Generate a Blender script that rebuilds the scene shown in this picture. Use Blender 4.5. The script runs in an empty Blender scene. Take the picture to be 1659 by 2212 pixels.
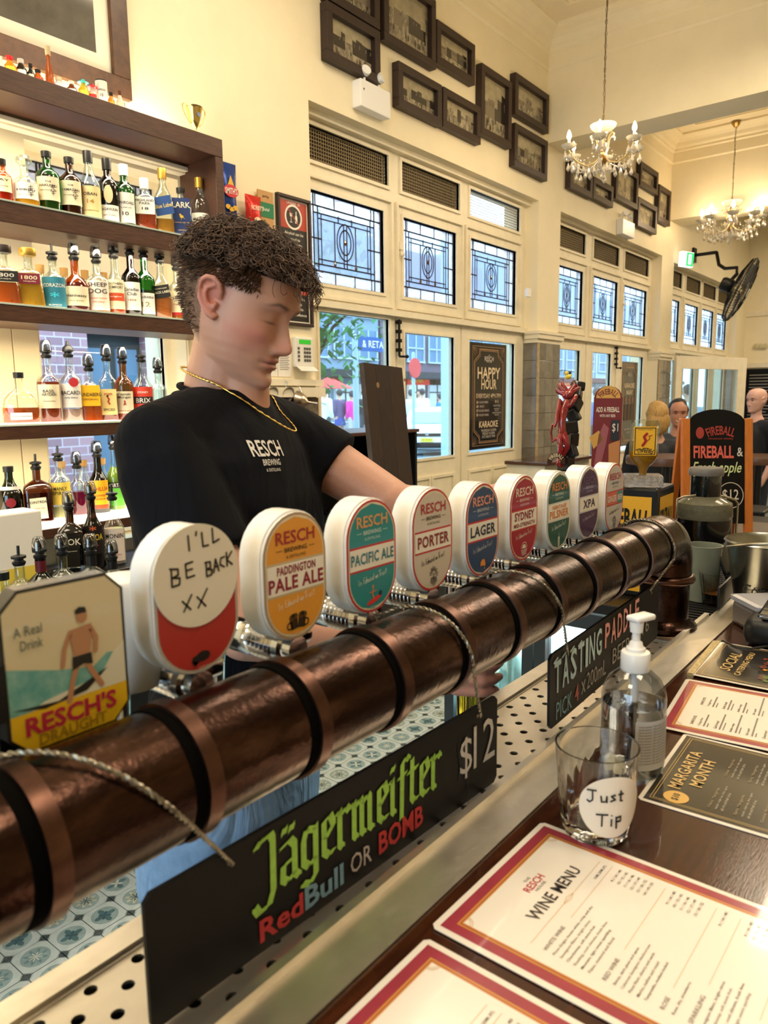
import bpy, bmesh, math, random
import numpy as np
from mathutils import Vector, Matrix, noise
random.seed(7)
PI = math.pi
SC = bpy.context.scene
COL = SC.collection
# ---------------------------------------------------------------- camera
F_PX, W_PX, H_PX = 1603.1, 1659, 2212
_y, _p, _r = math.radians(38.315), math.radians(-8.617), math.radians(-.734)
EYE = Vector((0, 0, 1.58))
FW = Vector((math.cos(_y)*math.cos(_p), math.sin(_y)*math.cos(_p), math.sin(_p)))
_rt = Vector((math.sin(_y), -math.cos(_y), 0)); _up = _rt.cross(FW)
RT = _rt*math.cos(_r) + _up*math.sin(_r)
UP = -_rt*math.sin(_r) + _up*math.cos(_r)
cam = bpy.data.cameras.new('camera'); camo = bpy.data.objects.new('camera', cam); COL.objects.link(camo)
camo.matrix_world = Matrix(((RT.x, UP.x, -FW.x, EYE.x), (RT.y, UP.y, -FW.y, EYE.y), (RT.z, UP.z, -FW.z, EYE.z), (0, 0, 0, 1)))
cam.sensor_fit = 'VERTICAL'; cam.sensor_height = 24; cam.lens = 24*F_PX/H_PX; cam.clip_start = .02; cam.clip_end = 300
cam.dof.use_dof = True; cam.dof.focus_distance = 1.7; cam.dof.aperture_fstop = 5.6
SC.camera = camo
# ---------------------------------------------------------------- world, lights, exposure
SC.view_settings.view_transform = 'Standard'; SC.view_settings.look = 'None'
SC.view_settings.gamma = 1; SC.view_settings.use_curve_mapping = False
SC.view_settings.exposure = -0.08
SC.cycles.max_bounces = 10; SC.cycles.diffuse_bounces = 4; SC.cycles.glossy_bounces = 4
SC.cycles.transmission_bounces = 8; SC.cycles.transparent_max_bounces = 12
SC.cycles.caustics_reflective = False; SC.cycles.caustics_refractive = False
SC.cycles.sample_clamp_indirect = 4; SC.cycles.use_denoising = True
wd = bpy.data.worlds.new('sky'); SC.world = wd; wd.use_nodes = True
bg = wd.node_tree.nodes['Background']; bg.inputs[0].default_value = (.60, .82, 1.0, 1); bg.inputs[1].default_value = 7.0
def area(name, loc, size, power, color, rot=(0, 0, 0), sy=None, spread=PI):
    l = bpy.data.lights.new(name, 'AREA'); l.size = size; l.energy = power; l.color = color; l.spread = spread
    if sy: l.shape = 'RECTANGLE'; l.size_y = sy
    o = bpy.data.objects.new(name, l); COL.objects.link(o); o.location = loc; o.rotation_euler = rot
    return o
def plamp(name, loc, power, color, r=.02):
    l = bpy.data.lights.new(name, 'POINT'); l.energy = power; l.color = color; l.shadow_soft_size = r
    o = bpy.data.objects.new(name, l); COL.objects.link(o); o.location = loc
    return o
WARM = (1, .83, .60)
# unseen fill lights added below the ceiling, over bar, back bar and far room
for _n, (_x, _yy, _s, _pw) in enumerate([(1.0, -.6, .9, 34), (.2, 1.7, .9, 28), (3.2, .2, .9, 50), (2.6, 1.9, .7, 28), (5.2, .4, .9, 52), (8.2, .6, 1.0, 80), (11.6, .8, 1.0, 80), (-1.6, .4, .9, 35)]):
    area('ceiling_fill_light', (_x, _yy, 4.1), _s, _pw, WARM)
# ---------------------------------------------------------------- pixel -> world (on real planes)
def ray(x, y): return FW + RT*((x-829.5)/F_PX) - UP*((y-1106)/F_PX)
def onY(x, y, Y): d = ray(x, y); return EYE + d*(Y/d.y)
def onX(x, y, X): d = ray(x, y); return EYE + d*(X/d.x)
def onZ(x, y, Z): d = ray(x, y); return EYE + d*((Z-EYE.z)/d.z)
def dep(x, y, D): return EYE + ray(x, y)*D
# ---------------------------------------------------------------- materials
def lin(h, a=1):
    h = h.lstrip('#'); c = [int(h[i:i+2], 16)/255 for i in (0, 2, 4)]
    return tuple(((v/12.92) if v <= .04045 else ((v+.055)/1.055)**2.4) for v in c) + (a,)
MATS = {}
def M(name, col='#808080', rough=.5, metal=0, bump=0, bscale=60, var=0, vscale=6, emit=0, trans=0, ior=1.45, coat=0, stretch=None, col2=None, spec=None, ecol=None):
    if name in MATS: return MATS[name]
    m = bpy.data.materials.new(name); m.use_nodes = True; nt = m.node_tree; b = nt.nodes['Principled BSDF']
    c = lin(col); b.inputs['Base Color'].default_value = c; b.inputs['Roughness'].default_value = rough
    b.inputs['Metallic'].default_value = metal; b.inputs['IOR'].default_value = ior
    b.inputs['Transmission Weight'].default_value = trans; b.inputs['Coat Weight'].default_value = coat
    if coat: b.inputs['Coat Roughness'].default_value = .05
    if spec is not None: b.inputs['Specular IOR Level'].default_value = spec
    if emit:
        b.inputs['Emission Color'].default_value = lin(ecol) if ecol else c; b.inputs['Emission Strength'].default_value = emit
    if var or bump or col2:
        tc = nt.nodes.new('ShaderNodeTexCoord'); mp = nt.nodes.new('ShaderNodeMapping')
        nt.links.new(tc.outputs['Object'], mp.inputs[0])
        if stretch: mp.inputs['Scale'].default_value = stretch
    if var or col2:
        n = nt.nodes.new('ShaderNodeTexNoise'); n.inputs['Scale'].default_value = vscale; n.inputs['Detail'].default_value = 6
        n.inputs['Roughness'].default_value = .65
        nt.links.new(mp.outputs[0], n.inputs['Vector'])
        r = nt.nodes.new('ShaderNodeValToRGB'); nt.links.new(n.outputs['Fac'], r.inputs[0])
        r.color_ramp.elements[0].position = .32; r.color_ramp.elements[1].position = .68
        c2 = lin(col2) if col2 else tuple(min(1, v*(1+var)) for v in c[:3]) + (1,)
        c1 = c if col2 else tuple(v*(1-var) for v in c[:3]) + (1,)
        r.color_ramp.elements[0].color = c1; r.color_ramp.elements[1].color = c2
        nt.links.new(r.outputs[0], b.inputs['Base Color'])
    if bump:
        n2 = nt.nodes.new('ShaderNodeTexNoise'); n2.inputs['Scale'].default_value = bscale; n2.inputs['Detail'].default_value = 4
        nt.links.new(mp.outputs[0], n2.inputs['Vector'])
        bp = nt.nodes.new('ShaderNodeBump'); bp.inputs['Strength'].default_value = bump; bp.inputs['Distance'].default_value = .004
        nt.links.new(n2.outputs['Fac'], bp.inputs['Height']); nt.links.new(bp.outputs[0], b.inputs['Normal'])
    MATS[name] = m; return m
def glassy(name, col='#ffffff', alpha=.15, rough=.02, tint=1.0):
    """thin clear sheet: mostly see-through with a real fresnel gloss"""
    if name in MATS: return MATS[name]
    m = bpy.data.materials.new(name); m.use_nodes = True; nt = m.node_tree; nt.nodes.clear()
    o = nt.nodes.new('ShaderNodeOutputMaterial'); t = nt.nodes.new('ShaderNodeBsdfTransparent'); g = nt.nodes.new('ShaderNodeBsdfGlossy')
    g.inputs['Roughness'].default_value = rough; t.inputs[0].default_value = lin(col)
    lw = nt.nodes.new('ShaderNodeLayerWeight'); lw.inputs['Blend'].default_value = .35
    mx = nt.nodes.new('ShaderNodeMixShader'); mr = nt.nodes.new('ShaderNodeMapRange')
    mr.inputs['To Min'].default_value = alpha*.35; mr.inputs['To Max'].default_value = min(1, alpha*3)
    nt.links.new(lw.outputs['Fresnel'], mr.inputs[0]); nt.links.new(mr.outputs[0], mx.inputs[0])
    nt.links.new(t.outputs[0], mx.inputs[1]); nt.links.new(g.outputs[0], mx.inputs[2]); nt.links.new(mx.outputs[0], o.inputs[0])
    MATS[name] = m; return m
# ---------------------------------------------------------------- mesh builder
def T(x=0, y=0, z=0): return Matrix.Translation((x, y, z))
def Rz(a): return Matrix.Rotation(a, 4, 'Z')
def Rx(a): return Matrix.Rotation(a, 4, 'X')
def Ry(a): return Matrix.Rotation(a, 4, 'Y')
def frame(o, x, y):
    x = Vector(x).normalized(); y = Vector(y); y = (y - x*y.dot(x)).normalized(); z = x.cross(y)
    return Matrix(((x.x, y.x, z.x, o[0]), (x.y, y.y, z.y, o[1]), (x.z, y.z, z.z, o[2]), (0, 0, 0, 1)))
def alongz(a, b):
    a = Vector(a); b = Vector(b); d = (b-a).normalized()
    x = d.orthogonal().normalized(); y = d.cross(x)
    return Matrix(((x.x, y.x, d.x, a.x), (x.y, y.y, d.y, a.y), (x.z, y.z, d.z, a.z), (0, 0, 0, 1)))
class B:
    def __init__(s): s.v = []; s.f = []; s.m = []
    def add(s, vs, fs, m=0, X=None):
        n = len(s.v)
        if X is not None: vs = [X @ Vector(v) for v in vs]
        s.v += [tuple(v) for v in vs]; s.f += [tuple(i+n for i in f) for f in fs]; s.m += [m]*len(fs); return s
    def box(s, a, b, m=0, X=None):
        x0, y0, z0 = a; x1, y1, z1 = b
        return s.add([(x0,y0,z0),(x1,y0,z0),(x1,y1,z0),(x0,y1,z0),(x0,y0,z1),(x1,y0,z1),(x1,y1,z1),(x0,y1,z1)],
                     [(0,3,2,1),(4,5,6,7),(0,1,5,4),(1,2,6,5),(2,3,7,6),(3,0,4,7)], m, X)
    def bbox(s, a, b, r=.003, m=0, X=None):
        """box with chamfered edges"""
        bm = bmesh.new(); bmesh.ops.create_cube(bm, size=1)
        for v in bm.verts: v.co = Vector([(a[i]+b[i])/2 + v.co[i]*(b[i]-a[i]) for i in range(3)])
        bmesh.ops.bevel(bm, geom=bm.edges[:], offset=r, segments=2, profile=.5, affect='EDGES')
        s.bm(bm, m, X); return s
    def bm(s, bm, m=0, X=None):
        bm.verts.ensure_lookup_table(); bm.verts.index_update()
        s.add([v.co.copy() for v in bm.verts], [[v.index for v in f.verts] for f in bm.faces], m, X); bm.free(); return s
    def prism(s, poly, h0, h1, m=0, X=None, cap=True):
        n = len(poly); vs = [(p[0], p[1], h0) for p in poly] + [(p[0], p[1], h1) for p in poly]
        fs = [(i, (i+1) % n, n+(i+1) % n, n+i) for i in range(n)]
        if cap: fs += [tuple(range(n-1, -1, -1)), tuple(range(n, 2*n))]
        return s.add(vs, fs, m, X)
    def poly(s, pts, z=0, m=0, X=None):
        return s.add([(p[0], p[1], z) for p in pts], [tuple(range(len(pts)))], m, X)
    def lathe(s, prof, n=24, m=0, X=None, sx=1, sy=1, cap=True, a0=0, a1=2*PI):
        full = abs(a1-a0-2*PI) < 1e-6; k = n if full else n+1
        vs = []
        for r, z in prof:
            for i in range(k):
                a = a0+(a1-a0)*i/n; vs.append((r*math.cos(a)*sx, r*math.sin(a)*sy, z))
        fs = []
        for j in range(len(prof)-1):
            for i in range(n):
                i2 = (i+1) % k if full else i+1
                fs.append((j*k+i, j*k+i2, (j+1)*k+i2, (j+1)*k+i))
        if cap and full:
            if prof[0][0] > 1e-6: fs.append(tuple(range(k-1, -1, -1)))
            if prof[-1][0] > 1e-6: fs.append(tuple((len(prof)-1)*k+i for i in range(k)))
        return s.add(vs, fs, m, X)
    def tube(s, pts, r, n=8, m=0, cap=True, closed=False):
        pts = [Vector(p) for p in pts]; N = len(pts); rr = r if hasattr(r, '__len__') else [r]*N
        vs = []; up = None
        for i, p in enumerate(pts):
            if closed: t = (pts[(i+1) % N]-pts[i-1])
            else: t = (pts[min(i+1, N-1)]-pts[max(i-1, 0)])
            t = t.normalized() if t.length > 1e-9 else Vector((0, 0, 1))
            if up is None: up = t.orthogonal().normalized()
            else:
                up = up - t*up.dot(t)
                up = up.normalized() if up.length > 1e-6 else t.orthogonal().normalized()
            w = t.cross(up)
            for k in range(n):
                a = 2*PI*k/n; vs.append(p + (up*math.cos(a)+w*math.sin(a))*rr[i])
        fs = []
        for i in range(N if closed else N-1):
            i2 = (i+1) % N
            for k in range(n): fs.append((i*n+k, i*n+(k+1) % n, i2*n+(k+1) % n, i2*n+k))
        if cap and not closed: fs += [tuple(range(n-1, -1, -1)), tuple((N-1)*n+k for k in range(n))]
        return s.add(vs, fs, m)
    def rod(s, a, b, r, n=8, m=0): return s.tube([a, b], r, n, m)
    def sph(s, c, r, m=0, X=None, u=12, w=8):
        r = r if hasattr(r, '__len__') else (r, r, r)
        prof = [(max(1e-5, math.sin(PI*j/w)), -math.cos(PI*j/w)) for j in range(w+1)]
        Y = T(*c) @ Matrix.Diagonal((r[0], r[1], r[2], 1))
        return s.lathe(prof, u, m, (X @ Y) if X is not None else Y, cap=False)
    def ribbon(s, pts, w, m=0, X=None, z=0, joints=True):
        for i in range(len(pts)-1):
            a = Vector(pts[i]); b = Vector(pts[i+1]); d = (b-a)
            if d.length < 1e-9: continue
            nn = Vector((-d.y, d.x)).normalized()*w/2
            q = z+i*.00002; s.add([(a.x+nn.x, a.y+nn.y, q), (a.x-nn.x, a.y-nn.y, q), (b.x-nn.x, b.y-nn.y, q), (b.x+nn.x, b.y+nn.y, q)], [(0, 1, 2, 3)], m, X)
        if joints:
            for j, p in enumerate(pts): s.add([(p[0]+w/2*math.cos(k*PI/4), p[1]+w/2*math.sin(k*PI/4), z+.00001+j*.00002) for k in range(8)], [tuple(range(8))], m, X)
        return s
    def nib(s, pts, nv, m=0, X=None, z=0):
        for i in range(len(pts)-1):
            a, b = pts[i], pts[i+1]
            q = [(a[0]-nv[0], a[1]-nv[1], z), (a[0]+nv[0], a[1]+nv[1], z), (b[0]+nv[0], b[1]+nv[1], z), (b[0]-nv[0], b[1]-nv[1], z)]
            ar = sum(q[k][0]*q[(k+1) % 4][1]-q[(k+1) % 4][0]*q[k][1] for k in range(4))
            s.add(q if ar > 0 else q[::-1], [(0, 1, 2, 3)], m, X)
        return s
    def mesh(s, name, mats, smooth=None):
        me = bpy.data.meshes.new(name); me.from_pydata(s.v, [], s.f)
        for mt in (mats if isinstance(mats, (list, tuple)) else [mats]): me.materials.append(mt)
        if s.m and max(s.m) > 0: me.polygons.foreach_set('material_index', s.m)
        me.validate(verbose=False)
        if smooth is not None and len(me.polygons):
            me.polygons.foreach_set('use_smooth', [True]*len(me.polygons))
            if smooth < 180:
                me.set_sharp_from_angle(angle=math.radians(smooth))
        me.update(); return me
    def build(s, name, mats, parent=None, smooth=None, **k):
        o = bpy.data.objects.new(name, s.mesh(name, mats, smooth)); COL.objects.link(o)
        if parent is not None:
            o.parent = parent; o.matrix_parent_inverse = parent.matrix_world.inverted() if parent.get('_w') else Matrix()
        for a, b in k.items(): o[a] = b
        return o
def tag(o, label=None, cat=None, group=None, kind=None):
    if label: o['label'] = label
    if cat: o['category'] = cat
    if group: o['group'] = group
    if kind: o['kind'] = kind
    return o
def thing(name, label, cat, loc=(0, 0, 0), group=None, mtx=None, kind=None):
    """an Empty at the thing's base; parts are modelled in its local space"""
    o = bpy.data.objects.new(name, None); COL.objects.link(o); o.empty_display_size = .05
    o.matrix_world = mtx if mtx is not None else T(*loc)
    return tag(o, label, cat, group, kind)
def wpart(root, inv=None):
    """world-space parts: returns matrix that brings world coordinates into root's space"""
    return root.matrix_world.inverted()
def wbuild(b, name, mats, root, smooth=None, **k):
    iv = root.matrix_world.inverted(); p = root.parent
    b.v = [tuple(iv @ Vector(v)) for v in b.v]
    return b.build(name, mats, root, smooth, **k)
def copytree(o, parent=None):
    c = o.copy(); COL.objects.link(c)
    if parent is not None: c.parent = parent
    for ch in list(o.children): copytree(ch, c)
    return c
# ---------------------------------------------------------------- lettering
_TC = {}
def tmesh(s, bold=0.0, res=2, sp=1.0):
    k = (s, bold, res, sp)
    if k not in _TC:
        cu = bpy.data.curves.new('t', 'FONT'); cu.body = s; cu.resolution_u = res+1; cu.offset = bold*.35; cu.space_character = sp
        cu.align_x = 'CENTER'; cu.align_y = 'CENTER'
        ob = bpy.data.objects.new('t', cu); me = bpy.data.meshes.new_from_object(ob)
        vs = np.array([v.co[:] for v in me.vertices]) if len(me.vertices) else np.zeros((1, 3))
        fs = [tuple(p.vertices) for p in me.polygons]
        bpy.data.objects.remove(ob); bpy.data.meshes.remove(me); bpy.data.curves.remove(cu)
        if len(fs):
            mn, mx = vs.min(0), vs.max(0); vs = vs - (mn+mx)/2; ext = mx-mn
        else: ext = np.ones(3)
        _TC[k] = (vs, fs, ext)
    return _TC[k]
def text(b, s, X, w=None, h=None, m=0, bold=.02, z=.0004, x=0, y=0, arc=None, bend=None, res=1, shear=0, sp=1.0, left=False):
    """flat lettering centred at (x, y) of frame X, fitted to width w and/or height h; bend = cylinder radius around local Y"""
    vs, fs, ext = tmesh(s, bold, res, sp)
    if not fs: return b
    sx = w/ext[0] if w else None; sy = h/ext[1] if h else None
    sx = sx or sy; sy = sy or sx
    out = []
    for v in vs:
        px, py = v[0]*sx, v[1]*sy
        px += shear*py
        if left: px += ext[0]*sx/2
        if arc:                      # text on an arc of radius arc (centre below when > 0)
            a = px/arc; rr = arc+py; px, py = rr*math.sin(a), rr*math.cos(a)-arc
        px += x; py += y; pz = z
        if bend:
            a = px/bend; px = (bend+z)*math.sin(a); pz = (bend+z)*math.cos(a)-bend
        out.append((px, py, pz))
    b.add(out, fs, m, X); return b
def label_patch(b, x0, x1, y0, y1, X, bend, m=0, z=.0004, n=8):
    """rectangle wrapped on a cylinder of radius bend whose front is z=0"""
    vs = []; fs = []
    for i in range(n+1):
        px = x0+(x1-x0)*i/n; a = px/bend
        for y in (y0, y1): vs.append(((bend+z)*math.sin(a), y, (bend+z)*math.cos(a)-bend))
    for i in range(n): fs.append((2*i, 2*i+2, 2*i+3, 2*i+1))
    b.add(vs, fs, m, X); return b
def circ(r, n=32, cx=0, cy=0, ry=None): return [(cx+r*math.cos(2*PI*i/n), cy+(ry or r)*math.sin(2*PI*i/n)) for i in range(n)]
def stadium(w, h, n=12):
    r = w/2; c = h/2-r; o = []
    for i in range(n+1): a = PI*i/n; o.append((r*math.cos(a), c+r*math.sin(a)))
    for i in range(n+1): a = PI+PI*i/n; o.append((r*math.cos(a), -c+r*math.sin(a)))
    return o
def st_half(w, h, y):
    r = w/2; c = h/2-r
    if abs(y) <= c: return r
    return math.sqrt(max(0, r*r-(abs(y)-c)**2))
def st_band(w, h, y0, y1, n=14):
    ys = [y0+(y1-y0)*i/n for i in range(n+1)]
    return [(st_half(w, h, y), y) for y in ys] + [(-st_half(w, h, y), y) for y in reversed(ys)]
def ring(b, outer, inner, z, m, X):
    n = len(outer); b.add([(p[0], p[1], z) for p in outer]+[(p[0], p[1], z) for p in inner], [(i, (i+1) % n, n+(i+1) % n, n+i) for i in range(n)], m, X)
# common materials
cream = M('cream_paint', '#f3e6c4', .55, var=.035, vscale=3, bump=.15, bscale=25)
cream_w = M('cream_timber', '#efe4c8', .4, var=.06, vscale=9, bump=.2, bscale=20)
chrome = M('chrome', '#d8dadd', .12, 1)
steel = M('brushed_steel', '#c9c2b4', .28, 1, bump=.15, bscale=90, stretch=(1, 12, 12))
white = M('white_plastic', '#f2f1ee', .3)
black = M('black_plastic', '#0d0d0e', .4)
darkwood = M('dark_wood', '#3a2216', .35, col2='#25140c', vscale=14, stretch=(1, 9, 9), bump=.15)
frame_wood = M('frame_wood', '#3b2a22', .45, col2='#2b1d17', vscale=20, stretch=(8, 8, 1), bump=.15)
glass = M('clear_glass', '#ffffff', .01, trans=1, ior=1.45)
ink = M('black_ink', '#141210', .6)
paper = M('white_paper', '#f2ece0', .6)
# ================================================================ SETTING
WF = 3.08          # inner face of the facade wall
WT = 3.20          # face of the timber frames
CEIL = 4.60
def struct(b, name, mats, smooth=None, **k): return tag(b.build(name, mats, None, smooth), kind='structure')
holes = [(1.60, 2.34, .95, 2.63), (3.26, 6.10, 0, 3.25), (6.53, 9.33, 0, 3.24), (9.78, 13.0, 0, 3.22)]
b = B(); x = -2.6
for (x0, x1, z0, z1) in holes:
    b.box((x, WF, 0), (x0, 3.42, CEIL)); b.box((x0, WF, z1), (x1, 3.42, CEIL))
    if z0 > 0: b.box((x0, WF, 0), (x1, 3.42, z0))
    x = x1
b.box((x, WF, 0), (14.2, 3.42, CEIL))
wall = struct(b, 'wall_front', cream)
b = B(); b.box((-2.6, -4.2, -.1), (14.2, 3.42, -.012)); floor = struct(b, 'floor', M('floor_base', '#6b6a64', .6))
# the far (street-end) wall, and the wall behind, with large openings to the daylight on the left end
b = B(); b.box((13.6, -4.2, 0), (13.8, WF, CEIL)); struct(b, 'wall_right', cream)
b = B(); b.box((-2.6, -4.4, 0), (13.8, -4.2, CEIL)); struct(b, 'wall_back', M('back_wall_paint', '#e9dbbb', .6))
b = B()
for (y0, y1, z0, z1) in [(-4.2, -.5, 0, CEIL), (-.5, 2.0, 2.7, CEIL), (2.0, WF, 0, CEIL), (-.5, 2.0, 0, .9)]: b.box((-2.8, y0, z0), (-2.6, y1, z1))
struct(b, 'wall_left', cream)
b = B(); b.box((-2.8, -4.4, CEIL), (14.2, 3.42, CEIL+.15)); struct(b, 'ceiling', M('ceiling_paint', '#f0e2c2', .6, var=.03, vscale=2))
# beams
b = B(); b.box((6.22, -4.2, 3.74), (6.56, WF, CEIL)); struct(b, 'trim_1', cream)
b = B(); b.box((9.55, -4.2, 3.68), (9.95, WF, CEIL)); struct(b, 'trim_2', cream)
# cornices: stepped profile along facade and beams
def cornice(x0, x1, y0, y1, name):
    b = B(); prof = [(0, 0), (.16, 0), (.16, -.02), (.145, -.03), (.10, -.05), (.07, -.075), (.055, -.11), (.035, -.13), (.035, -.15), (.018, -.165), (.018, -.27), (.006, -.285), (0, -.285)]
    P = [[], [], [], []]
    for d, z in prof:
        P[0].append((x0+d, y0+d, CEIL+z)); P[1].append((x1-d, y0+d, CEIL+z)); P[2].append((x1-d, y1-d, CEIL+z)); P[3].append((x0+d, y1-d, CEIL+z))
    n = len(prof); vs = sum(P, []); fs = []
    for a in range(4):
        c = (a+1) % 4
        for j in range(n-1): fs.append((a*n+j, a*n+j+1, c*n+j+1, c*n+j))
    b.add(vs, fs); return struct(b, name, cream)
cornice(-2.6, 6.22, -4.2, WF, 'trim_3'); cornice(6.56, 9.55, -4.2, WF, 'trim_4'); cornice(9.95, 13.6, -4.2, WF, 'trim_5')
# inner raised ceiling mouldings
for k, (x0, x1) in enumerate([(-2.2, 5.85), (6.9, 9.2)]):
    b = B()
    for d in (0, .05):
        for (a0, a1, c0, c1) in [(x0+d, x1-d, WF-.36-d, WF-.34-d), (x0+d, x0+.02+d, -3.8, WF-.36-d), (x1-.02-d, x1-d, -3.8, WF-.36-d)]: b.box((a0, c0, CEIL-.014), (a1, c1, CEIL))
    struct(b, 'trim_%d' % (6+k), cream)
# pilaster caps and tiles -----------------------------------------------------------------
tile_m = M('grey_glazed_tile', '#7d776b', .16, var=.28, vscale=7, coat=.4)
tile_m2 = M('grey_glazed_tile_dark', '#6a655b', .14, var=.3, vscale=9, coat=.4)
def tiled_pillar(n, x0, x1, depth0, top=2.06, left=True):
    root = bpy.data.objects.new('trim_%d' % n, None); COL.objects.link(root); root['kind'] = 'structure'
    b = B(); b.box((x0-.02, depth0, top), (x1+.02, WF+.1, top+.085)); b.box((x0-.035, depth0-.02, top+.035), (x1+.035, WF+.1, top+.085)); b.box((x0-.045, depth0-.03, top+.075), (x1+.045, WF+.1, top+.10))
    b.build('capital', cream_w, root)
    b = B(); b.box((x0, depth0+.012, 0), (x1, WF+.1, top)); b.build('grout_bed', M('grout', '#b5a88d', .8), root)
    rows = [top-.155*i for i in range(int(top/.155)+1)]
    mt = None
    for i, zt in enumerate(rows):
        nx = 3
        for j in range(nx):
            a = x0+(x1-x0)*j/nx; c = x0+(x1-x0)*(j+1)/nx
            t = B(); t.bbox((a+.003, depth0, max(0, zt-.152)), (c-.003, depth0+.014, zt), .0015); t.build('tile', random.choice([tile_m, tile_m2]), root)
        if left:
            t = B(); t.bbox((x0-.006, depth0+.016, max(0, zt-.152)), (x0+.006, WT+.05, zt), .0015); t.build('tile', random.choice([tile_m, tile_m2]), root)
    b = B(); b.box((x0-.008, depth0-.004, 0), (x0+.014, depth0+.012, top)); b.build('corner_bead', M('corner_bead', '#b9a179', .7, var=.3, vscale=30), root)
tiled_pillar(10, 6.10, 6.54, WF-.02)
tiled_pillar(11, 9.34, 9.79, WF-.02, 2.02)
tiled_pillar(12, 12.95, 13.55, WF-.02, 2.0)
# ---------------------------------------------------------------- window and door joinery
lead = M('lead_came', '#1b1715', .6, .1)
def leadglass_mat(name, c1, rough, bump):
    if name in MATS: return MATS[name]
    m = bpy.data.materials.new(name); m.use_nodes = True; nt = m.node_tree; nt.nodes.clear()
    o = nt.nodes.new('ShaderNodeOutputMaterial'); tr = nt.nodes.new('ShaderNodeBsdfTranslucent'); tp = nt.nodes.new('ShaderNodeBsdfTransparent'); g = nt.nodes.new('ShaderNodeBsdfGlossy')
    g.inputs['Roughness'].default_value = .12; tr.inputs[0].default_value = lin(c1); tp.inputs[0].default_value = lin(c1)
    tc = nt.nodes.new('ShaderNodeTexCoord'); n = nt.nodes.new('ShaderNodeTexVoronoi'); n.inputs['Scale'].default_value = 45
    n.feature = 'SMOOTH_F1'; nt.links.new(tc.outputs['Object'], n.inputs['Vector'])
    bp = nt.nodes.new('ShaderNodeBump'); bp.inputs['Strength'].default_value = bump; bp.inputs['Distance'].default_value = .01
    nt.links.new(n.outputs['Distance'], bp.inputs['Height'])
    for q in (tr, g): nt.links.new(bp.outputs[0], q.inputs['Normal'])
    a = nt.nodes.new('ShaderNodeMixShader'); a.inputs[0].default_value = rough; nt.links.new(tp.outputs[0], a.inputs[1]); nt.links.new(tr.outputs[0], a.inputs[2])
    c = nt.nodes.new('ShaderNodeMixShader'); c.inputs[0].default_value = .12; nt.links.new(a.outputs[0], c.inputs[1]); nt.links.new(g.outputs[0], c.inputs[2]); nt.links.new(c.outputs[0], o.inputs[0])
    MATS[name] = m; return m
ripple = leadglass_mat('rippled_glass', '#fbfcff', .6, 1.0)
plainlead = leadglass_mat('pale_blue_glass', '#dfe8f4', .4, .15)
amberg = leadglass_mat('amber_glass', '#b0806a', .6, .1)
winglass = glassy('window_glass', '#f2fbff', .12)
mesh_m = M('vent_mesh_wire', '#8a7a5c', .5, .6); meshb = M('vent_backing', '#2a211a', .9)
FI = .045
def mould(b, x0, x1, z0, z1, Y, w=.028, d=.018, m=0):
    """raised moulding ring around an opening, standing proud toward the room"""
    for (a, c, e, f) in [(x0-w, x1+w, z1, z1+w), (x0-w, x1+w, z0-w, z0), (x0-w, x0, z0, z1), (x1, x1+w, z0, z1)]:
        b.box((a, Y-d, e), (c, Y+.02, f), m)
def sheet(b, x0, x1, z0, z1, Y, ops, t=.05, m=0):
    """timber sheet with rectangular openings (openings sorted, non-overlapping)"""
    xs = sorted({x0, x1, *[o[0] for o in ops], *[o[1] for o in ops]}); zs = sorted({z0, z1, *[o[2] for o in ops], *[o[3] for o in ops]})
    for i in range(len(xs)-1):
        run = None
        for j in range(len(zs)-1):
            cx, cz = (xs[i]+xs[i+1])/2, (zs[j]+zs[j+1])/2
            if any(o[0] < cx < o[1] and o[2] < cz < o[3] for o in ops):
                if run is not None: b.box((xs[i], Y, run), (xs[i+1], Y+t, zs[j]), m); run = None
            elif run is None: run = zs[j]
        if run is not None: b.box((xs[i], Y, run), (xs[i+1], Y+t, zs[-1]), m)
def came(b, pts, r=.004, Y=0): b.tube([(p[0], Y, p[1]) for p in pts], r*1.35, 5)
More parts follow.
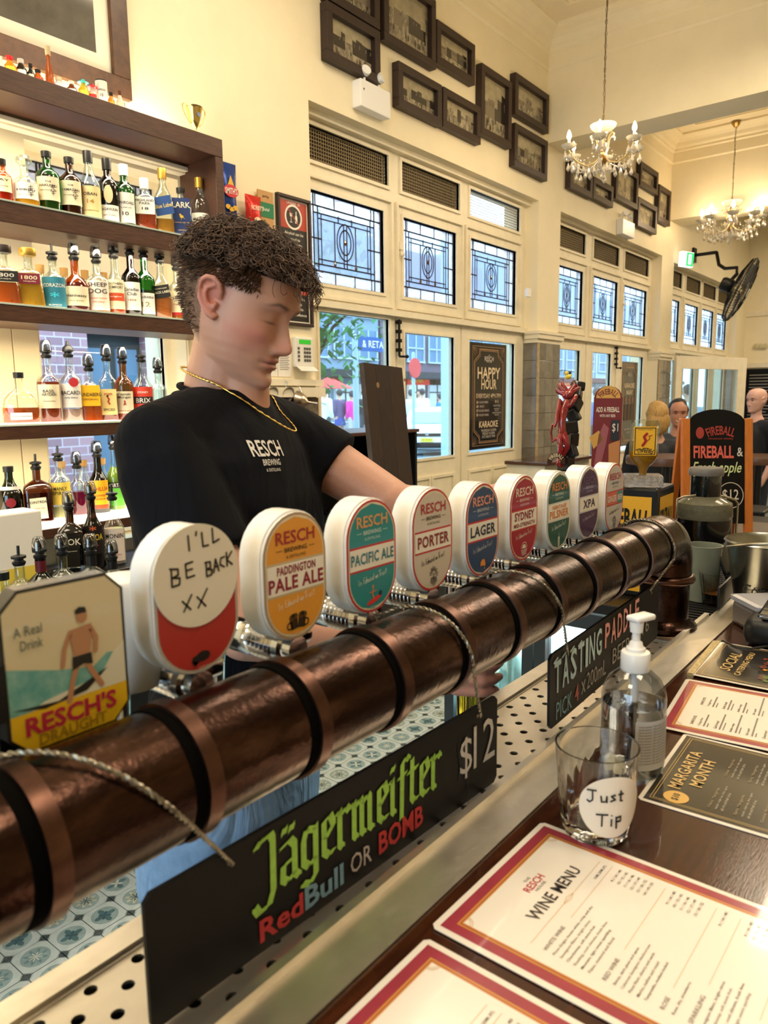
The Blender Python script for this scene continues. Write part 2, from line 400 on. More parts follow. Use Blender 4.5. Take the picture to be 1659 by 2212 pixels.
def leadlight(root, x0, x1, z0, z1, Y):
    """leaded pane: rippled border quarries, plain centre, oval motif"""
    W, H = x1-x0, z1-z0
    p = lambda u, v: (x0+W*u, z0+H*v)
    bu, bv = .12, .19
    b = B()
    def q(u0, u1, v0, v1, bb): a, c = p(u0, v0), p(u1, v1); bb.box((a[0], Y-.002, a[1]), (c[0], Y+.002, c[1]))
    # separate quarries
    us = [0, bu, .36, .62, .86, 1]
    for i in range(5):
        for (v0, v1) in ((0, bv*.75), (1-bv*.75, 1)):
            t = B(); q(us[i], us[i+1], v0, v1, t); t.build('quarry', ripple, root)
    for (u0, u1) in ((0, bu*.8), (1-bu*.8, 1)):
        for (v0, v1) in ((bv*.75, .5), (.5, 1-bv*.75)):
            t = B(); q(u0, u1, v0, v1, t); t.build('quarry', ripple, root)
    for (u0, u1) in ((bu*.8, .42), (.42, .58), (.58, 1-bu*.8)):
        t = B(); q(u0, u1, bv*.75, 1-bv*.75, t); t.build('quarry', plainlead, root)
    b = B()
    for v in (0.004, 1-.004): came(b, [p(0, v), p(1, v)], .005, Y)
    for u in (0.004, 1-.004): came(b, [p(u, 0), p(u, 1)], .005, Y)
    for v in (bv*.75, 1-bv*.75): came(b, [p(0, v), p(1, v)], .004, Y)
    for u in (bu*.8, 1-bu*.8): came(b, [p(u, 0), p(u, 1)], .004, Y)
    for v in (bv*1.15, 1-bv*1.15): came(b, [p(bu*.8, v), p(1-bu*.8, v)], .0035, Y)
    for u in (bu*1.25, 1-bu*1.25): came(b, [p(u, bv*.75), p(u, 1-bv*.75)], .0035, Y)
    for v in (bv*1.45, 1-bv*1.45): came(b, [p(bu*1.25, v), p(1-bu*1.25, v)], .003, Y)
    for u in (bu*1.6, 1-bu*1.6): came(b, [p(u, bv*1.15), p(u, 1-bv*1.15)], .003, Y)
    for u in us[1:-1]:
        for (v0, v1) in ((0, bv*.75), (1-bv*.75, 1)): came(b, [p(u, v0), p(u, v1)], .0035, Y)
    for u0, u1 in ((0, bu*1.6), (1-bu*1.6, 1)): came(b, [p(u0, .5), p(u1, .5)], .0035, Y)
    for u in (.36, .48, .52, .64):
        came(b, [p(u, .25 if u in (.36, .64) else bv*1.15), p(u, 1-bv*1.45)], .0035, Y)
    for u in (.41, .59): came(b, [p(u, .80), p(u, 1-bv*1.45)], .003, Y)
    for r in (.11, .075):
        came(b, [p(.5+r*math.cos(a), .52+r*1.9*math.sin(a)) for a in [2*PI*k/20 for k in range(21)]], .0035, Y)
    b.build('lead_came', lead, root, smooth=60)
    b = B()
    for (u, v) in ((.36, .25), (.64, .25), (.5, .52)):
        a = p(u, v); b.lathe([(1e-5, -.02), (.011, -.01), (.013, 0), (.009, .012), (1e-5, .02)], 8, 0, T(a[0], Y, a[1]) @ Matrix.Diagonal((1, .5, 1, 1)))
    b.build('glass_drop', amberg, root)
def ventmesh(root, x0, x1, z0, z1, Y, dark=True):
    b = B(); s = .021; n = int((x1-x0)/s)
    for i in range(n+1): b.box((x0+i*s-.002, Y-.002, z0), (x0+i*s+.002, Y+.002, z1))
    for j in range(int((z1-z0)/s)+1): b.box((x0, Y-.003, z0+j*s-.002), (x1, Y+.001, z0+j*s+.002))
    b.build('vent_mesh', mesh_m, root, kind='stuff')
    if dark:
        t = B(); t.box((x0, Y+.03, z0), (x1, Y+.035, z1)); t.build('vent_backing', meshb, root)
def winroot(name):
    r = bpy.data.objects.new(name, None); COL.objects.link(r); r['kind'] = 'structure'; return r
bays = [dict(x0=3.26, x1=6.10, top=3.25, panes=[(3.36, 4.08), (4.30, 4.97), (5.18, 5.92)], vents=[(3.36, 4.13), (4.28, 5.01), (5.16, 5.97)], low=[(3.43, 4.13, 1.0), (4.31, 4.95, 1.14), (5.17, 5.92, 1.14)], dk=(1, 1, 0)),
        dict(x0=6.53, x1=9.33, top=3.24, panes=[(6.70, 7.32), (7.58, 8.25), (8.44, 9.18)], vents=[(6.68, 7.35), (7.55, 8.25), (8.42, 9.2)], low=[(6.70, 7.30, .95), (7.62, 8.13, .95), (8.46, 9.15, .95)], dk=(1, 1, 1)),
        dict(x0=9.78, x1=13.0, top=3.22, panes=[(9.86, 10.45), (10.70, 11.30), (11.50, 12.10), (12.3, 12.85)], vents=[(9.86, 10.5), (10.68, 11.35), (11.48, 12.15), (12.28, 12.9)], low=[(9.86, 10.4, .95), (10.75, 11.25, .35), (11.5, 12.0, .35), (12.3, 12.85, .95)], dk=(1, 1, 1, 1))]
cams_ = []
for bi, d in enumerate(bays):
    root = winroot('window_%d' % (bi+1))
    ops = [(a, c, 2.29, 2.82) for a, c in d['panes']] + [(a, c, 2.985, 3.18) for a, c in d['vents']]
    b = B(); sheet(b, d['x0'], d['x1'], 2.14, d['top'], WT, ops)
    for (a, c) in d['panes']:
        mould(b, a, c, 2.29, 2.82, WT, .02, .008); mould(b, a-.07, c+.07, 2.215, 2.885, WT, .018, .02)
    for (a, c) in d['vents']: mould(b, a, c, 2.985, 3.18, WT, .02, .014)
    b.box((d['x0'], WT-.05, 3.215), (d['x1'], WT, d['top'])); b.box((d['x0'], WT-.035, 2.145), (d['x1'], WT, 2.185))
    b.build('frame', cream_w, root)
    for i, (a, c) in enumerate(d['panes']): leadlight(root, a, c, 2.29, 2.82, WT+.025)
    for i, (a, c) in enumerate(d['vents']): ventmesh(root, a, c, 2.985, 3.18, WT+.02, d['dk'][i])
    # lower part: glazed doors and fixed lights
    n = len(d['low']); edges = [d['x0']] + [(d['low'][i][1]+d['low'][i+1][0])/2 for i in range(n-1)] + [d['x1']]
    for i, (a, c, zb) in enumerate(d['low']):
        dr = winroot('door_%d' % (bi*4+i+1)); b = B(); zt = 2.12 if (bi == 0 and i == 0) else 2.045
        e0, e1 = edges[i]+.012, edges[i+1]-.012
        zb0 = zb
        sheet(b, e0, e1, .02, 2.138, WT+.005, [(a, c, zb, zt)], .045)
        mould(b, a, c, zb, zt, WT+.005, .018, .01)
        if zb > .7:
            mid = (a+c)/2
            for (p0, p1) in ((a+.02, mid-.03), (mid+.03, c-.02)): mould(b, p0, p1, .35, zb-.16, WT+.005, .022, .012)
        b.build('door_frame', cream_w, dr)
        g = B(); g.box((a, WT+.025, zb), (c, WT+.029, zt)); g.build('pane', winglass, dr)
    b = B()
    for e in edges[1:-1]: b.box((e-.012, WT+.02, 0), (e+.012, WT+.05, 2.14))
    b.build('mullion', cream_w, root)
# black bolt on the door and casement catches
for (px, py0, py1, bay) in ((862, 690, 770, 0), (1333, 748, 795, 1)):
    b = B(); a = onY(px, py0, WT-.02); c = onY(px, py1, WT-.02)
    b.rod(a, (a.x, a.y, c.z), .009, 8); b.rod((a.x, a.y, c.z), (a.x+.05, a.y-.03, c.z), .008, 8); b.sph((a.x+.05, a.y-.03, c.z), .013)
    for k in range(4): z = a.z+(c.z-a.z)*(k+.3)/4; b.box((a.x-.016, a.y-.012, z-.012), (a.x+.016, a.y+.02, z+.012))
    tag(b.build('door_bolt', M('black_iron', '#171515', .4, .6)), ['black iron slide bolt at the edge of the glazed door behind the dark board', 'black iron slide bolt on the second bay of glazed doors'][bay], 'bolt')
for k, (px, py, bay) in enumerate(((866, 530, 0), (1346, 645, 1))):
    b = B(); a = onY(px, py, WT-.02); b.rod(a+Vector((0, 0, .07)), a-Vector((0, 0, .07)), .006, 6); b.box(a-Vector((.018, .01, .03)), a+Vector((.018, .02, .02))); b.sph(a-Vector((0, .01, .06)), .018)
    tag(b.build('window_catch', cream_w), ['cream painted sash catch between the first two leaded panes', 'cream painted sash catch between leaded panes of the second bay'][k], 'catch')
# small sensor beside bay 1
a = onY(1137, 633, WF); b = B(); b.bbox((a.x-.03, a.y-.03, a.z-.035), (a.x+.035, a.y, a.z+.035), .004); tag(b.build('wall_sensor', white), 'small white alarm sensor at the right edge of the first window bay', 'sensor')
# window 0 behind the shelves
root = winroot('window_4')
b = B(); sheet(b, 1.60, 2.34, .95, 2.63, WT, [(1.66, 2.29, 2.29, 2.60), (1.64, 2.29, .98, 1.91)], .05); mould(b, 1.64, 2.29, .98, 1.91, WT, .015, .008); b.build('frame', cream_w, root)
leadlight(root, 1.66, 2.29, 2.29, 2.60, WT+.025)
g = B(); g.box((1.64, WT+.03, .98), (2.29, WT+.034, 1.91)); g.build('pane', winglass, root)
# serving hatch ledge & timber below the keypad
b = B(); b.box((2.36, WF-.035, 1.665), (3.29, WF, 1.70)); b.box((2.36, WF-.05, 1.60), (3.29, WF, 1.655)); struct(b, 'trim_13', cream_w)
root = winroot('trim_14'); b = B(); b.box((2.36, WF-.004, .92), (3.26, WF, 1.60)); b.build('grout_bed', M('grout', '#b5a88d', .8), root)
for i in range(6):
    for j in range(5):
        t = B(); t.bbox((2.37+.15*i, WF-.012, 1.595-.15*(j+1)+.003), (2.37+.15*(i+1)-.003, WF-.002, 1.595-.15*j), .001); t.build('tile', M('splash_tile', '#8b8171', .25, col2='#5f574b', vscale=35), root)
# panelled wall boards behind the shelves
root = winroot('trim_15')
for i in range(9):
    x0 = 1.59-.11*(i+1)
    t = B(); t.bbox((x0+.002, WF-.014, .9), (x0+.108, WF-.002, 1.93), .002); t.build('board', M('cream_board', '#ecd9ab', .5), root)
for i in range(1):
    t = B(); t.bbox((2.342, WF-.014, .9), (2.41, WF-.002, 1.93), .002); t.build('board', M('cream_board'), root)
# patterned cement floor tiles -------------------------------------------------------------
def cement_tile(name, seed):
    m = bpy.data.materials.new(name); m.use_nodes = True; nt = m.node_tree; b = nt.nodes['Principled BSDF']; b.inputs['Roughness'].default_value = .5
    N = nt.nodes.new; L = nt.links.new
    def math_(op, a, c=None):
        n = N('ShaderNodeMath'); n.operation = op
        for i, v in enumerate((a, c)):
            if v is None: continue
            if isinstance(v, (int, float)): n.inputs[i].default_value = v
            else: L(v, n.inputs[i])
        return n.outputs[0]
    tc = N('ShaderNodeTexCoord'); sp = N('ShaderNodeSeparateXYZ'); L(tc.outputs['Object'], sp.inputs[0])
    P = .11
    # local motif coordinates: octagon cells of period P with dark diamonds at their corners
    fx = math_('SUBTRACT', math_('FRACT', math_('DIVIDE', math_('ADD', sp.outputs[0], 10*P), P)), .5)
    fy = math_('SUBTRACT', math_('FRACT', math_('DIVIDE', math_('ADD', sp.outputs[1], 10*P), P)), .5)
    ax = math_('ABSOLUTE', fx); ay = math_('ABSOLUTE', fy)
    dia = math_('ADD', ax, ay)                      # diamonds near the corners where dia > .84
    mx = math_('MAXIMUM', ax, ay)
    r = math_('SQRT', math_('ADD', math_('MULTIPLY', fx, fx), math_('MULTIPLY', fy, fy)))
    ang = math_('ARCTAN2', fy, fx)
    pet = math_('COSINE', math_('MULTIPLY', ang, 4 if seed % 2 == 0 else 8))
    flower = math_('LESS_THAN', r, math_('ADD', .20, math_('MULTIPLY', pet, .11)))
    flower2 = math_('LESS_THAN', r, math_('ADD', .11, math_('MULTIPLY', pet, .08 if seed % 2 else -.07)))
    def mix(f, a, c):
        n = N('ShaderNodeMix'); n.data_type = 'RGBA'; L(f, n.inputs[0])
        for i, v in ((6, a), (7, c)):
            if isinstance(v, tuple): n.inputs[i].default_value = v
            else: L(v, n.inputs[i])
        return n.outputs[2]
    disc = math_('LESS_THAN', r, .37)
    c = mix(disc, lin('#c3d0cf'), lin('#93a9aa'))
    c = mix(flower, c, lin(['#5d7f88', '#c8c6ac', '#55747a', '#6d8f96'][seed % 4])); c = mix(flower2, c, lin('#41606a' if seed % 3 else '#c9cfc4'))
    cd = math_('GREATER_THAN', dia, .79); c = mix(cd, c, lin('#a9b8b6')); cd = math_('GREATER_THAN', dia, .84); c = mix(cd, c, lin('#4a5557'))
    ln = math_('GREATER_THAN', mx, .487); c = mix(ln, c, lin('#5a6262'))
    n = N('ShaderNodeTexNoise'); n.inputs['Scale'].default_value = 30; L(tc.outputs['Object'], n.inputs['Vector'])
    ov = N('ShaderNodeMix'); ov.data_type = 'RGBA'; ov.blend_type = 'OVERLAY'; ov.inputs[0].default_value = .35; L(c, ov.inputs[6]); L(n.outputs['Fac'], ov.inputs[7])
    L(ov.outputs[2], b.inputs['Base Color']); return m
tms = [cement_tile('cement_tile_%d' % k, k) for k in range(4)]
tm_ = []
for k in range(4):
    b = B(); b.bbox((-.1085, -.1085, -.012), (.1085, .1085, 0), .001); tm_.append(b.mesh('tile', tms[k]))
cnt = 0
for i in range(-2, 22):
    for j in range(0, 10):
        x, y = .825+.11*0+.22*(i-3)+.0, .63+.22*j-.005
        if y > 2.2 or cnt > 290: continue
        o = bpy.data.objects.new('tile', tm_[(i*7+j*3) % 4]); COL.objects.link(o); o.location = (x, y, 0); o.parent = floor; cnt += 1
# ================================================================ THE BAR
CT = 1.12
steel_top = M('worn_steel', '#e8e0d0', .36, 1, bump=.25, bscale=30, var=.08, vscale=12)
barwood = M('bar_timber', '#4a2615', .14, col2='#2a140b', vscale=10, stretch=(1.5, 14, 14), coat=.6, bump=.05)
# carcass and timber counter top
root = thing('bar_counter', 'long bar with polished dark red-brown timber top and steel edge carrying the taps and menus', 'bar counter', (0, 0, 0))
b = B(); b.bbox((-1.2, -.42, CT-.045), (3.3, .353, CT), .004); b.build('timber_top', barwood, root)
b = B(); b.box((-1.2, -.2, 0), (3.3, .52, CT-.05)); b.build('bar_front', M('bar_carcass', '#2a2019', .5), root)
b = B()
b.box((-1.2, .353, CT-.03), (3.3, .400, CT+.001)); b.box((-1.2, .400, CT-.03), (1.60, .409, CT+.009))       # flat strip and raised lip
b.box((-1.2, .409, CT-.03), (1.60, .555, CT-.028)); b.box((-1.2, .530, CT-.03), (1.60, .556, CT+.001)); b.box((-1.2, .551, CT-.12), (1.60, .556, CT))
b.build('steel_edge', steel_top, root)
# drip tray: sheet with real punched holes
b = B(); X0, X1, Y0, Y1 = .02, 1.40, .411, .526; px = .0215; rows = 6
cellx = px; celly = (Y1-Y0)/rows; nx = int((X1-X0)/cellx)
def holed_cell(b, cx, cy, hx, hy, r, z):
    n = 12; sq = []; ci = []
    for k in range(n):
        a = 2*PI*k/n+PI/n*0; c, s = math.cos(a), math.sin(a); q = 1/max(abs(c)/hx, abs(s)/hy)
        sq.append((cx+c*q, cy+s*q, z)); ci.append((cx+r*c, cy+r*s, z))
    lo = [(p[0], p[1], z-.003) for p in ci]
    corners = [(cx+sx*hx, cy+sy*hy, z) for sx, sy in ((1, 1), (-1, 1), (-1, -1), (1, -1))]
    b.add(sq+ci+lo, [(i, (i+1) % n, n+(i+1) % n, n+i) for i in range(n)] + [(n+i, n+(i+1) % n, 2*n+(i+1) % n, 2*n+i) for i in range(n)])
    for q, (cc) in enumerate(corners):
        # fill the corner triangle between the two neighbouring square samples
        best = sorted(range(n), key=lambda i: (sq[i][0]-cc[0])**2+(sq[i][1]-cc[1])**2)[:2]
        tri = [cc, sq[best[0]], sq[best[1]]]
        ar = (tri[1][0]-tri[0][0])*(tri[2][1]-tri[0][1])-(tri[2][0]-tri[0][0])*(tri[1][1]-tri[0][1])
        b.add(tri if ar > 0 else [tri[0], tri[2], tri[1]], [(0, 1, 2)])
for i in range(nx):
    for j in range(rows):
        cx = X0+cellx*(i+.5); cy = Y0+celly*(j+.5)
        if (i+j) % 2: b.add([(cx-cellx/2, cy-celly/2, CT-.004), (cx+cellx/2, cy-celly/2, CT-.004), (cx+cellx/2, cy+celly/2, CT-.004), (cx-cellx/2, cy+celly/2, CT-.004)], [(0, 1, 2, 3)])
        else: holed_cell(b, cx, cy, cellx/2, celly/2, .0055 if not (i == 10 and j == 2) else .009, CT-.004)
for (a, c, d, e) in [(X0-.02, X1+.02, Y1, Y1+.004), (X0-.02, X0, Y0, Y1), (X1, X1+.02, Y0, Y1)]: b.box((a, d, CT-.006), (c, e, CT-.003))
b.build('perforated_tray', steel_top, root)
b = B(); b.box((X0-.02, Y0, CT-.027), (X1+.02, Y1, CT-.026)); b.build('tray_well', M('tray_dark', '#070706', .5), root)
# ---------------------------------------------------------------- copper beer font pipe
copper = bpy.data.materials.new('aged_copper'); copper.use_nodes = True; nt = copper.node_tree; pb = nt.nodes['Principled BSDF']
pb.inputs['Metallic'].default_value = 1
tc = nt.nodes.new('ShaderNodeTexCoord'); n1 = nt.nodes.new('ShaderNodeTexNoise'); n1.inputs['Scale'].default_value = 16; n1.inputs['Detail'].default_value = 8; n1.inputs['Roughness'].default_value = .7
mp = nt.nodes.new('ShaderNodeMapping'); mp.inputs['Scale'].default_value = (.35, 1, 1); nt.links.new(tc.outputs['Object'], mp.inputs[0]); nt.links.new(mp.outputs[0], n1.inputs[0])
r1 = nt.nodes.new('ShaderNodeValToRGB'); nt.links.new(n1.outputs['Fac'], r1.inputs[0]); e = r1.color_ramp.elements
e[0].position = .30; e[0].color = lin('#1c1310'); e[1].position = .72; e[1].color = lin('#6a4e42'); q = r1.color_ramp.elements.new(.52); q.color = lin('#3c2a23')
nt.links.new(r1.outputs[0], pb.inputs['Base Color'])
r2 = nt.nodes.new('ShaderNodeMapRange'); nt.links.new(n1.outputs['Fac'], r2.inputs[0]); r2.inputs['From Min'].default_value = .3; r2.inputs['From Max'].default_value = .7; r2.inputs['To Min'].default_value = .3; r2.inputs['To Max'].default_value = .2
nt.links.new(r2.outputs[0], pb.inputs['Roughness'])
n3 = nt.nodes.new('ShaderNodeTexNoise'); n3.inputs['Scale'].default_value = 150; nt.links.new(tc.outputs['Object'], n3.inputs[0]); bp = nt.nodes.new('ShaderNodeBump'); bp.inputs['Strength'].default_value = .22; bp.inputs['Distance'].default_value = .002
nt.links.new(n3.outputs['Fac'], bp.inputs['Height']); nt.links.new(bp.outputs[0], pb.inputs['Normal'])
band_m = M('copper_band', '#5a4036', .32, 1, var=.3, vscale=40)
gap_m = M('band_gap_black', '#050403', .9, spec=.05)
PY, PZ, PR = .46, 1.301, .0505
COLX = 1.49
root = thing('beer_font', 'long horizontal aged copper beer font pipe with raised bands on a round copper column', 'beer font', (COLX, PY, CT))
b = B(); Xx = frame((0, 0, 0), (0, 1, 0), (0, 0, 1))   # local z -> +X
b.lathe([(PR, -.55), (PR, COLX-PR*1.0)], 64, 0, T(0, PY, PZ) @ Xx, cap=False)
# elbow
k0 = B(); cx = COLX-.0; el = []
for i in range(9):
    a = PI/2*i/8; el.append((COLX-PR+PR*1.0*math.sin(a), PY, PZ-PR*1.0*(1-math.cos(a))))
b.tube(el + [(COLX, PY, PZ-PR-.02)], PR, 64)
wbuild(b, 'pipe', copper, root, smooth=60)
b = B(); b.lathe([(.0475, CT-.01), (.0475, PZ-PR+.01)], 48, 0, T(COLX, PY, 0)); b.lathe([(.065, CT), (.065, CT+.008), (.052, CT+.014), (.048, CT+.02)], 48, 0, T(COLX, PY, 0)); wbuild(b, 'column', copper, root, smooth=50)
b = B(); b.lathe([(.048, 1.212), (.056, 1.215), (.058, 1.221), (.056, 1.227), (.048, 1.230)], 48, 0, T(COLX, PY, 0)); wbuild(b, 'collar', band_m, root, smooth=60)
bx = [.083+.1175*k for k in range(-3, 12)]
for xx in bx:
    if xx > COLX-.09: continue
    b = B(); b.lathe([(PR, -.008), (PR+.0035, -.0075), (PR+.0038, .0055), (PR, .006)], 64, 0, T(xx, PY, PZ) @ Xx, cap=False); wbuild(b, 'band', band_m, root, smooth=30)
    b = B(); b.lathe([(PR, -.0175), (PR+.0012, -.0170), (PR+.0012, -.0082), (PR, -.008)], 64, 0, T(xx, PY, PZ) @ Xx, cap=False); wbuild(b, 'band_seal', gap_m, root, smooth=30)  # black ring painted in for the shaded gap beside each band
# ---------------------------------------------------------------- taps and badges
rubber = M('black_rubber', '#111111', .5)
BW, BH = .088, .128
def col(n, h, r=.35): return M('badge_'+n, h, r, coat=.15)
def beer_tap(x, name_lbl, paint, z=1.411, tilt=0, housing=.030, round_=True):
    root = thing('beer_tap', name_lbl, 'beer tap', (x, .50, z), 'beer taps along the copper font', mtx=T(x, .50, z) @ Rx(tilt))
    # local frame: x along the bar, y away from customer, z up; face at y=0
    Fm = frame((0, 0, 0), (1, 0, 0), (0, 0, 1))
    if round_:
        b = B(); o = stadium(BW, BH, 16); i_ = stadium(BW-.006, BH-.006, 16)
        b.prism(o, -housing, -.003, 0, Fm); b.prism([(p[0]*.965, p[1]*.965) for p in o], -.003, 0, 0, Fm)
        b.build('badge_housing', M('badge_white', '#f3f1ee', .25), root, smooth=40)
    paint(root, Fm)
    # tap body: chrome shank through the pipe, ribbed collar, stem and spout
    dz = 1.349-z
    b = B(); Yx = frame((0, 0, dz-.01), (1, 0, 0), (0, 0, -1))   # local z -> +y
    b.lathe([(.013, .0), (.013, .012), (.017, .014), (.017, .022)] + [(.0155+.0022*(k % 2), .022+.003*k) for k in range(14)] + [(.018, .066), (.018, .09), (.014, .094), (.014, .115), (.009, .12), (1e-5, .121)], 24, 0, Yx); b.build('collar', chrome, root, smooth=50)
    b = B(); b.lathe([(.006, -.012), (.0075, 0), (.006, .012), (.008, .022), (.008, .03)], 16, 0, T(0, .028, dz-.003)); b.build('stem', chrome, root, smooth=60)
    b = B(); b.tube([(0, .10, dz-.01), (0, .118, dz-.02), (0, .125, dz-.05), (0, .127, dz-.10)], [.009, .009, .008, .0065], 12); b.build('spout', chrome, root, smooth=60)
    b = B(); X2 = frame((.03, .0, dz-.004), (0, 1, 0), (0, 0, 1)); b.lathe([(.011, 0)] + [(.0105+.0022*(k % 2), .0025*k) for k in range(12)] + [(.013, .03), (.013, .05), (.008, .052)], 20, 0, T(-.012, .03, dz-.006) @ frame((0, 0, 0), (0, 1, 0), (0, 0, 1))); b.build('side_valve', chrome, root, smooth=50)
    return root
def script_line(b, Fm, y, m, w=.05, h=.007, z=.0012):
    """handwritten slogan 'In Edmund we Trust' as pen strokes"""
    gl = {'I': [[(.1, 1), (.1, 0)]], 'n': [[(0, 0), (0, .5)], [(0, .4), (.15, .55), (.25, .4), (.28, 0)]], 'E': [[(.4, 1), (.1, .9), (.05, .6), (.25, .55), (.05, .4), (.05, .1), (.4, .0)]],
          'd': [[(.3, .4), (.1, .5), (0, .2), (.15, 0), (.3, .3), (.35, 1), (.33, 0)]], 'm': [[(0, 0), (0, .5)], [(0, .4), (.12, .5), (.18, 0)], [(.18, .4), (.32, .5), (.38, 0)]], 'u': [[(0, .5), (.05, 0), (.25, .1), (.28, .5), (.3, 0)]],
          'w': [[(0, .5), (.1, 0), (.2, .4), (.3, 0), (.4, .5)]], 'e': [[(0, .25), (.25, .3), (.15, .5), (0, .25), (.1, 0), (.3, .1)]], 'T': [[(0, .9), (.6, 1.05)], [(.35, 1), (.25, 0)]], 'r': [[(0, 0), (.02, .5)], [(.02, .35), (.2, .5)]],
          's': [[(.25, .5), (.05, .4), (.25, .15), (0, 0)]], 't': [[(.12, .9), (.1, 0)], [(-.05, .6), (.3, .65)]], ' ': []}
    s = 'In Edmund weTrust'; x = 0; st = []
    for c in s:
        for pl in gl[c]: st.append([(x+p[0], p[1]) for p in pl])
        x += .3 if c == ' ' else .45
    for pl in st: b.ribbon([((p[0]/x-.5)*w, y+p[1]*h+(p[0]/x-.5)*w*.12) for p in pl], .0006, m, Fm, z, joints=False)
def oval(face, band, c_top, c_name, c_txt, lines, rim='#c92f35', bandc='#f4efe2', emblem=None, c_brew='#2a2022', bandrim=None, c_script=None, bot=None):
    def paint(root, Fm):
        b = B(); w1, h1 = BW-.004, BH-.004
        b.poly(stadium(w1, h1, 16), .0003, 0, Fm); w2, h2 = w1-.005, h1-.005
        b.poly(stadium(w2, h2, 16), .0005, 1, Fm); w3, h3 = w2-.003, h2-.003
        b.poly(st_band(w3, h3, -h3/2+1e-5, h3/2-1e-5, 24), .0007, 2, Fm)
        if band:
            y0, y1 = band; b.poly(st_band(w3, h3, y0-.0022, y1+.0022, 6), .0009, 3, Fm); b.poly(st_band(w3, h3, y0, y1, 6), .0011, 4, Fm)
            if bot: b.poly(st_band(w3, h3, -h3/2+1e-5, y0-.0022, 16), .0009, 5, Fm)
        mts = [col('rim'+rim, rim), col('inner_line', '#e8dcc0'), col('f'+face, face), col('br'+(bandrim or rim), bandrim or rim), col('band'+bandc, bandc)]
        if bot: mts.append(col('f'+bot, bot))
        b.build('badge_face', mts, root)
        b = B()
        text(b, 'RESCH', Fm, w=.052, h=.0125, m=0, bold=.045, z=.0012, y=.0395)
        text(b, 'BREWING', Fm, w=.030, h=.0045, m=1, bold=.04, z=.0012, y=.0275)
        for s in (-1, 1): b.ribbon([(s*.018, .0275), (s*.026, .0275)], .0006, 1, Fm, .0012, joints=False)
        text(b, '& DISTILLING', Fm, w=.026, h=.003, m=1, bold=.0, z=.0012, y=.0208)
        for (s, w, h, y) in lines: text(b, s, Fm, w=w, h=h, m=2, bold=.09, z=.0014, y=y, sp=1.08)
        script_line(b, Fm, -.026, 3)
        text(b, 'AVALON', Fm, w=.012, h=.002, m=3, bold=0, z=.0012, y=-.056) if emblem in ('mugs', 'surf', 'rest') else None
        b.build('lettering', [col('t'+c_top, c_top), col('t'+c_brew, c_brew), col('t'+c_txt, c_txt), col('t'+(c_script or c_brew), c_script or c_brew)], root)
        if emblem: EMB[emblem](root, Fm)
    return paint
def emb_mugs(root, Fm):
    b = B()
    for s in (-1, 1):
        X = Fm @ T(s*.0055, -.0445, 0) @ Rz(-s*.15); b.poly([(-.0045, -.007), (.0045, -.007), (.005, .004), (-.005, .004)], .0012, 0, X); b.poly(circ(.0035, 12, -.002, .005), .0013, 1, X); b.poly(circ(.003, 12, .003, .0055), .0013, 1, X); b.poly(circ(.0024, 12, 0, .0065), .00135, 0, X)
        ring(b, circ(.004, 14, s*.006, -.002), circ(.0026, 14, s*.006, -.002), .0012, 0, X)
        for k in (-1, 0, 1): b.ribbon([(k*.0022, -.0055), (k*.0022, .001)], .0007, 1, X, .0014, joints=False)
    b.build('emblem', [ink, col('emb_brown', '#5a3a14')], root)
def emb_surf(root, Fm):
    b = B(); X = Fm @ T(0, -.044, 0) @ Rz(.25)
    b.poly([(p[0], p[1]) for p in circ(.013, 24, 0, -.005, .0028)], .0012, 0, X); b.poly(circ(.003, 10, .012, -.002), .00125, 2, X)
    b.ribbon([(0, -.003), (-.001, .003), (.0015, .008)], .0018, 1, X, .0013); b.ribbon([(-.005, .006), (.006, .004)], .0011, 1, X, .0013); b.poly(circ(.0018, 10, .002, .0105), .0013, 1, X)
    b.build('emblem', [col('emb_red', '#e23b3a'), col('emb_skin', '#d98a6a'), col('emb_navy', '#203a55')], root)
def emb_lion(root, Fm, c='#3a3230'):
    b = B(); X = Fm @ T(0, -.044, 0)
    for k in range(13):
        a = -.25+PI*1.0*k/12+.12; r0, r1 = .005, .0105+.0015*(k % 2); b.ribbon([(r0*math.cos(a), r0*math.sin(a)+.001), (r1*math.cos(a)*.8, r1*math.sin(a))], .0009, 0, X, .0012)
    for k in range(-3, 4): b.ribbon([(k*.0018, -.002), (k*.0022, -.008-.0015*(3-abs(k)))], .0009, 0, X, .0012)
    for s in (-1, 1): b.ribbon([(s*.0035, .003), (s*.001, .002)], .0008, 0, X, .0012); b.ribbon([(s*.001, .002), (s*.0016, -.003), (0, -.004)], .0008, 0, X, .0012)
    b.build('emblem', col('emb_lion'+c, c), root)
def emb_sun(root, Fm):
    b = B(); X = Fm @ T(0, -.044, 0)
    pts = [(.009*math.cos(PI*k/12), .009*math.sin(PI*k/12)) for k in range(13)]; b.ribbon(pts, .0009, 0, X, .0012)
    b.poly([(.006*math.cos(PI*k/12), .006*math.sin(PI*k/12)) for k in range(13)], .0012, 0, X)
    for k in range(4): b.ribbon([((-.009+.001*k), -.0022*(k+1)), (-.002, -.0022*(k+1)-.0006), (.003, -.0022*(k+1)+.0004), (.009-.001*k, -.0022*(k+1))], .0010, 0, X, .0012)
    b.build('emblem', col('emb_cream', '#f2e4d0'), root)
def emb_hop(root, Fm):
    b = B(); X = Fm @ T(0, -.046, 0)
    for j in range(5):
        for s in (-1, 1): b.poly([(0, .006-.0036*j), (s*.0045*(1-.12*abs(j-1)), .0045-.0036*j), (s*.003, .001-.0036*j), (0, .0012-.0036*j)][::s], .0012, 0, X)
    b.ribbon([(0, .006), (.001, .011)], .001, 0, X, .0012); b.build('emblem', col('emb_hop', '#cfd8c4'), root)
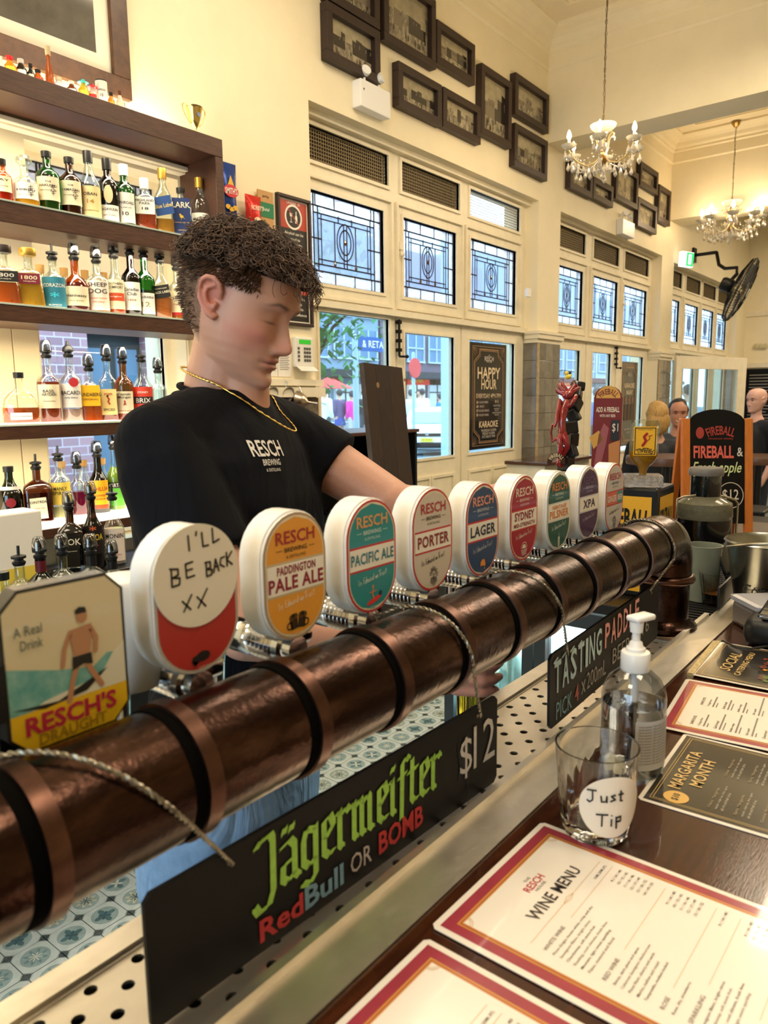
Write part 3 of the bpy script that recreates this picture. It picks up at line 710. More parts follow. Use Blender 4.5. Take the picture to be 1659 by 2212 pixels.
def emb_map(root, Fm):
    b = B(); X = Fm @ T(0, -.045, 0)
    b.poly([(-.0065, -.0015), (-.006, .002), (-.003, .0042), (-.001, .0058), (.001, .0045), (.0022, .0042), (.0032, .0062), (.0048, .0025), (.0066, -.0015), (.0048, -.0048), (.002, -.004), (0, -.0024), (-.003, -.0032), (-.0055, -.0038)], .0012, 0, X)
    b.poly(circ(.0012, 8, .0042, -.0072), .0012, 0, X); b.build('emblem', col('emb_orange', '#f09a45'), root)
EMB = dict(mugs=emb_mugs, surf=emb_surf, lion=emb_lion, sun=emb_sun, hop=emb_hop, map=emb_map, rest=lambda r, f: None)
tx = [.262+.1163*k for k in range(10)]
# 2: the "I'll be back" disc over a red badge
def paint_back(root, Fm):
    b = B(); w1, h1 = BW-.002, BH-.002; b.poly(stadium(w1, h1, 16), .0003, 0, Fm); b.poly(stadium(w1-.006, h1-.006, 16), .0005, 1, Fm); b.build('badge_face', [col('grey_line', '#b8b2a6'), col('brick_red', '#b3322b')], root)
    b = B(); X = Fm @ T(-.004, -.050, 0); b.poly(circ(.0075, 12, .006, .001, .0045), .0012, 0, X); b.poly(circ(.004, 10, -.002, -.001), .0013, 0, X); b.poly([(-.005, -.001), (-.003, -.007), (.001, -.003)], .0013, 0, X)
    text(b, 'SATURDAY', Fm, w=.018, h=.0025, m=1, z=.0012, y=-.059, x=.006, bold=0); b.build('emblem', [ink, col('pale', '#d8c8b4')], root)
    d = B(); d.prism(circ(.0435, 48, 0, .0215, .0435), .0006, .0018, 0, Fm); d.build('paper_disc', M('cream_card', '#e9e1cd', .6), root)
    b = B(); st = []
    def S(cx, cy, k, *pls):
        for pl in pls: st.append([(cx+p[0]*k, cy+p[1]*k) for p in pl])
    k = .0125
    S(-.008, .044, k, [(.0, 1.0), (.05, 0)], ); S(.0005, .053, k*.5, [(.0, .9), (-.1, .4)]); S(.006, .044, k, [(0, 1.05), (.05, .1), (.5, .12)]); S(.017, .046, k, [(0, 1.05), (.02, .05), (.55, .22)])
    S(-.026, .017, k*1.15, [(0, 1.0), (.0, .05)], [(-.1, 1.05), (.45, .95), (.45, .62), (.02, .5), (.55, .42), (.5, .05), (0, 0)]); S(-.012, .021, k*1.05, [(.55, 1.0), (0, .95), (.05, .05), (.65, .1)], [(.02, .52), (.5, .55)])
    S(.009, .019, k*.95, [(0, 1.0), (.0, .05)], [(-.1, 1.02), (.35, 1.0), (.38, .62), (.02, .5), (.48, .42), (.42, .05), (0, 0)]); S(.0165, .021, k*.9, [(0, 0), (.22, 1), (.5, .05)], [(.08, .4), (.42, .42)])
    S(.0235, .023, k*.9, [(.45, .85), (.1, .8), (.02, .3), (.4, .08)]); S(.031, .024, k*.95, [(0, 1), (.02, 0)], [(.5, 1), (.02, .45), (.5, .05)])
    S(-.017, -.006, k*.85, [(0, .85), (.75, .05)], [(.9, 1.2), (.1, .0)]); S(-.002, -.006, k*.9, [(0, .85), (.75, .0)], [(.95, 1.3), (.05, .0)])
    for pl in st: b.ribbon(pl, .0017, 0, Fm, .0022)
    b.build('handwriting', ink, root)
beer_tap(tx[1], "tall oval tap badge covered by a cream disc handwritten I'LL BE BACK XX over red", paint_back, z=1.415)
beer_tap(tx[2], 'orange oval tap badge with white band reading PALE ALE', oval('#e8a13a', (-.014, .0145), '#a3242e', '', '#8e2236', [('PADDINGTON', .052, .0085, .0085), ('PALE ALE', .074, .0135, -.0045)], rim='#b59a78', bandrim='#c9b58a', emblem='mugs', c_script='#f6e6c8'), z=1.413)
beer_tap(tx[3], 'teal oval tap badge with white band reading PACIFIC ALE and a surfer', oval('#2c8f94', (-.0115, .0115), '#e8a86a', '', '#3c7f90', [('PACIFIC ALE', .073, .0125, 0)], emblem='surf', c_brew='#cfe4dc', c_script='#d8e8e0'), z=1.412)
beer_tap(tx[4], 'pale grey oval tap badge with dark red PORTER lettering and a lion head', oval('#d6cbbb', (-.0115, .0115), '#b02a3a', '', '#8a3438', [('PORTER', .066, .0145, 0)], emblem='lion', c_brew='#3a302e'), z=1.412)
beer_tap(tx[5], 'navy blue oval tap badge with white band reading LAGER', oval('#2d4a73', (-.0115, .0115), '#e8a08a', '', '#27344f', [('LAGER', .064, .0145, 0)], emblem='map', c_brew='#c4c8d4'), z=1.407)
beer_tap(tx[6], 'crimson oval tap badge reading SYDNEY MID-STRENGTH with a cream sunrise', oval('#a8223b', (-.0135, .0125), '#f4ded0', '', '#8c1e34', [('SYDNEY', .060, .0125, .0045), ('MID-STRENGTH', .064, .006, -.0082)], emblem='sun', c_brew='#f0d8cc', c_script='#f0d8cc'), z=1.407)
beer_tap(tx[7], 'dark green oval tap badge reading HERITAGE PILSNER in orange', oval('#1f5a50', (-.0125, .0125), '#e08a4a', '', '#d9823c', [('HERITAGE', .05, .006, .0075), ('PILSNER', .068, .0125, -.0035)], emblem='hop', rim='#d8dcd8', c_brew='#cfe0d4'), z=1.403)
beer_tap(tx[8], 'deep purple oval tap badge with white band reading XPA', oval('#43244f', (-.0115, .0115), '#6a4a78', '', '#3a2148', [('XPA', .05, .0145, 0)], emblem=None, rim='#d0ccd4', c_brew='#b8a8c4'), z=1.402)
def paint_ginger(root, Fm):
    oval('#c9c3bd', (-.0105, .0115), '#b02a3a', '', '#e8dcd0', [], emblem='lion', c_brew='#3a302e')(root, Fm)
    b = B(); b.poly([(-.037, -.0105), (.010, -.0105), (.010, .0115), (-.037, .0115)], .0013, 0, Fm); b.poly([(.010, -.0105), (.037, -.0105), (.037, .0115), (.010, .0115)], .0013, 1, Fm); text(b, 'GINGER', Fm, w=.042, h=.012, m=2, bold=.08, z=.0016, x=-.014); text(b, 'BEER', Fm, w=.024, h=.010, m=2, bold=.08, z=.0016, x=.0235); b.build('colour_panel', [col('ginger', '#d8654e'), col('teal2', '#3f8f94'), col('lt', '#e8dcd0')], root)
beer_tap(tx[9], 'silver grey oval tap badge with orange and teal GINGER BEER panel, last of the row', paint_ginger, z=1.398)
# 1: rectangular picture badge with cut corners, blurred by nearness
def paint_surfer(root, Fm):
    W, H, c = .094, .118, .014
    def oct_(w, h, c): return [(-w/2+c, -h/2), (w/2-c, -h/2), (w/2, -h/2+c), (w/2, h/2-c), (w/2-c, h/2), (-w/2+c, h/2), (-w/2, h/2-c), (-w/2, -h/2+c)]
    b = B(); b.prism(oct_(W, H, c), -.016, 0, 0, Fm); b.build('badge_housing', M('gunmetal_edge', '#4a4a48', .25, .9), root)
    b = B(); b.lathe([(.026, -.06), (.028, -.055), (.028, .032), (.025, .036), (1e-5, .037)], 32, 0, T(.088, .062, .0)); b.build('white_cylinder', M('badge_white'), root, smooth=40)
    b = B(); b.box((-.045, -.001, -.03), (-.056, .02, .01)); b.box((-.046, .016, -.06), (.046, .034, .04)); b.build('bracket', black, root)
    b = B(); p = oct_(W-.005, H-.005, c-.002); b.poly(p, .0004, 0, Fm)
    sky = M('print_sky', '#ddcfa8', .35, coat=.3); sea = M('print_sea', '#4d9a98', .35, col2='#8fc0b4', vscale=60, coat=.3); foam = M('print_foam', '#e2dcc4', .35, coat=.3); yl = M('print_yellow', '#e6b81f', .35, coat=.3)
    b.poly([(-.0445, -.0285), (.0445, -.0285), (.0445, -.004), (.03, -.002), (.018, -.010), (-.01, -.004), (-.0445, .006)], .0006, 1, Fm)
    b.poly([(.0445, -.0285), (.0445, .004), (.034, -.004), (.024, -.018), (-.02, -.024), (-.03, -.0285)], .0008, 2, Fm)
    b.poly([(-.0445, -.0565+.012), (-.0325, -.0565), (.0325, -.0565), (.0445, -.0445), (.0445, -.0285), (-.0445, -.0285)], .0010, 3, Fm)
    sk = M('print_skin', '#b98560', .4); dk = M('print_dark', '#22201c', .4)
    X = Fm @ T(.010, .006, 0)
    b.poly([(-.009, .016), (.009, .018), (.008, .002), (.006, -.006), (-.006, -.006), (-.007, .004)], .0012, 4, X); b.poly(circ(.0042, 14, .002, .0245, .0052), .0012, 4, X); b.poly([(-.003, .027), (.006, .027), (.005, .031), (0, .032), (-.003, .030)], .0014, 5, X)
    b.ribbon([(-.008, .014), (-.013, .003), (-.015, -.009)], .0035, 4, X, .0012); b.ribbon([(.008, .015), (.012, .006), (.011, -.004)], .0035, 4, X, .0012)
    b.poly([(-.0075, -.004), (.0075, -.004), (.008, -.013), (.001, -.011), (-.008, -.014)], .0014, 5, X)
    b.ribbon([(-.005, -.012), (-.009, -.024), (-.012, -.036)], .0042, 4, X, .0012); b.ribbon([(.004, -.012), (.009, -.022), (.014, -.031)], .0042, 4, X, .0012)
    b.poly([(-.044, -.041+.012), (-.01, -.032), (.03, -.018), (.012, -.031), (-.02, -.0345)], .0011, 5, X @ T(-.010, -.001, 0))
    b.build('picture_print', [sky, sea, foam, yl, sk, dk], root)
    b = B(); text(b, "RESCH'S", Fm, w=.070, h=.0145, m=0, bold=.09, z=.0016, y=-.0385); text(b, 'DRAUGHT', Fm, w=.052, h=.0085, m=1, bold=.04, z=.0016, y=-.0505)
    text(b, 'A Real', Fm, w=.020, h=.007, m=2, z=.0016, x=-.028, y=.030); text(b, 'Drink', Fm, w=.016, h=.007, m=2, z=.0016, x=-.026, y=.020)
    b.build('lettering', [M('print_crimson', '#b3233f', .4), M('print_brown', '#a07a1c', .4), M('print_grey', '#5e6a60', .4)], root)
beer_tap(tx[0], 'rectangular cut-corner tap badge with a man surfing over a yellow strip, nearest the left edge', paint_surfer, z=1.396, round_=False)
# ---------------------------------------------------------------- chalkboard signs hung on chains
chalkb = M('chalkboard_black', '#08080a', .5, var=.2, vscale=8, spec=.25)
rope = M('chain_metal', '#8d8574', .35, .8)
def chain(path, name_lbl):
    b = B(); P = [Vector(p) for p in path]; L = []
    # resample the path and lay two twisted strands
    seg = [(P[i+1]-P[i]).length for i in range(len(P)-1)]; tot = sum(seg); n = int(tot/.0022)
    for k in range(n+1):
        d = tot*k/n; i = 0
        while i < len(seg)-1 and d > seg[i]: d -= seg[i]; i += 1
        L.append(P[i].lerp(P[i+1], min(1, d/seg[i])))
    for ph in (0, PI):
        pts = []
        for k, p in enumerate(L):
            t = (L[min(k+1, n)]-L[max(k-1, 0)]).normalized(); u = t.cross(Vector((1, .2, .1))).normalized(); w = t.cross(u); a = k*1.15+ph
            pts.append(p+(u*math.cos(a)+w*math.sin(a))*.0011)
        b.tube(pts, .0012, 5)
    tag(b.build('chain', rope, None, smooth=70), name_lbl, 'chain', 'ball chains holding the chalk signs')
def wrap_path(x, top=(0, 0, 0), yb=.428, zb=1.232, x2=None, back=True):
    x2 = x if x2 is None else x2; pts = []
    R = PR+.0055
    for k in range(0, 23):
        a = math.radians(205-(k*9.5))          # from the back over the top down to the front
        t = k/22; pts.append((x+(x2-x)*t*.6, PY-R*math.sin(a-PI/2)*-1 if False else PY+R*math.cos(PI-a)*-1*-1, PZ+R*math.sin(a)))
    return pts
def over_pipe(xb, xf, xs, ys, zs):
    """from behind the pipe, over the top, down the front and to the sign hole"""
    R = PR+.0058; pts = []
    for k in range(24):
        a = math.radians(20+k*7.6)             # 20deg (back) .. 195deg (front, slightly below)
        t = k/23; pts.append((xb+(xf-xb)*t, PY+R*math.cos(a), PZ+R*math.sin(a)))
    pts.append((xs, ys, zs)); return pts
SGN = dict(j=dict(a=(.272, .440), c=(.748, .421), zb=1.118, zt=1.228), t=dict(a=(.893, .421), c=(1.345, .424), zb=1.128, zt=1.235))
for lab, xb, xf, sgn, u in (('chain looped over the pipe between the first two taps, holding the left sign', .16, .292, 'j', .16), ('chain over the pipe by the porter tap, holding the price end of the left sign', .61, .667, 'j', .91),
                       ('chain over the pipe beside the navy tap, holding the near end of the right sign', .80, .895, 't', .10), ('chain near the last pipe band holding the far end of the right sign', 1.33, 1.36, 't', .86)):
    S_ = SGN[sgn]; xs = S_['a'][0]+(S_['c'][0]-S_['a'][0])*u; ys = S_['a'][1]+(S_['c'][1]-S_['a'][1])*u
    chain(over_pipe(xb, xf, xs, ys-.004, S_['zt']-.012+(.02 if sgn == 't' and u > .5 else 0)), lab)
def chalk_sign(S_, label, paint, tilt=0):
    a = Vector((S_['a'][0], S_['a'][1], S_['zb'])); c = Vector((S_['c'][0], S_['c'][1], S_['zb']+tilt)); L = (c-a).length; H = S_['zt']-S_['zb']
    X = frame(a, c-a, (0, 0, 1)); root = thing('chalk_sign', label, 'sign', mtx=X, group='black signs hung from the copper font')
    b = B(); r = .006; b.prism([(r, 0), (L-r, 0), (L, r), (L, H-r), (L-r, H), (r, H), (0, H-r), (0, r)], -.004, 0); b.build('board', chalkb, root)
    b = B()
    for u in (.03, L-.06) if False else (L*.16, L*.91): b.lathe([(.0022, 0), (.0022, .0004)], 12, 0, T(u, H-.012, 0))
    b.build('eyelet', M('eyelet', '#8a7a66', .5), root)
    paint(root, L, H)
# blackletter pen strokes
BL = {'J': [[(.15, 1.25), (.45, 1.32), (.5, 1.2), (.5, .05), (.38, -.25), (.1, -.3), (.0, -.12)], [(.05, 1.15), (.2, 1.3)]],
      'a': [[(.05, .85), (.3, .95), (.42, .8), (.42, .12), (.55, 0)], [(.42, .5), (.1, .42), (.08, .12), (.22, .0), (.42, .15)]],
      'g': [[(.42, .85), (.15, .95), (.06, .7), (.06, .2), (.22, .05), (.42, .2)], [(.42, .95), (.42, -.2), (.25, -.38), (.02, -.28)]],
      'e': [[(.1, .88), (.1, .15), (.26, .0), (.42, .12)], [(.1, .88), (.3, .98), (.40, .72), (.12, .45)]],
      'r': [[(.0, .85), (.1, .95), (.1, .1), (.2, .0)], [(.12, .8), (.32, .95), (.42, .82)]],
      'm': [[(.0, .85), (.1, .95), (.1, .1), (.2, .0)], [(.12, .78), (.32, .95), (.36, .85), (.36, .1), (.46, 0)], [(.38, .78), (.58, .95), (.64, .85), (.64, .1), (.76, 0)]],
      'i': [[(.0, .85), (.1, .95), (.1, .1), (.2, .0)], [(.08, 1.15), (.15, 1.28)]],
      'S': [[(.12, -.25), (.14, 1.2), (.3, 1.35), (.42, 1.25)], [(0, .88), (.3, .92)]],
      't': [[(.14, 1.2), (.12, .15), (.24, .0), (.38, .1)], [(-.02, .88), (.36, .92)]]}
def blackletter(b, s, X, w, h, m=0, z=.001, x0=0, y0=0):
    adv = {'J': .68, 'a': .62, 'g': .58, 'e': .5, 'r': .48, 'm': .88, 'i': .34, 'S': .40, 't': .42}; x = 0; st = []
    for c in s:
        if c == 'A': c = 'a'; st += [[(x+.12, 1.15), (x+.17, 1.28)], [(x+.32, 1.15), (x+.37, 1.28)]]
        for pl in BL[c]: st.append([(x+p[0], p[1]) for p in pl])
        x += adv[c]
    kx = w/x
    for pl in st:
        b.nib([(x0+p[0]*kx, y0+p[1]*h) for p in pl], (.080*kx, .060*h), m, X, z)
        b.nib([(x0+p[0]*kx, y0+p[1]*h) for p in pl], (.080*kx, .0), m, X, z+.0001)
def chalkm(n, c): return M('chalk_'+n, c, .8, var=.12, vscale=120)
def paint_j(root, L, H):
    I = Matrix(); b = B()
    blackletter(b, 'JAgermeiSter', I @ T(0, 0, 0) @ Rz(-.02), .262, .040, 0, x0=.098, y0=.052)
    b.build('green_lettering', chalkm('green', '#a6d65c'), root)
    b = B(); text(b, 'Red', I, w=.050, h=.021, m=0, bold=.07, z=.001, x=.128, y=.020); text(b, 'Bull', I, w=.050, h=.022, m=1, bold=.07, z=.001, x=.180, y=.021)
    text(b, 'OR', I, w=.030, h=.020, m=2, bold=.01, z=.001, x=.230, y=.023); text(b, 'BOMB', I, w=.072, h=.024, m=0, bold=.07, z=.001, x=.292, y=.025)
    b.build('chalk_lettering', [chalkm('red', '#c8403f'), chalkm('blue', '#7fa3b4'), chalkm('grey', '#c9bdb4')], root)
    b = B(); text(b, '12', I, w=.045, h=.052, m=0, bold=-.005, z=.001, x=.447, y=.062); text(b, '$', I, w=.024, h=.05, m=0, bold=-.01, z=.001, x=.409, y=.056); b.build('price', chalkm('white', '#dcd6d0'), root)
    b = B()
    for k in range(26): x = .405+random.uniform(-.012, .014); y = random.uniform(.008, .085); b.ribbon([(x, y), (x+random.uniform(-.004, .004), y-random.uniform(.006, .02))], .0014, 0, I, .0008, joints=False)
    b.build('smudge', M('chalk_smudge', '#3a3b3c', .9), root)
chalk_sign(SGN['j'], 'black hanging sign with green blackletter drink name and $12, nearer of the two signs', paint_j)
def paint_t(root, L, H):
    I = Matrix(); b = B()
    def serif_word(s, x0, y0, w, h, m):
        vs, fs, ext = tmesh(s, .05, 1, .95); text(b, s, I, w=w, h=h, m=m, bold=.05, z=.001, x=x0+w/2, y=y0+h/2)
    x = .012
    for i, ch in enumerate('TASTING'): serif_word(ch, x, .047+.0012*i, .021 if ch != 'I' else .009, .047-.0006*i, 0); x += .0265 if ch != 'I' else .014
    x += .008
    for i, ch in enumerate('PADDLE'): serif_word(ch, x, .058+.001*i, .020, .040, 1); x += .0265
    for k in range(4): b.ribbon([(.01+.1*k*.27, .094), (.022+.027*k, .098)], .003, 0, I, .001)
    b.build('word_lettering', [chalkm('pale_blue', '#c3dfe4'), chalkm('pink', '#e8a79f')], root)
    b = B(); text(b, 'PICK', I, w=.052, h=.026, m=0, z=.001, x=.045, y=.020, bold=-.008); text(b, '4', I, w=.013, h=.026, m=1, z=.001, x=.088, y=.023, bold=.02); text(b, 'x', I, w=.016, h=.02, m=2, z=.001, x=.112, y=.024, bold=-.01)
    text(b, '200mL', I, w=.075, h=.026, m=2, z=.001, x=.162, y=.028, bold=-.01); text(b, 'BEERS', I, w=.095, h=.026, m=2, z=.001, x=.275, y=.034, bold=-.01); text(b, '$16', I, w=.062, h=.030, m=2, z=.001, x=.368, y=.040, bold=0)
    b.build('chalk_lettering', [chalkm('dull_blue', '#8fb6bd'), chalkm('pink2', '#c9706a'), chalkm('soft', '#a8a49c')], root)
chalk_sign(SGN['t'], 'black hanging sign chalked TASTING PADDLE $16, farther of the two signs', paint_t, tilt=.012)
# ---------------------------------------------------------------- things on the timber top
def on_counter(px, py): p = onZ(px, py, CT); return p
def menu(corner, c2, w, paint, label, z=0, mats_edge='#efe7dc'):
    """laminated sheet: corner = near-left, short edge towards c2, long side w toward the customer"""
    a = Vector((corner[0], corner[1], 0)); d = Vector((c2[0], c2[1], 0))-a; X = frame((a.x, a.y, CT+.0005+z), d, (-d.y, d.x, 0))
    root = thing('menu', label, 'menu', mtx=X, group='laminated menus laid on the bar')
    S = d.length; b = B(); r = .004
    b.prism([(r, 0), (S-r, 0), (S, -r), (S, -w+r), (S-r, -w), (r, -w), (0, -w+r), (0, -r)][::-1], 0, .0008); b.build('sheet', M('laminate_edge', mats_edge, .12, coat=1), root)
    paint(root, S, w); return root
def mfr(b, x0, x1, y0, y1, m, z): b.add([(x0, y0, z), (x1, y0, z), (x1, y1, z), (x0, y1, z)], [(0, 1, 2, 3)], m)
maroon = M('menu_maroon', '#9c3a48', .2, var=.08, vscale=30, coat=.8); gold = M('menu_gold', '#c98a3a', .25, coat=.8); mpaper = M('menu_paper', '#ece4da', .22, coat=.8); mink = M('menu_ink', '#2a2422', .3, coat=.5); mred = M('menu_red', '#b8323c', .3, coat=.5)
mgrey = M('menu_grey_ink', '#6a625c', .3, coat=.5); mlite = M('menu_rule', '#c9a06a', .3, coat=.5)
def fancy_border(root, S, w):
    b = B(); mfr(b, .006, S-.006, -w+.006, -.006, 0, .0010); mfr(b, .0165, S-.0165, -w+.0165, -.0165, 1, .0011); mfr(b, .0185, S-.0185, -w+.0185, -.0185, 0, .0012); mfr(b, .0195, S-.0195, -w+.0195, -.0195, 1, .0013)
    mfr(b, .0210, S-.0210, -w+.0210, -.0210, 2, .0014)
    for cx, cy, a in ((.021, -.021, -90), (S-.021, -.021, 180), (.021, -w+.021, 0), (S-.021, -w+.021, 90)):
        for r in (.006, .008): b.ribbon([(cx+r*math.cos(math.radians(a+t)), cy+r*math.sin(math.radians(a+t))) for t in range(0, 91, 15)], .0006, 3, None, .0016, joints=False)
    b.build('printed_border', [maroon, gold, mpaper, mlite], root)
DR = ['Pinot Grigio, house white, crisp and dry', 'Sauvignon Blanc, bright citrus', 'Chardonnay, soft stone fruit', 'Riesling, cool climate, fresh lime', 'Moscato, light sweet sparkling', 'Fiano, textural and floral']
DR2 = ['Shiraz, dark plum and spice', 'Cabernet Sauvignon, blackcurrant', 'Pinot Noir, cherry and earth', 'Merlot, mellow and round', 'Tempranillo, medium bodied', 'Malbec, deep and smooth']
def wine_menu(title, s=1.0):
    def paint(root, S, w):
        fancy_border(root, S, w); b = B(); I = Matrix(); cx = S*.52
        text(b, 'THE', I, w=.010, h=.003, m=3, x=cx, y=-.036, z=.0017, bold=0); text(b, 'RESCH', I, w=.031, h=.008, m=1, x=cx, y=-.0435, z=.0017, bold=.05); text(b, 'HOUSE', I, w=.018, h=.003, m=3, x=cx, y=-.0505, z=.0017)
        text(b, title, I, w=.092 if len(title) > 6 else .06, h=.0125, m=0, x=cx, y=-.065, z=.0017, bold=.05)
        b.ribbon([(.035, -.079), (S-.03, -.079)], .0004, 2, None, .0017, joints=False); b.ribbon([(cx-.01, -.079), (cx, -.0765), (cx+.01, -.079), (cx, -.0815), (cx-.01, -.079)], .0004, 2, None, .0017, joints=False)
        y = -.092
        for sec, rows in (('WHITE WINE', DR), ('RED WINE', DR2[:5]), ('ROSE', ['Rose, dry, strawberry']), ('SPARKLING', DR[1:5]), ('ON TAP', DR2[1:4])):
            if y < -w+.05: break
            text(b, sec, I, w=.0036*len(sec), h=.0038, m=3, x=.035, y=y, z=.0017, left=True, bold=.02); b.ribbon([(.035+.004*len(sec)+.01, y), (S-.03, y)], .0004, 2, None, .0017, joints=False)
            if sec == 'WHITE WINE': text(b, '150ML 250ML BTL', I, w=.026, h=.0028, m=3, x=S-.058, y=y+.006, z=.0017, left=True)
            y -= .0085
            for k, r in enumerate(rows):
                if y < -w+.03: break
                text(b, r, I, w=.0019*len(r), h=.0031, m=0 if k % 2 == 0 else 3, x=.035, y=y, z=.0017, left=True, bold=.01)
                text(b, '%d / %d / %d' % (9+k, 14+k, 40+3*k), I, w=.022, h=.0028, m=0, x=S-.052, y=y, z=.0017, left=True); y -= .0062
            y -= .006
        b.build('lettering', [mink, mred, mlite, mgrey], root)
    return paint
mA, mB = on_counter(930, 2006), on_counter(1170, 1779)
d_ = (mB-mA).normalized(); 
menu(mA, mB, .30, wine_menu('WINE MENU'), 'maroon-bordered WINE MENU sheet lying in front of the tip glass', z=.001)
p0 = on_counter(921, 2028)+Vector((0, 0, 0)); p1 = p0 - (mB-mA).normalized()*.212
menu(p1, p0, .30, wine_menu('MENU'), 'maroon-bordered MENU sheet at the bottom edge, left of the wine menu')
def food_menu(root, S, w):
    fancy_border(root, S, w); b = B(); I = Matrix(); y = -.035
    items = ['SHARE PLATES', 'Crispy fries', 'Garlic bread', 'Buffalo wings', 'Salt squid', 'Cheese board', 'MAINS', 'Beef burger', 'Chicken parmi', 'Fish and chips', 'Rump steak', 'Market salad', 'SIDES', 'Slaw', 'Greens']
    for colx in (.032, S*.52):
        y = -.04
        for k, it in enumerate(items):
            if y < -w+.03: break
            hd = it.isupper(); text(b, it, I, w=.0024*len(it)*(1.1 if hd else 1), h=.0042, m=0, x=colx, y=y, z=.0017, left=True, bold=.03)
            if not hd: y -= .006; b.ribbon([(colx, y), (colx+random.uniform(.04, .075), y)], .0022, 1, None, .0017, joints=False); y -= .0045; b.ribbon([(colx, y), (colx+random.uniform(.01, .03), y)], .0016, 1, None, .0017, joints=False)
            y -= .0098
    b.build('lettering', [mink, mgrey], root)
f0, f1 = on_counter(1424, 1580), on_counter(1488, 1466)
menu(on_counter(1418, 1574), on_counter(1482, 1470), .30, food_menu, 'maroon-bordered food menu of small text, farther along the bar behind the sanitiser', z=.002)
blk = M('menu_black', '#2b2723', .15, coat=1, var=.1, vscale=20); goldtx = M('menu_goldtext', '#d9b777', .25, coat=.6); palet = M('menu_paletext', '#a59a88', .3, coat=.5)
def marg_menu(root, S, w):
    b = B(); mfr(b, .005, S-.005, -w+.005, -.005, 0, .0010)
    for d in (.011, .014): b.ribbon([(d, -d), (S-d, -d), (S-d, -w+d), (d, -w+d), (d, -d)], .0006, 1, None, .0014, joints=False)
    b.build('printed_border', [blk, goldtx], root)
    b = B(); I = Matrix(); text(b, 'MARGARITA', I, w=.11, h=.015, m=0, x=S*.5, y=-.028, z=.0016, bold=.04); text(b, 'MONTH', I, w=.075, h=.015, m=0, x=S*.5, y=-.048, z=.0016, bold=.04)
    b.poly(circ(.014, 24, .028, -.036), .0015, 2); text(b, '$10', I, w=.016, h=.009, m=3, x=.028, y=-.036, z=.0018, bold=.05)
    y = -.072
    for nm in ('Classic Margarita', 'Spicy Margarita', 'Coconut Margarita', 'Watermelon Margarita', 'Mango Margarita', 'Passionfruit Margarita', 'Frozen Margarita'):
        for xx in (.026, S*.54):
            text(b, nm[:17], I, w=.05, h=.0042, m=1, x=xx, y=y, z=.0016, left=True, bold=.02); text(b, 'tequila, triple sec, lime, agave', I, w=.06, h=.0034, m=4, x=xx, y=y-.007, z=.0016, left=True); text(b, 'salt rim and fresh citrus', I, w=.045, h=.0034, m=4, x=xx, y=y-.013, z=.0016, left=True)
        y -= .027
    b.build('lettering', [goldtx, M('menu_midgold', '#8d7a5a', .3, coat=.5), M('price_disc', '#d8ab5a', .25, coat=.5), mink, palet], root)
g0 = on_counter(1316, 1738)
menu(Vector((.803, .268, 0)), Vector((.803+.205, .276, 0)), .30, marg_menu, 'black laminated margarita sheet with gold print lying behind the tip glass')
def cocktail_menu(root, S, w):
    b = B(); mfr(b, .005, S-.005, -w+.005, -.005, 0, .0010)
    for d in (.010, .013): b.ribbon([(d, -d), (S-d, -d), (S-d, -w+d), (d, -w+d), (d, -d)], .0007, 1, None, .0014, joints=False)
    b.build('printed_border', [blk, goldtx], root); b = B(); I = Matrix(); text(b, 'SOCIAL', I, w=.1, h=.018, m=0, x=S*.5, y=-.04, z=.0016, bold=.03, shear=.3); text(b, 'CATERING MENU', I, w=.13, h=.010, m=0, x=S*.5, y=-.062, z=.0016, bold=.03)
    b.build('lettering', [goldtx], root); b = B()
    for k in range(70):
        x, y = random.uniform(.03, S-.03), random.uniform(-w+.04, -.085); a = random.uniform(0, 6.3); r = random.uniform(.006, .014)
        b.add([(x+r*math.cos(t*PI/4+a)*(1 if t % 2 else .6), y+r*.55*math.sin(t*PI/4+a), .0015+k*.00001) for t in range(8)], [tuple(range(8))], k % 5)
    b.build('food_print', [M('fp%d' % i, c, .2, coat=1) for i, c in enumerate(('#d98a2e', '#a8421f', '#5c7a2c', '#e0b070', '#6b2f1c'))], root)
menu(on_counter(1492, 1462), on_counter(1556, 1391), .30, cocktail_menu, 'black laminated menu with food photographs, farthest sheet along the bar', z=.003)
b = B(); q_ = [on_counter(*c) for c in ((1484, 1460), (1498, 1462), (1556, 1391), (1540, 1390))]; b.add([(p.x, p.y, CT) for p in q_]+[(p.x, p.y, CT+.006) for p in q_], [(0, 1, 2, 3), (7, 6, 5, 4), (0, 4, 5, 1), (1, 5, 6, 2), (2, 6, 7, 3), (3, 7, 4, 0)]); tag(b.build('napkin_pad', M('speckled_foil', '#cbb887', .35, .5, var=.4, vscale=160)), 'pale speckled strip between the far menu and the copper column', 'strip')
# tip glass: fluted tumbler with handwritten disc
tg = on_counter(1288, 1782); tg = Vector((.716, .283, CT))
root = thing('tip_glass', 'clear fluted tumbler with a round paper label handwritten Just the Tip', 'glass', tg)
b = B(); R0, R1, Hh, n = .034, .0435, .098, 64
def flute(i, z): return 1+(.018*math.cos(i*2*PI/64*20) if .006 < z < .062 else 0)
prof_o = [(.031, 0), (R0, .003)] + [(R0+(R1-R0)*min(1, (t/9)**.8), .006+(Hh-.006)*t/9) for t in range(10)]
prof_i = [(R1-.0022, Hh)] + [(R0-.003+(R1-.0022-R0+.003)*(t/8)**.8, .018+(Hh-.018)*t/8) for t in range(7, -1, -1)] + [(1e-4, .016)]
prof = [(1e-4, 0.001)]+prof_o+prof_i; vs = []
for j, (r, z) in enumerate(prof):
    for i in range(n):
        a = 2*PI*i/n; k = flute(i, z) if j < 13 else 1; vs.append((r*k*math.cos(a), r*k*math.sin(a), z))
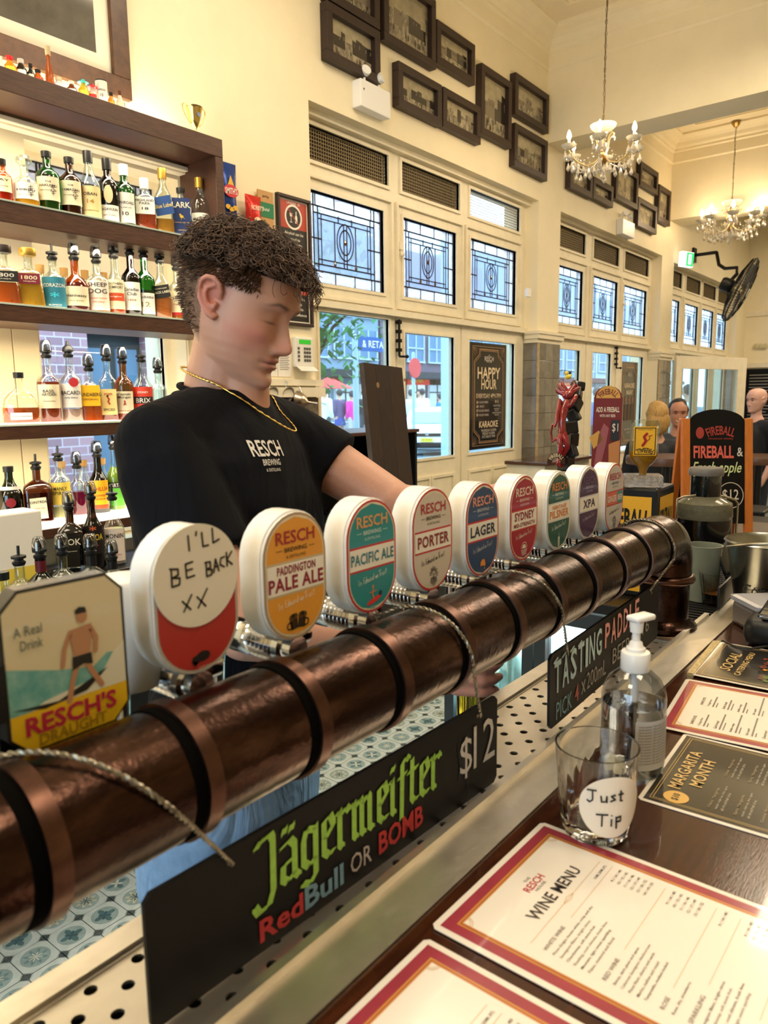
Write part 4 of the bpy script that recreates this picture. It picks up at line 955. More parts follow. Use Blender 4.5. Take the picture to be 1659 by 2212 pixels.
fs = [(j*n+i, j*n+(i+1) % n, (j+1)*n+(i+1) % n, (j+1)*n+i) for j in range(len(prof)-1) for i in range(n)]
b.add(vs, fs); b.build('tumbler', glass, root, smooth=60)
ang = math.atan2(-tg.y, -tg.x)+.42
X = T(0, 0, .050) @ Rz(ang+PI/2) @ Matrix(((1, 0, 0, 0), (0, 0, -1, -.0425), (0, 1, 0, 0), (0, 0, 0, 1)))
b = B(); nn = 14
for i in range(nn):
    for j in range(nn):
        q = []
        for (u, v) in ((i, j), (i+1, j), (i+1, j+1), (i, j+1)):
            uu, vv = 2*u/nn-1, 2*v/nn-1; px_ = .034*uu*math.sqrt(1-vv*vv/2); py_ = .034*vv*math.sqrt(1-uu*uu/2); a = px_/.0425; rr = .0432+.0018*(py_/.034); q.append((rr*math.sin(a), py_, rr*math.cos(a)-.0425))
        b.add(q, [(0, 1, 2, 3)], 0, X)
b.build('paper_label', M('label_cream', '#eadfce', .6), root, smooth=180)
b = B()
def lbl(st, cx, cy, k):
    for pl in st:
        pts = []
        for i in range(len(pl)-1):
            for t in range(4): pts.append(tuple(pl[i][q]+(pl[i+1][q]-pl[i][q])*t/4 for q in (0, 1)))
        pts.append(pl[-1]); c = [(cx+p[0]*k, cy+p[1]*k) for p in pts]
        P3 = []
        for (u, v) in c: a = u/.0425; rr = .0442+.0018*(v/.034); P3.append(X @ Vector((rr*math.sin(a), v, rr*math.cos(a)-.0425)))
        b.tube(P3, .0008, 5)
lbl([[(0, 1), (.7, 1.02)], [(.4, 1), (.42, .2), (.2, -.02), (0, .15)]], -.026, .006, .013); lbl([[(0, .6), (.05, .1), (.4, .15), (.42, .6), (.45, .05)]], -.013, .006, .013); lbl([[(.4, .6), (.05, .5), (.4, .2), (0, .05)]], -.004, .007, .013); lbl([[(.2, 1), (.2, .05), (.4, .05)], [(0, .65), (.45, .68)]], .004, .007, .012)
lbl([[(0, 1), (.9, 1.0)], [(.45, 1), (.45, 0)]], -.017, -.020, .013); lbl([[(.1, .6), (.1, 0)], [(.1, .9), (.12, .95)]], -.003, -.020, .013); lbl([[(0, .7), (.05, -.3)], [(0, .6), (.4, .7), (.4, .3), (.05, .25)]], .003, -.019, .013)
b.build('handwriting', ink, root)
# sanitiser pump bottle
sb = Vector((.872, .300, CT)); root = thing('sanitiser_bottle', 'clear plastic hand sanitiser bottle with white pump behind the tip glass', 'bottle', sb)
b = B(); b.lathe([(1e-4, .001), (.034, .001), (.038, .006), (.0385, .02), (.0385, .095), (.037, .105), (.031, .118), (.020, .128), (.014, .132), (.014, .138)], 40, 0, None, cap=False); b.build('bottle_body', glassy('clear_plastic', '#eef2f6', .22, .05), root, smooth=60)
b = B(); b.lathe([(1e-4, .003), (.036, .003), (.0365, .01), (.0365, .088), (1e-4, .088)], 32, 0, None, cap=False); b.build('gel', M('clear_gel', '#f4f8fb', .02, trans=1, ior=1.2), root, smooth=60)
b = B(); b.lathe([(.0165, .128), (.0175, .130), (.0175, .150), (.0165, .152), (.0115, .153), (.0115, .157), (.0085, .159), (.0075, .164), (.0050, .166), (.0050, .176), (.0075, .177), (.0082, .186), (.0085, .19)], 28); X = T(0, 0, .19) @ Rz(-.35)
b.bbox((-.0095, -.010, 0), (.024, .010, .0075), .003, 0, X); b.rod((0, 0, .13), (.002, 0, .07), .005, 10); b.rod((.002, 0, .09), (.004, 0, .012), .003, 8); b.build('pump', M('badge_white'), root, smooth=50)
a_ = math.atan2(-sb.y, -sb.x)+.75; X = T(0, 0, .048) @ Rz(a_+PI/2) @ Matrix(((1, 0, 0, 0), (0, 0, -1, -.0388), (0, 1, 0, 0), (0, 0, 0, 1)))
b = B(); label_patch(b, -.026, .026, -.032, .030, X, .0388, 0, z=.0002); b.build('label', M('clear_label', '#c9ccd0', .5), root, smooth=180)
b = B()
for k in range(14): text(b, 'hand sanitiser 70% alcohol rinse free', X, w=.044, h=.0022, y=.024-.0036*k, z=.0006, bend=.0388, m=0)
b.build('label_print', mgrey, root)
# ================================================================ BARMAN
def skinmat(name, base, red, hair):
    m = bpy.data.materials.new(name); m.use_nodes = True; nt = m.node_tree; b = nt.nodes['Principled BSDF']
    a = nt.nodes.new('ShaderNodeAttribute'); a.attribute_name = 'Col'; nt.links.new(a.outputs['Color'], b.inputs['Base Color'])
    b.inputs['Roughness'].default_value = .48; b.inputs['Subsurface Weight'].default_value = .12; b.inputs['Subsurface Radius'].default_value = (.9, .35, .2); b.inputs['Subsurface Scale'].default_value = .008
    n = nt.nodes.new('ShaderNodeTexNoise'); n.inputs['Scale'].default_value = 350; bp = nt.nodes.new('ShaderNodeBump'); bp.inputs['Strength'].default_value = .12; bp.inputs['Distance'].default_value = .001
    nt.links.new(n.outputs['Fac'], bp.inputs['Height']); nt.links.new(bp.outputs[0], b.inputs['Normal']); return m
skin_m = skinmat('skin', 0, 0, 0)
def capsule(b, a, c, r0, r1, n=20, flat=1, upv=None):
    a = Vector(a); c = Vector(c); L = (c-a).length; X = alongz(a, c)
    prof = [(max(1e-5, r0*math.cos(t)), r0*math.sin(t)) for t in [-PI/2+PI/2*k/5 for k in range(6)]] + [(max(1e-5, r1*math.cos(t)), L+r1*math.sin(t)) for t in [PI/2*k/5 for k in range(6)]]
    b.lathe(prof, n, 0, X, cap=False)
def chainc(b, pts, rs):
    for i in range(len(pts)-1): capsule(b, pts[i], pts[i+1], rs[i], rs[i+1])
def remesh(b, voxel, smooth_it=4, fac=.5, name='tmp'):
    o = b.build(name, [ink]); md = o.modifiers.new('r', 'REMESH'); md.mode = 'VOXEL'; md.voxel_size = voxel; md.use_smooth_shade = True
    if smooth_it: s = o.modifiers.new('s', 'SMOOTH'); s.iterations = smooth_it; s.factor = fac
    dg = bpy.context.evaluated_depsgraph_get(); me = bpy.data.meshes.new_from_object(o.evaluated_get(dg)); om = o.data
    bpy.data.objects.remove(o); bpy.data.meshes.remove(om); me.materials.clear(); return me
def from_mesh(b, me, X=None):
    n = len(me.vertices); co = np.empty(n*3); me.vertices.foreach_get('co', co); co = co.reshape(-1, 3)
    b.add([Vector(c) for c in co], [tuple(p.vertices) for p in me.polygons], 0, X); return b
def loft(b, rings, n=40, ex=2.3, X=None):
    """rings: (z, cx, cy, rx, ry, yaw)"""
    vs = []
    for (z, cx, cy, rx, ry, yw) in rings:
        for i in range(n):
            t = 2*PI*i/n; c, s = math.cos(t), math.sin(t); x = rx*math.copysign(abs(c)**(2/ex), c); y = ry*math.copysign(abs(s)**(2/ex), s)
            vs.append((cx+x*math.cos(yw)-y*math.sin(yw), cy+x*math.sin(yw)+y*math.cos(yw), z))
    fs = [(j*n+i, j*n+(i+1) % n, (j+1)*n+(i+1) % n, (j+1)*n+i) for j in range(len(rings)-1) for i in range(n)]
    fs += [tuple(range(n-1, -1, -1)), tuple((len(rings)-1)*n+i for i in range(n))]
    b.add(vs, fs, 0, X); return b
G = lambda d, s: math.exp(-(d/s)**2)
def interp(tab, z):
    if z <= tab[0][0]: return tab[0][1:]
    for i in range(len(tab)-1):
        if z <= tab[i+1][0]:
            t = (z-tab[i][0])/(tab[i+1][0]-tab[i][0]); t = t*t*(3-2*t)*.35+t*.65
            return [tab[i][k]+(tab[i+1][k]-tab[i][k])*t for k in range(1, len(tab[0]))]
    return tab[-1][1:]
HT = [(-.1185, .066, .022, .012), (-.116, .080, -.004, .026), (-.110, .0865, -.018, .034), (-.098, .0880, -.030, .045), (-.085, .0850, -.040, .055), (-.070, .0865, -.050, .0610), (-.055, .0875, -.062, .0660), (-.04, .0865, -.075, .0695), (-.02, .0865, -.086, .0735), (0, .0875, -.093, .0755), (.02, .0955, -.097, .0765), (.04, .0955, -.099, .0765), (.06, .0905, -.097, .0735), (.08, .079, -.088, .0655), (.098, .060, -.071, .0520), (.109, .038, -.047, .035), (.1145, .012, -.022, .015)]
def head_mesh(b, X, nz=110, na=150, eyes_open=False):
    vs = []; z0, z1 = HT[0][0], HT[-1][0]
    for j in range(nz+1):
        z = z0+(z1-z0)*j/nz; f, bk, w = interp(HT, z); cx = (f+bk)/2; lx = (f-bk)/2
        jaw = max(0, min(1, (-z-.03)/.06)); ex = 2.35
        for i in range(na):
            t = 2*PI*i/na; t = t - .28*math.sin(t)*1.0 if True else t      # more samples at the face
            c, s = math.cos(t), math.sin(t)
            x = cx+lx*math.copysign(abs(c)**(2/ex), c); y = w*math.copysign(abs(s)**(2/ex), s)
            if jaw and x > cx:                                            # narrow the jaw toward the chin
                y *= 1-.28*jaw*((x-cx)/lx)**1.5
            d = 0; ay = abs(y)
            if c > 0:
                fr = min(1, c*1.6)
                # nose
                nh = interp([(-.0585, 0), (-.0555, .007), (-.051, .020), (-.045, .0265), (-.038, .0275), (-.028, .0215), (-.014, .0135), (0, .006), (.010, .0015), (.02, 0)], z)[0] if -.0585 < z < .02 else 0
                sg = interp([(-.058, .0105), (-.044, .0105), (-.03, .0088), (-.01, .0082), (.02, .010)], z)[0]
                d += nh*math.exp(-(ay/sg)**2.6)
                d += .0085*G(ay-.0135, .0058)*G(z+.0475, .0075)            # nostril wings
                d -= .005*G(ay-.0065, .003)*G(z+.0565, .003)
                d -= .0105*G(ay-.031, .017)*G(z-.001, .0125)               # eye sockets
                d -= .004*G(ay-.014, .008)*G(z-.003, .012)
                d += .0052*G(ay-.030, .019)*G(z-.0215, .0085)              # brow
                d += .0085*G(ay-.0315, .0125)*G(z+.001, .0095)             # eyeball with lowered lid
                d -= .0022*G(ay-.0315, .014)*G(z-.0105, .0026)             # lid crease
                d -= .0022*G(ay-.0315, .013)*G(z+.0085, .0022)             # lash line
                d += .0045*G(ay-.045, .017)*G(z+.028, .014)                # cheekbone
                d -= .0030*G(ay-.047, .013)*G(z+.062, .016)
                d -= .0018*G(ay, .004)*G(z+.060, .004)                     # philtrum
                lw = .023
                d += .0060*math.exp(-(ay/lw)**4)*G(z+.0655, .0042)*(1-.25*G(ay, .003)); d += .0068*math.exp(-(ay/(lw-.002))**4)*G(z+.0765, .0050)
                d -= .0052*math.exp(-(ay/(lw+.003))**4)*G(z+.0708, .0017)
                d -= .0045*math.exp(-(ay/.018)**2)*G(z+.0865, .0042)       # chin crease
                d += .0045*G(ay, .020)*G(z+.104, .011)
                d -= .002*G(ay-.0255, .004)*G(z+.071, .005)
                x += d*fr
            vs.append((x, y, z))
    n = na; fs = [(j*n+i, j*n+(i+1) % n, (j+1)*n+(i+1) % n, (j+1)*n+i) for j in range(nz) for i in range(n)] + [tuple(range(n-1, -1, -1)), tuple(nz*n+i for i in range(n))]
    b.add(vs, fs, 0, X); return b
def ear(b, X, s):
    """helix, antihelix, concha plate and lobe; s = side (+1 left)"""
    P = lambda u, v, w=0: X @ Vector((u, s*(.0745+w), v))
    hx = [(.008, .004, .002), (.010, .014, .006), (.006, .024, .010), (-.004, .030, .013), (-.015, .029, .016), (-.022, .021, .018), (-.023, .009, .017), (-.019, -.004, .014), (-.012, -.015, .010), (-.003, -.023, .006), (.005, -.027, .003), (.009, -.022, .001)]
    b.tube([P(*q) for q in hx], [.0038, .0042, .0042, .0044, .0044, .0044, .0042, .004, .0044, .0062, .0056, .004], 10)
    b.tube([P(-.002, .020, .009), P(-.012, .014, .012), (P(-.014, .004, .012)), P(-.009, -.008, .009), P(-.001, -.013, .006)], .0038, 8)
    pl = [P(q[0]*.9, q[1]*.9, q[2]-.005) for q in hx]; pc = P(-.006, .002, .0)
    for i in range(len(pl)-1): b.tube([pl[i].lerp(pc, t) for t in (0, .5, 1)], .0036, 6)
    b.tube([P(.006, -.005, .003), P(.003, -.010, .006), P(.004, -.015, .004)], .004, 8)
def hand_fingers(b, joints, rs): chainc(b, joints, rs)
BM = thing('person', 'young man with curly brown hair in black t-shirt and jeans pulling a beer', 'person', (.85, 1.0, 0))
HX = T(.845, .968, 1.735) @ Rz(math.atan2(-.939, .347)) @ Ry(math.radians(19)) @ Rx(math.radians(-2))
# --- right hand round the glass
GC = Vector((1.028, .622, 0)); skinb = B()
def azp(phi, r, z): a = math.radians(phi); return (GC.x+r*math.cos(a), GC.y+r*math.sin(a), z)
fz = [1.172, 1.149, 1.1265, 1.106]; tip = [285, 289, 283, 268]
for k in range(4):
    r = .0415; ph = [138, 172, 228, (228+tip[k])/2+2, tip[k]]
    chainc(skinb, [azp(ph[0], r+.008, fz[k]-.004*0+.002), azp(ph[1], r+.008, fz[k]+.001), azp(ph[2], r+.003, fz[k]), azp(ph[3], r+.002, fz[k]-.001), azp(ph[4], r+.001, fz[k]-.002)], [.0105, .0102, .0092, .0085, .0078] if k < 3 else [.0095, .009, .008, .0075, .007])
chainc(skinb, [azp(128, .06, 1.165), azp(110, .048, 1.185), azp(75, .044, 1.182), azp(45, .043, 1.178)], [.013, .0115, .0105, .009])   # thumb behind the glass
for k in range(4): capsule(skinb, azp(138, .052, fz[k]), (.945-.003*k, .668, 1.178-.008*k), .012, .017)
capsule(skinb, (.945, .668, 1.17), (.915, .664, 1.19), .020, .023)
# --- forearm and upper arm, right
chainc(skinb, [(.925, .666, 1.185), (.89, .685, 1.200), (.80, .735, 1.222), (.735, .77, 1.24), (.685, .80, 1.25)], [.0235, .0255, .037, .042, .041])
chainc(skinb, [(.685, .80, 1.25), (.675, .88, 1.38), (.672, .955, 1.515)], [.041, .047, .052])
# --- left arm reaching to a tap handle
chainc(skinb, [(.99, 1.035, 1.525), (1.04, .93, 1.45), (1.085, .83, 1.385)], [.056, .051, .044])
chainc(skinb, [(1.085, .83, 1.385), (1.06, .76, 1.385), (.998, .655, 1.385), (.988, .632, 1.388)], [.043, .041, .029, .026])
chainc(skinb, [(.988, .63, 1.39), (1.0, .60, 1.402)], [.025, .027])
hc = Vector((1.035, .565, 1.405))
for k in range(4):
    o = Vector((.0, .0, .0215*(1.5-k)))
    chainc(skinb, [Vector((.998, .60, 1.398))+o*.6, hc+Vector((-.035, .018, 0))+o, hc+Vector((-.004, -.014, .002))+o, hc+Vector((.018, .002, .001))+o, hc+Vector((.012, .022, 0))+o], [.015, .0112, .0100, .0092, .0082])
chainc(skinb, [(1.005, .605, 1.40), (1.02, .60, 1.42), (1.045, .592, 1.436), (1.062, .582, 1.438)], [.014, .0118, .0108, .0095])
# --- neck and trunk
chainc(skinb, [(.845, 1.035, 1.54), (.842, 1.02, 1.60), (.840, 1.0, 1.65), (.842, .988, 1.69)], [.070, .062, .059, .057])
chainc(skinb, [HX @ Vector((.03, .0, -.085)), (.853, .975, 1.60), (.855, .985, 1.54)], [.036, .045, .050])
YAW = math.atan2(.12, .36)
loft(skinb, [(.80, .85, .99, .15, .10, YAW), (1.0, .85, .99, .145, .10, YAW), (1.2, .85, 1.0, .155, .105, YAW), (1.42, .84, 1.02, .155, .095, YAW), (1.50, .835, 1.025, .13, .075, YAW), (1.55, .84, 1.03, .08, .05, YAW)])
capsule(skinb, (.672, .955, 1.515), (.99, 1.035, 1.515), .05, .05)
body0 = remesh(skinb, .0034, 7)
sb_ = B(); from_mesh(sb_, body0); head_mesh(sb_, HX); ear(sb_, HX, 1); ear(sb_, HX, -1)
body = remesh(sb_, .0022, 2, .45)
n = len(body.vertices); co = np.empty(n*3); body.vertices.foreach_get('co', co); co = co.reshape(-1, 3)
IH = np.array(HX.inverted()); L = co @ IH[:3, :3].T + IH[:3, 3]
x, y, z = L[:, 0], np.abs(L[:, 1]), L[:, 2]
def g2(d, s): return np.exp(-(d/s)**2)
base = np.array(lin('#c9957c')[:3]); red = np.array(lin('#c8655a')[:3]); dark = np.array(lin('#3d2a20')[:3]); lip = np.array(lin('#b5665c')[:3]); shad = np.array(lin('#8d6a5c')[:3])
C = np.tile(base, (n, 1))
def mixc(w, c):
    global C
    w = np.clip(w, 0, 1)[:, None]; C = C*(1-w)+c*w
hd = (z > -.14) & (z < .13) & (np.abs(x) < .14) & (y < .1)
mixc(.50*hd*g2(z+.035, .022)*g2(y-.05, .022)*(x > .02), red)                 # cheeks
mixc(.55*hd*(y > .0745)*g2(x+.006, .03)*g2(z, .04), red)                      # ears
mixc(.35*hd*g2(y, .016)*g2(z+.042, .014)*(x > .09), red)                      # nose tip
mixc(.75*hd*(x > .06)*(np.exp(-(y/.0225)**6))*np.clip(1.6*g2(z+.0705, .0105)-.35, 0, 1), lip)
mixc(.85*hd*(x > .06)*(np.exp(-(y/.024)**6))*g2(z+.0708, .0013), dark)
mixc(.80*hd*(x > .05)*g2(y-.031, .0125)*g2(z+.0088, .0019), dark)            # lashes
mixc(.25*hd*(x > .05)*g2(y-.031, .016)*g2(z+.016, .006), shad)
brow_z = .0185+.004*np.clip((y-.018)/.02, 0, 1)-.006*np.clip((y-.040)/.012, 0, 1.5)
mixc(.88*hd*(x > .04)*np.exp(-((y-.032)/.0185)**4)*g2(z-brow_z, .0034), dark)
mixc(.16*hd*np.clip((-z-.035)/.03, 0, 1)*np.clip((z+.14)/.02, 0, 1)*np.clip((x+.04)/.03, 0, 1)*(1-.8*g2(y, .02)*g2(z+.0705, .012)), shad)  # shaved beard
mixc(.45*hd*(x > .05)*g2(y-.0065, .003)*g2(z+.0565, .003), dark)
# short faded sides: hairline runs from temple to behind the ear
hl = np.where(x > .045, .052, np.where(x > .0, .052-(.045-x)*.75, np.where(x > -.03, .028, .020+(x+.03)*2.2)))
fade = np.clip((z-hl)/.030, 0, 1)*(x < .075)
side = np.clip((-.004-x)/.02, 0, 1)*np.clip((z+.075)/.02, 0, 1)*(x < -.022)
nz_ = np.random.RandomState(3).rand(n)
mixc(hd*np.clip(fade*.85+.0, 0, 1)*(.8+.2*nz_), dark); mixc(hd*side*(.62+.25*nz_), dark)
mixc(hd*.28*g2(x-.014, .009)*np.clip((z+.03)/.03, 0, 1)*np.clip((.052-z)/.01, 0, 1)*(y > .05), dark)    # sideburn
arm = co[:, 2] < 1.46; mixc(.10*arm*nz_, dark); mixc(.22*(co[:, 1] < .72)*(co[:, 2] < 1.22), red)
ca = body.color_attributes.new('Col', 'FLOAT_COLOR', 'POINT'); ca.data.foreach_set('color', np.c_[C, np.ones(n)].ravel())
body.materials.append(skin_m); ob = bpy.data.objects.new('body', body); COL.objects.link(ob); ob.parent = BM; ob.matrix_parent_inverse = BM.matrix_world.inverted()
# --- hair --------------------------------------------------------------------
hair_m = M('brown_hair', '#33241b', .45, col2='#6b4a33', vscale=40, spec=.6)
rnd = random.Random(11)
def scalp(u, v):
    """u azimuth (0 = front), v height in head space"""
    f, bk, w = interp(HT, v); cx = (f+bk)/2; lx = (f-bk)/2; c, s = math.cos(u), math.sin(u)
    return Vector((cx+lx*math.copysign(abs(c)**.86, c), w*math.copysign(abs(s)**.86, s), v))
hb = B()
cap_ = B(); vs = []; NZ, NA = 16, 36
for j in range(NZ+1):
    v = .030+(.1144-.030)*j/NZ
    for i in range(NA):
        u = 2*PI*i/NA; lo = .056 if math.cos(u) > .35 else (.046 if math.cos(u) > -.3 else .026)
        vv = max(v, lo); p = scalp(u, min(.1144, vv)); d = Vector((p.x, p.y, max(.02, vv-.02))).normalized(); k = min(1, (vv-lo)/.02)
        k2 = .8+.45*noise.noise(p*38); p = p + d*(.002+.016*k*k2) + Vector((.012*k*max(0, math.cos(u)), 0, 0)); vs.append(p)
vs.append(Vector((0, 0, .142)))
cap_.add(vs, [(j*NA+i, j*NA+(i+1) % NA, (j+1)*NA+(i+1) % NA, (j+1)*NA+i) for j in range(NZ) for i in range(NA)] + [(NZ*NA+i, NZ*NA+(i+1) % NA, len(vs)-1) for i in range(NA)], 0, HX)
hair_root = cap_.build('hair', M('hair_under', '#21170f', .8, var=.3, vscale=60, spec=.1), BM, smooth=180); hair_root.matrix_parent_inverse = BM.matrix_world.inverted()
for k in range(2300):
    # long curls on top and fringe
    u = rnd.uniform(-PI, PI); front = math.cos(u); v = rnd.uniform(.056 if front > .3 else .048, .1142); 
    if rnd.random() < .3: u = rnd.gauss(0, .55); v = rnd.uniform(.058, .1)
    p = scalp(u, v); nrm = Vector((p.x*1.0, p.y*1.25, max(.01, (v-.015)*1.5))).normalized()
    ln = rnd.uniform(.022, .044)*(1.1 if front > .4 else 1.0); cr = rnd.uniform(.0035, .0085); turns = rnd.uniform(1.2, 2.6); ph = rnd.uniform(0, 6.28); hand = rnd.choice((-1, 1))
    t1 = nrm.orthogonal().normalized(); t2 = nrm.cross(t1); fall = Vector((.22 if front > .1 else -.08, 0, -.40 if front > .6 else -.12)); pts = []; rs = []; N_ = 17
    for i in range(N_):
        t = i/(N_-1); c = p + nrm*(ln*t*(1-.25*t)) + fall*(ln*t*t*.9) + (t1*math.cos(ph+hand*turns*6.28*t)+t2*math.sin(ph+hand*turns*6.28*t))*cr*min(1, t*3)
        pts.append(HX @ c); rs.append((.0010 if k % 3 else .0006)*(1-.5*t)+.0002)
    hb.tube(pts, rs, 3, cap=False)
for k in range(2600):
    # short sides and nape
    u = rnd.uniform(.9, 2*PI-.9); v = rnd.uniform(-.055, .06) if math.cos(u) < -.35 else rnd.uniform(.028, .066)
    p = scalp(u, v); nrm = Vector((p.x, p.y*1.3, .0)).normalized(); ln = rnd.uniform(.004, .009) + (.010 if v > .035 else 0) + (.006 if math.cos(u) < -.7 and v > -.02 else 0)
    d = (nrm*.8+Vector((-.3, 0, -.5))+Vector((rnd.uniform(-.3, .3), rnd.uniform(-.3, .3), rnd.uniform(-.3, .3)))).normalized()
    hb.tube([HX @ (p-nrm*.002), HX @ (p+d*ln*.6), HX @ (p+d*ln+Vector((0, 0, -.001)))], [.0009, .0007, .0003], 3, cap=False)
for k in range(26):
    # loose curls over the forehead
    u = rnd.gauss(-.15, .5); p = scalp(u, .062)+Vector((.02, 0, .01)); cr = rnd.uniform(.006, .011); ph = rnd.uniform(0, 6); pts = []
    for i in range(16): t = i/15; pts.append(HX @ (p+Vector((.026*t+.004*math.sin(5*t), cr*math.cos(ph+8*t), -.034*t+cr*math.sin(ph+8*t)))))
    hb.tube(pts, .0006, 3, cap=False)
cb = hb.build('curls', hair_m, hair_root, smooth=180, kind='stuff')
# --- clothes ------------------------------------------------------------------
def fabric(name, col, bmp=.5, sc=9):
    m = M(name, col, .9, bump=.0, var=.10, vscale=40, spec=.2); nt = m.node_tree; b = nt.nodes['Principled BSDF']
    tc = nt.nodes.new('ShaderNodeTexCoord'); w = nt.nodes.new('ShaderNodeTexNoise'); w.inputs['Scale'].default_value = sc; w.inputs['Detail'].default_value = 3; w.inputs['Distortion'].default_value = 1.2
    mp = nt.nodes.new('ShaderNodeMapping'); mp.inputs['Rotation'].default_value = (.3, .5, .2); mp.inputs['Scale'].default_value = (1.6, 1, .6); nt.links.new(tc.outputs['Object'], mp.inputs[0]); nt.links.new(mp.outputs[0], w.inputs[0])
    bp = nt.nodes.new('ShaderNodeBump'); bp.inputs['Strength'].default_value = bmp; bp.inputs['Distance'].default_value = .03; nt.links.new(w.outputs['Fac'], bp.inputs['Height']); nt.links.new(bp.outputs[0], b.inputs['Normal'])
    return m
tee = fabric('black_cotton', '#080a11', .55, 7)
b = B(); loft(b, [(1.02, .825, .98, .195, .140, YAW), (1.06, .83, .98, .19, .138, YAW), (1.15, .85, .99, .185, .135, YAW), (1.3, .85, 1.0, .20, .138, YAW), (1.42, .84, 1.0, .200, .135, YAW), (1.49, .832, 1.005, .180, .122, YAW), (1.54, .832, 1.012, .138, .102, YAW), (1.575, .838, 1.02, .096, .086, YAW), (1.60, .842, 1.022, .0745, .0745, YAW)])
chainc(b, [(.775, .99, 1.54), (.672, .962, 1.515), (.668, .94, 1.47)], [.066, .066, .070])
b.lathe([(.070, 0), (.078, .16)], 28, 0, alongz((.668, .95, 1.49), (.678, .88, 1.35)))
chainc(b, [(.90, 1.02, 1.54), (.988, 1.035, 1.52)], [.064, .066])
b.lathe([(.065, 0), (.071, .125)], 28, 0, alongz((.99, 1.03, 1.52), (1.04, .93, 1.45)))
shirt = remesh(b, .006, 6, .5); shirt.materials.append(tee)
so = bpy.data.objects.new('t_shirt', shirt); COL.objects.link(so); so.parent = BM; so.matrix_parent_inverse = BM.matrix_world.inverted()
b = B(); cpts = []
for k in range(40):
    a = 2*PI*k/40; fy = math.cos(a)     # collar ring: lower at the front
    cpts.append(Vector((.842, 1.014, 1.594)) + Rz(YAW).to_3x3() @ Vector((.068*math.sin(a), -.074*fy, -.026*max(0, fy)+.016*max(0, -fy))))
b.tube(cpts, .0052, 8, closed=True); o = b.build('collar', tee, so, smooth=180)
# chest print
b = B(); Xc = frame(onY(600, 985, .862)+Vector((0, -.004, 0)), Vector((.93, .25, -.05)), Vector((.06, -.05, 1)))
text(b, 'RESCH', Xc, w=.078, h=.026, m=0, bold=.05, y=.012); text(b, 'BREWING', Xc, w=.044, h=.010, m=0, bold=.04, y=-.010); text(b, '& DISTILLING', Xc, w=.036, h=.005, m=0, y=-.022)
from mathutils.bvhtree import BVHTree
_bv = BVHTree.FromPolygons([v.co.copy() for v in shirt.vertices], [tuple(p.vertices) for p in shirt.polygons]); nv_ = []
for v in b.v:
    v = Vector(v); d = Vector((-.12, 1, 0)).normalized(); h = _bv.ray_cast(v-d*.3, d); nv_.append(tuple((h[0] if h[0] is not None else v)-d*.0015))
b.v = nv_
o = b.build('chest_print', M('print_white', '#d9d6d0', .7), so)
# gold chain
gold_m = M('gold', '#d9b765', .25, 1)
b = B(); K = []
for k in range(64):
    a = 2*PI*k/64; fy = math.cos(a); K.append(Vector((.843, 1.010, 1.614)) + Rz(YAW+.1).to_3x3() @ Vector((.067*math.sin(a)*(1-.10*max(0, fy)), -.072*fy-.054*max(0, fy)**2, -.085*max(0, fy)**1.6+.026*max(0, -fy))))
for k in range(64):
    ax_ = Vector((.845, 1.012, K[k].z)); ou = (K[k]-ax_).normalized(); h = _bv.ray_cast(K[k]+ou*.10, -ou, .2)
    if h[0] is not None and (h[0]-ax_).length > (K[k]-ax_).length-.003: K[k] = h[0]+ou*.0035
for k in range(64):
    p, q = K[k], K[(k+1) % 64]
    b.tube([p.lerp(q, t) for t in (0, .5, 1)], [.0012, .0022, .0012], 6)
b.build('necklace', gold_m, BM, smooth=60).matrix_parent_inverse = BM.matrix_world.inverted()
# wrist strap
b = B(); b.lathe([(.0285, -.010), (.031, -.009), (.031, .009), (.0285, .010)], 24, 0, alongz((.992, .643, 1.386), (.985, .628, 1.389)) @ T(0, 0, 0), cap=False); b.build('watch_strap', rubber, BM, smooth=40).matrix_parent_inverse = BM.matrix_world.inverted()
# jeans and shoes
denim = fabric('light_denim', '#7fa0c4', .5, 8); b = B()
loft(b, [(.78, .79, .98, .195, .13, YAW), (.92, .795, .975, .20, .135, YAW), (1.06, .82, .98, .185, .128, YAW)])
for s, (kx, ky) in ((-1, (.68, .92)), (1, (.92, .99))):
    hx_ = .80+s*.10; hy_ = .975+s*.03; chainc(b, [(hx_, hy_, .84), (kx, ky, .50), (kx, ky+.04, .12)], [.098, .080, .068])
jm = remesh(b, .008, 5, .5); jm.materials.append(denim); jo = bpy.data.objects.new('jeans', jm); COL.objects.link(jo); jo.parent = BM; jo.matrix_parent_inverse = BM.matrix_world.inverted()
b = B()
for s in (-1, 1):
    cx_ = .80+s*.07; pts = [(cx_+s*.02, .975+s*.03-.128, 1.0), (cx_+s*.04, .975+s*.03-.132, .94), (cx_+s*.08, .975+s*.03-.118, .89), (cx_+s*.12, .975+s*.03-.075, .87)]
    b.tube(pts, .0022, 5)
b.build('pocket_stitching', M('stitch', '#dfe6ee', .8), jo).matrix_parent_inverse = BM.matrix_world.inverted()
for s, (kx, ky) in ((-1, (.68, .96)), (1, (.92, 1.03))):
    b = B(); capsule(b, (kx, ky+.03, .045), (kx-.005, ky-.13, .035), .045, .038); b.box((kx-.04, ky-.16, 0), (kx+.04, ky+.07, .022)); b.build('shoe', black, BM, smooth=60).matrix_parent_inverse = BM.matrix_world.inverted()
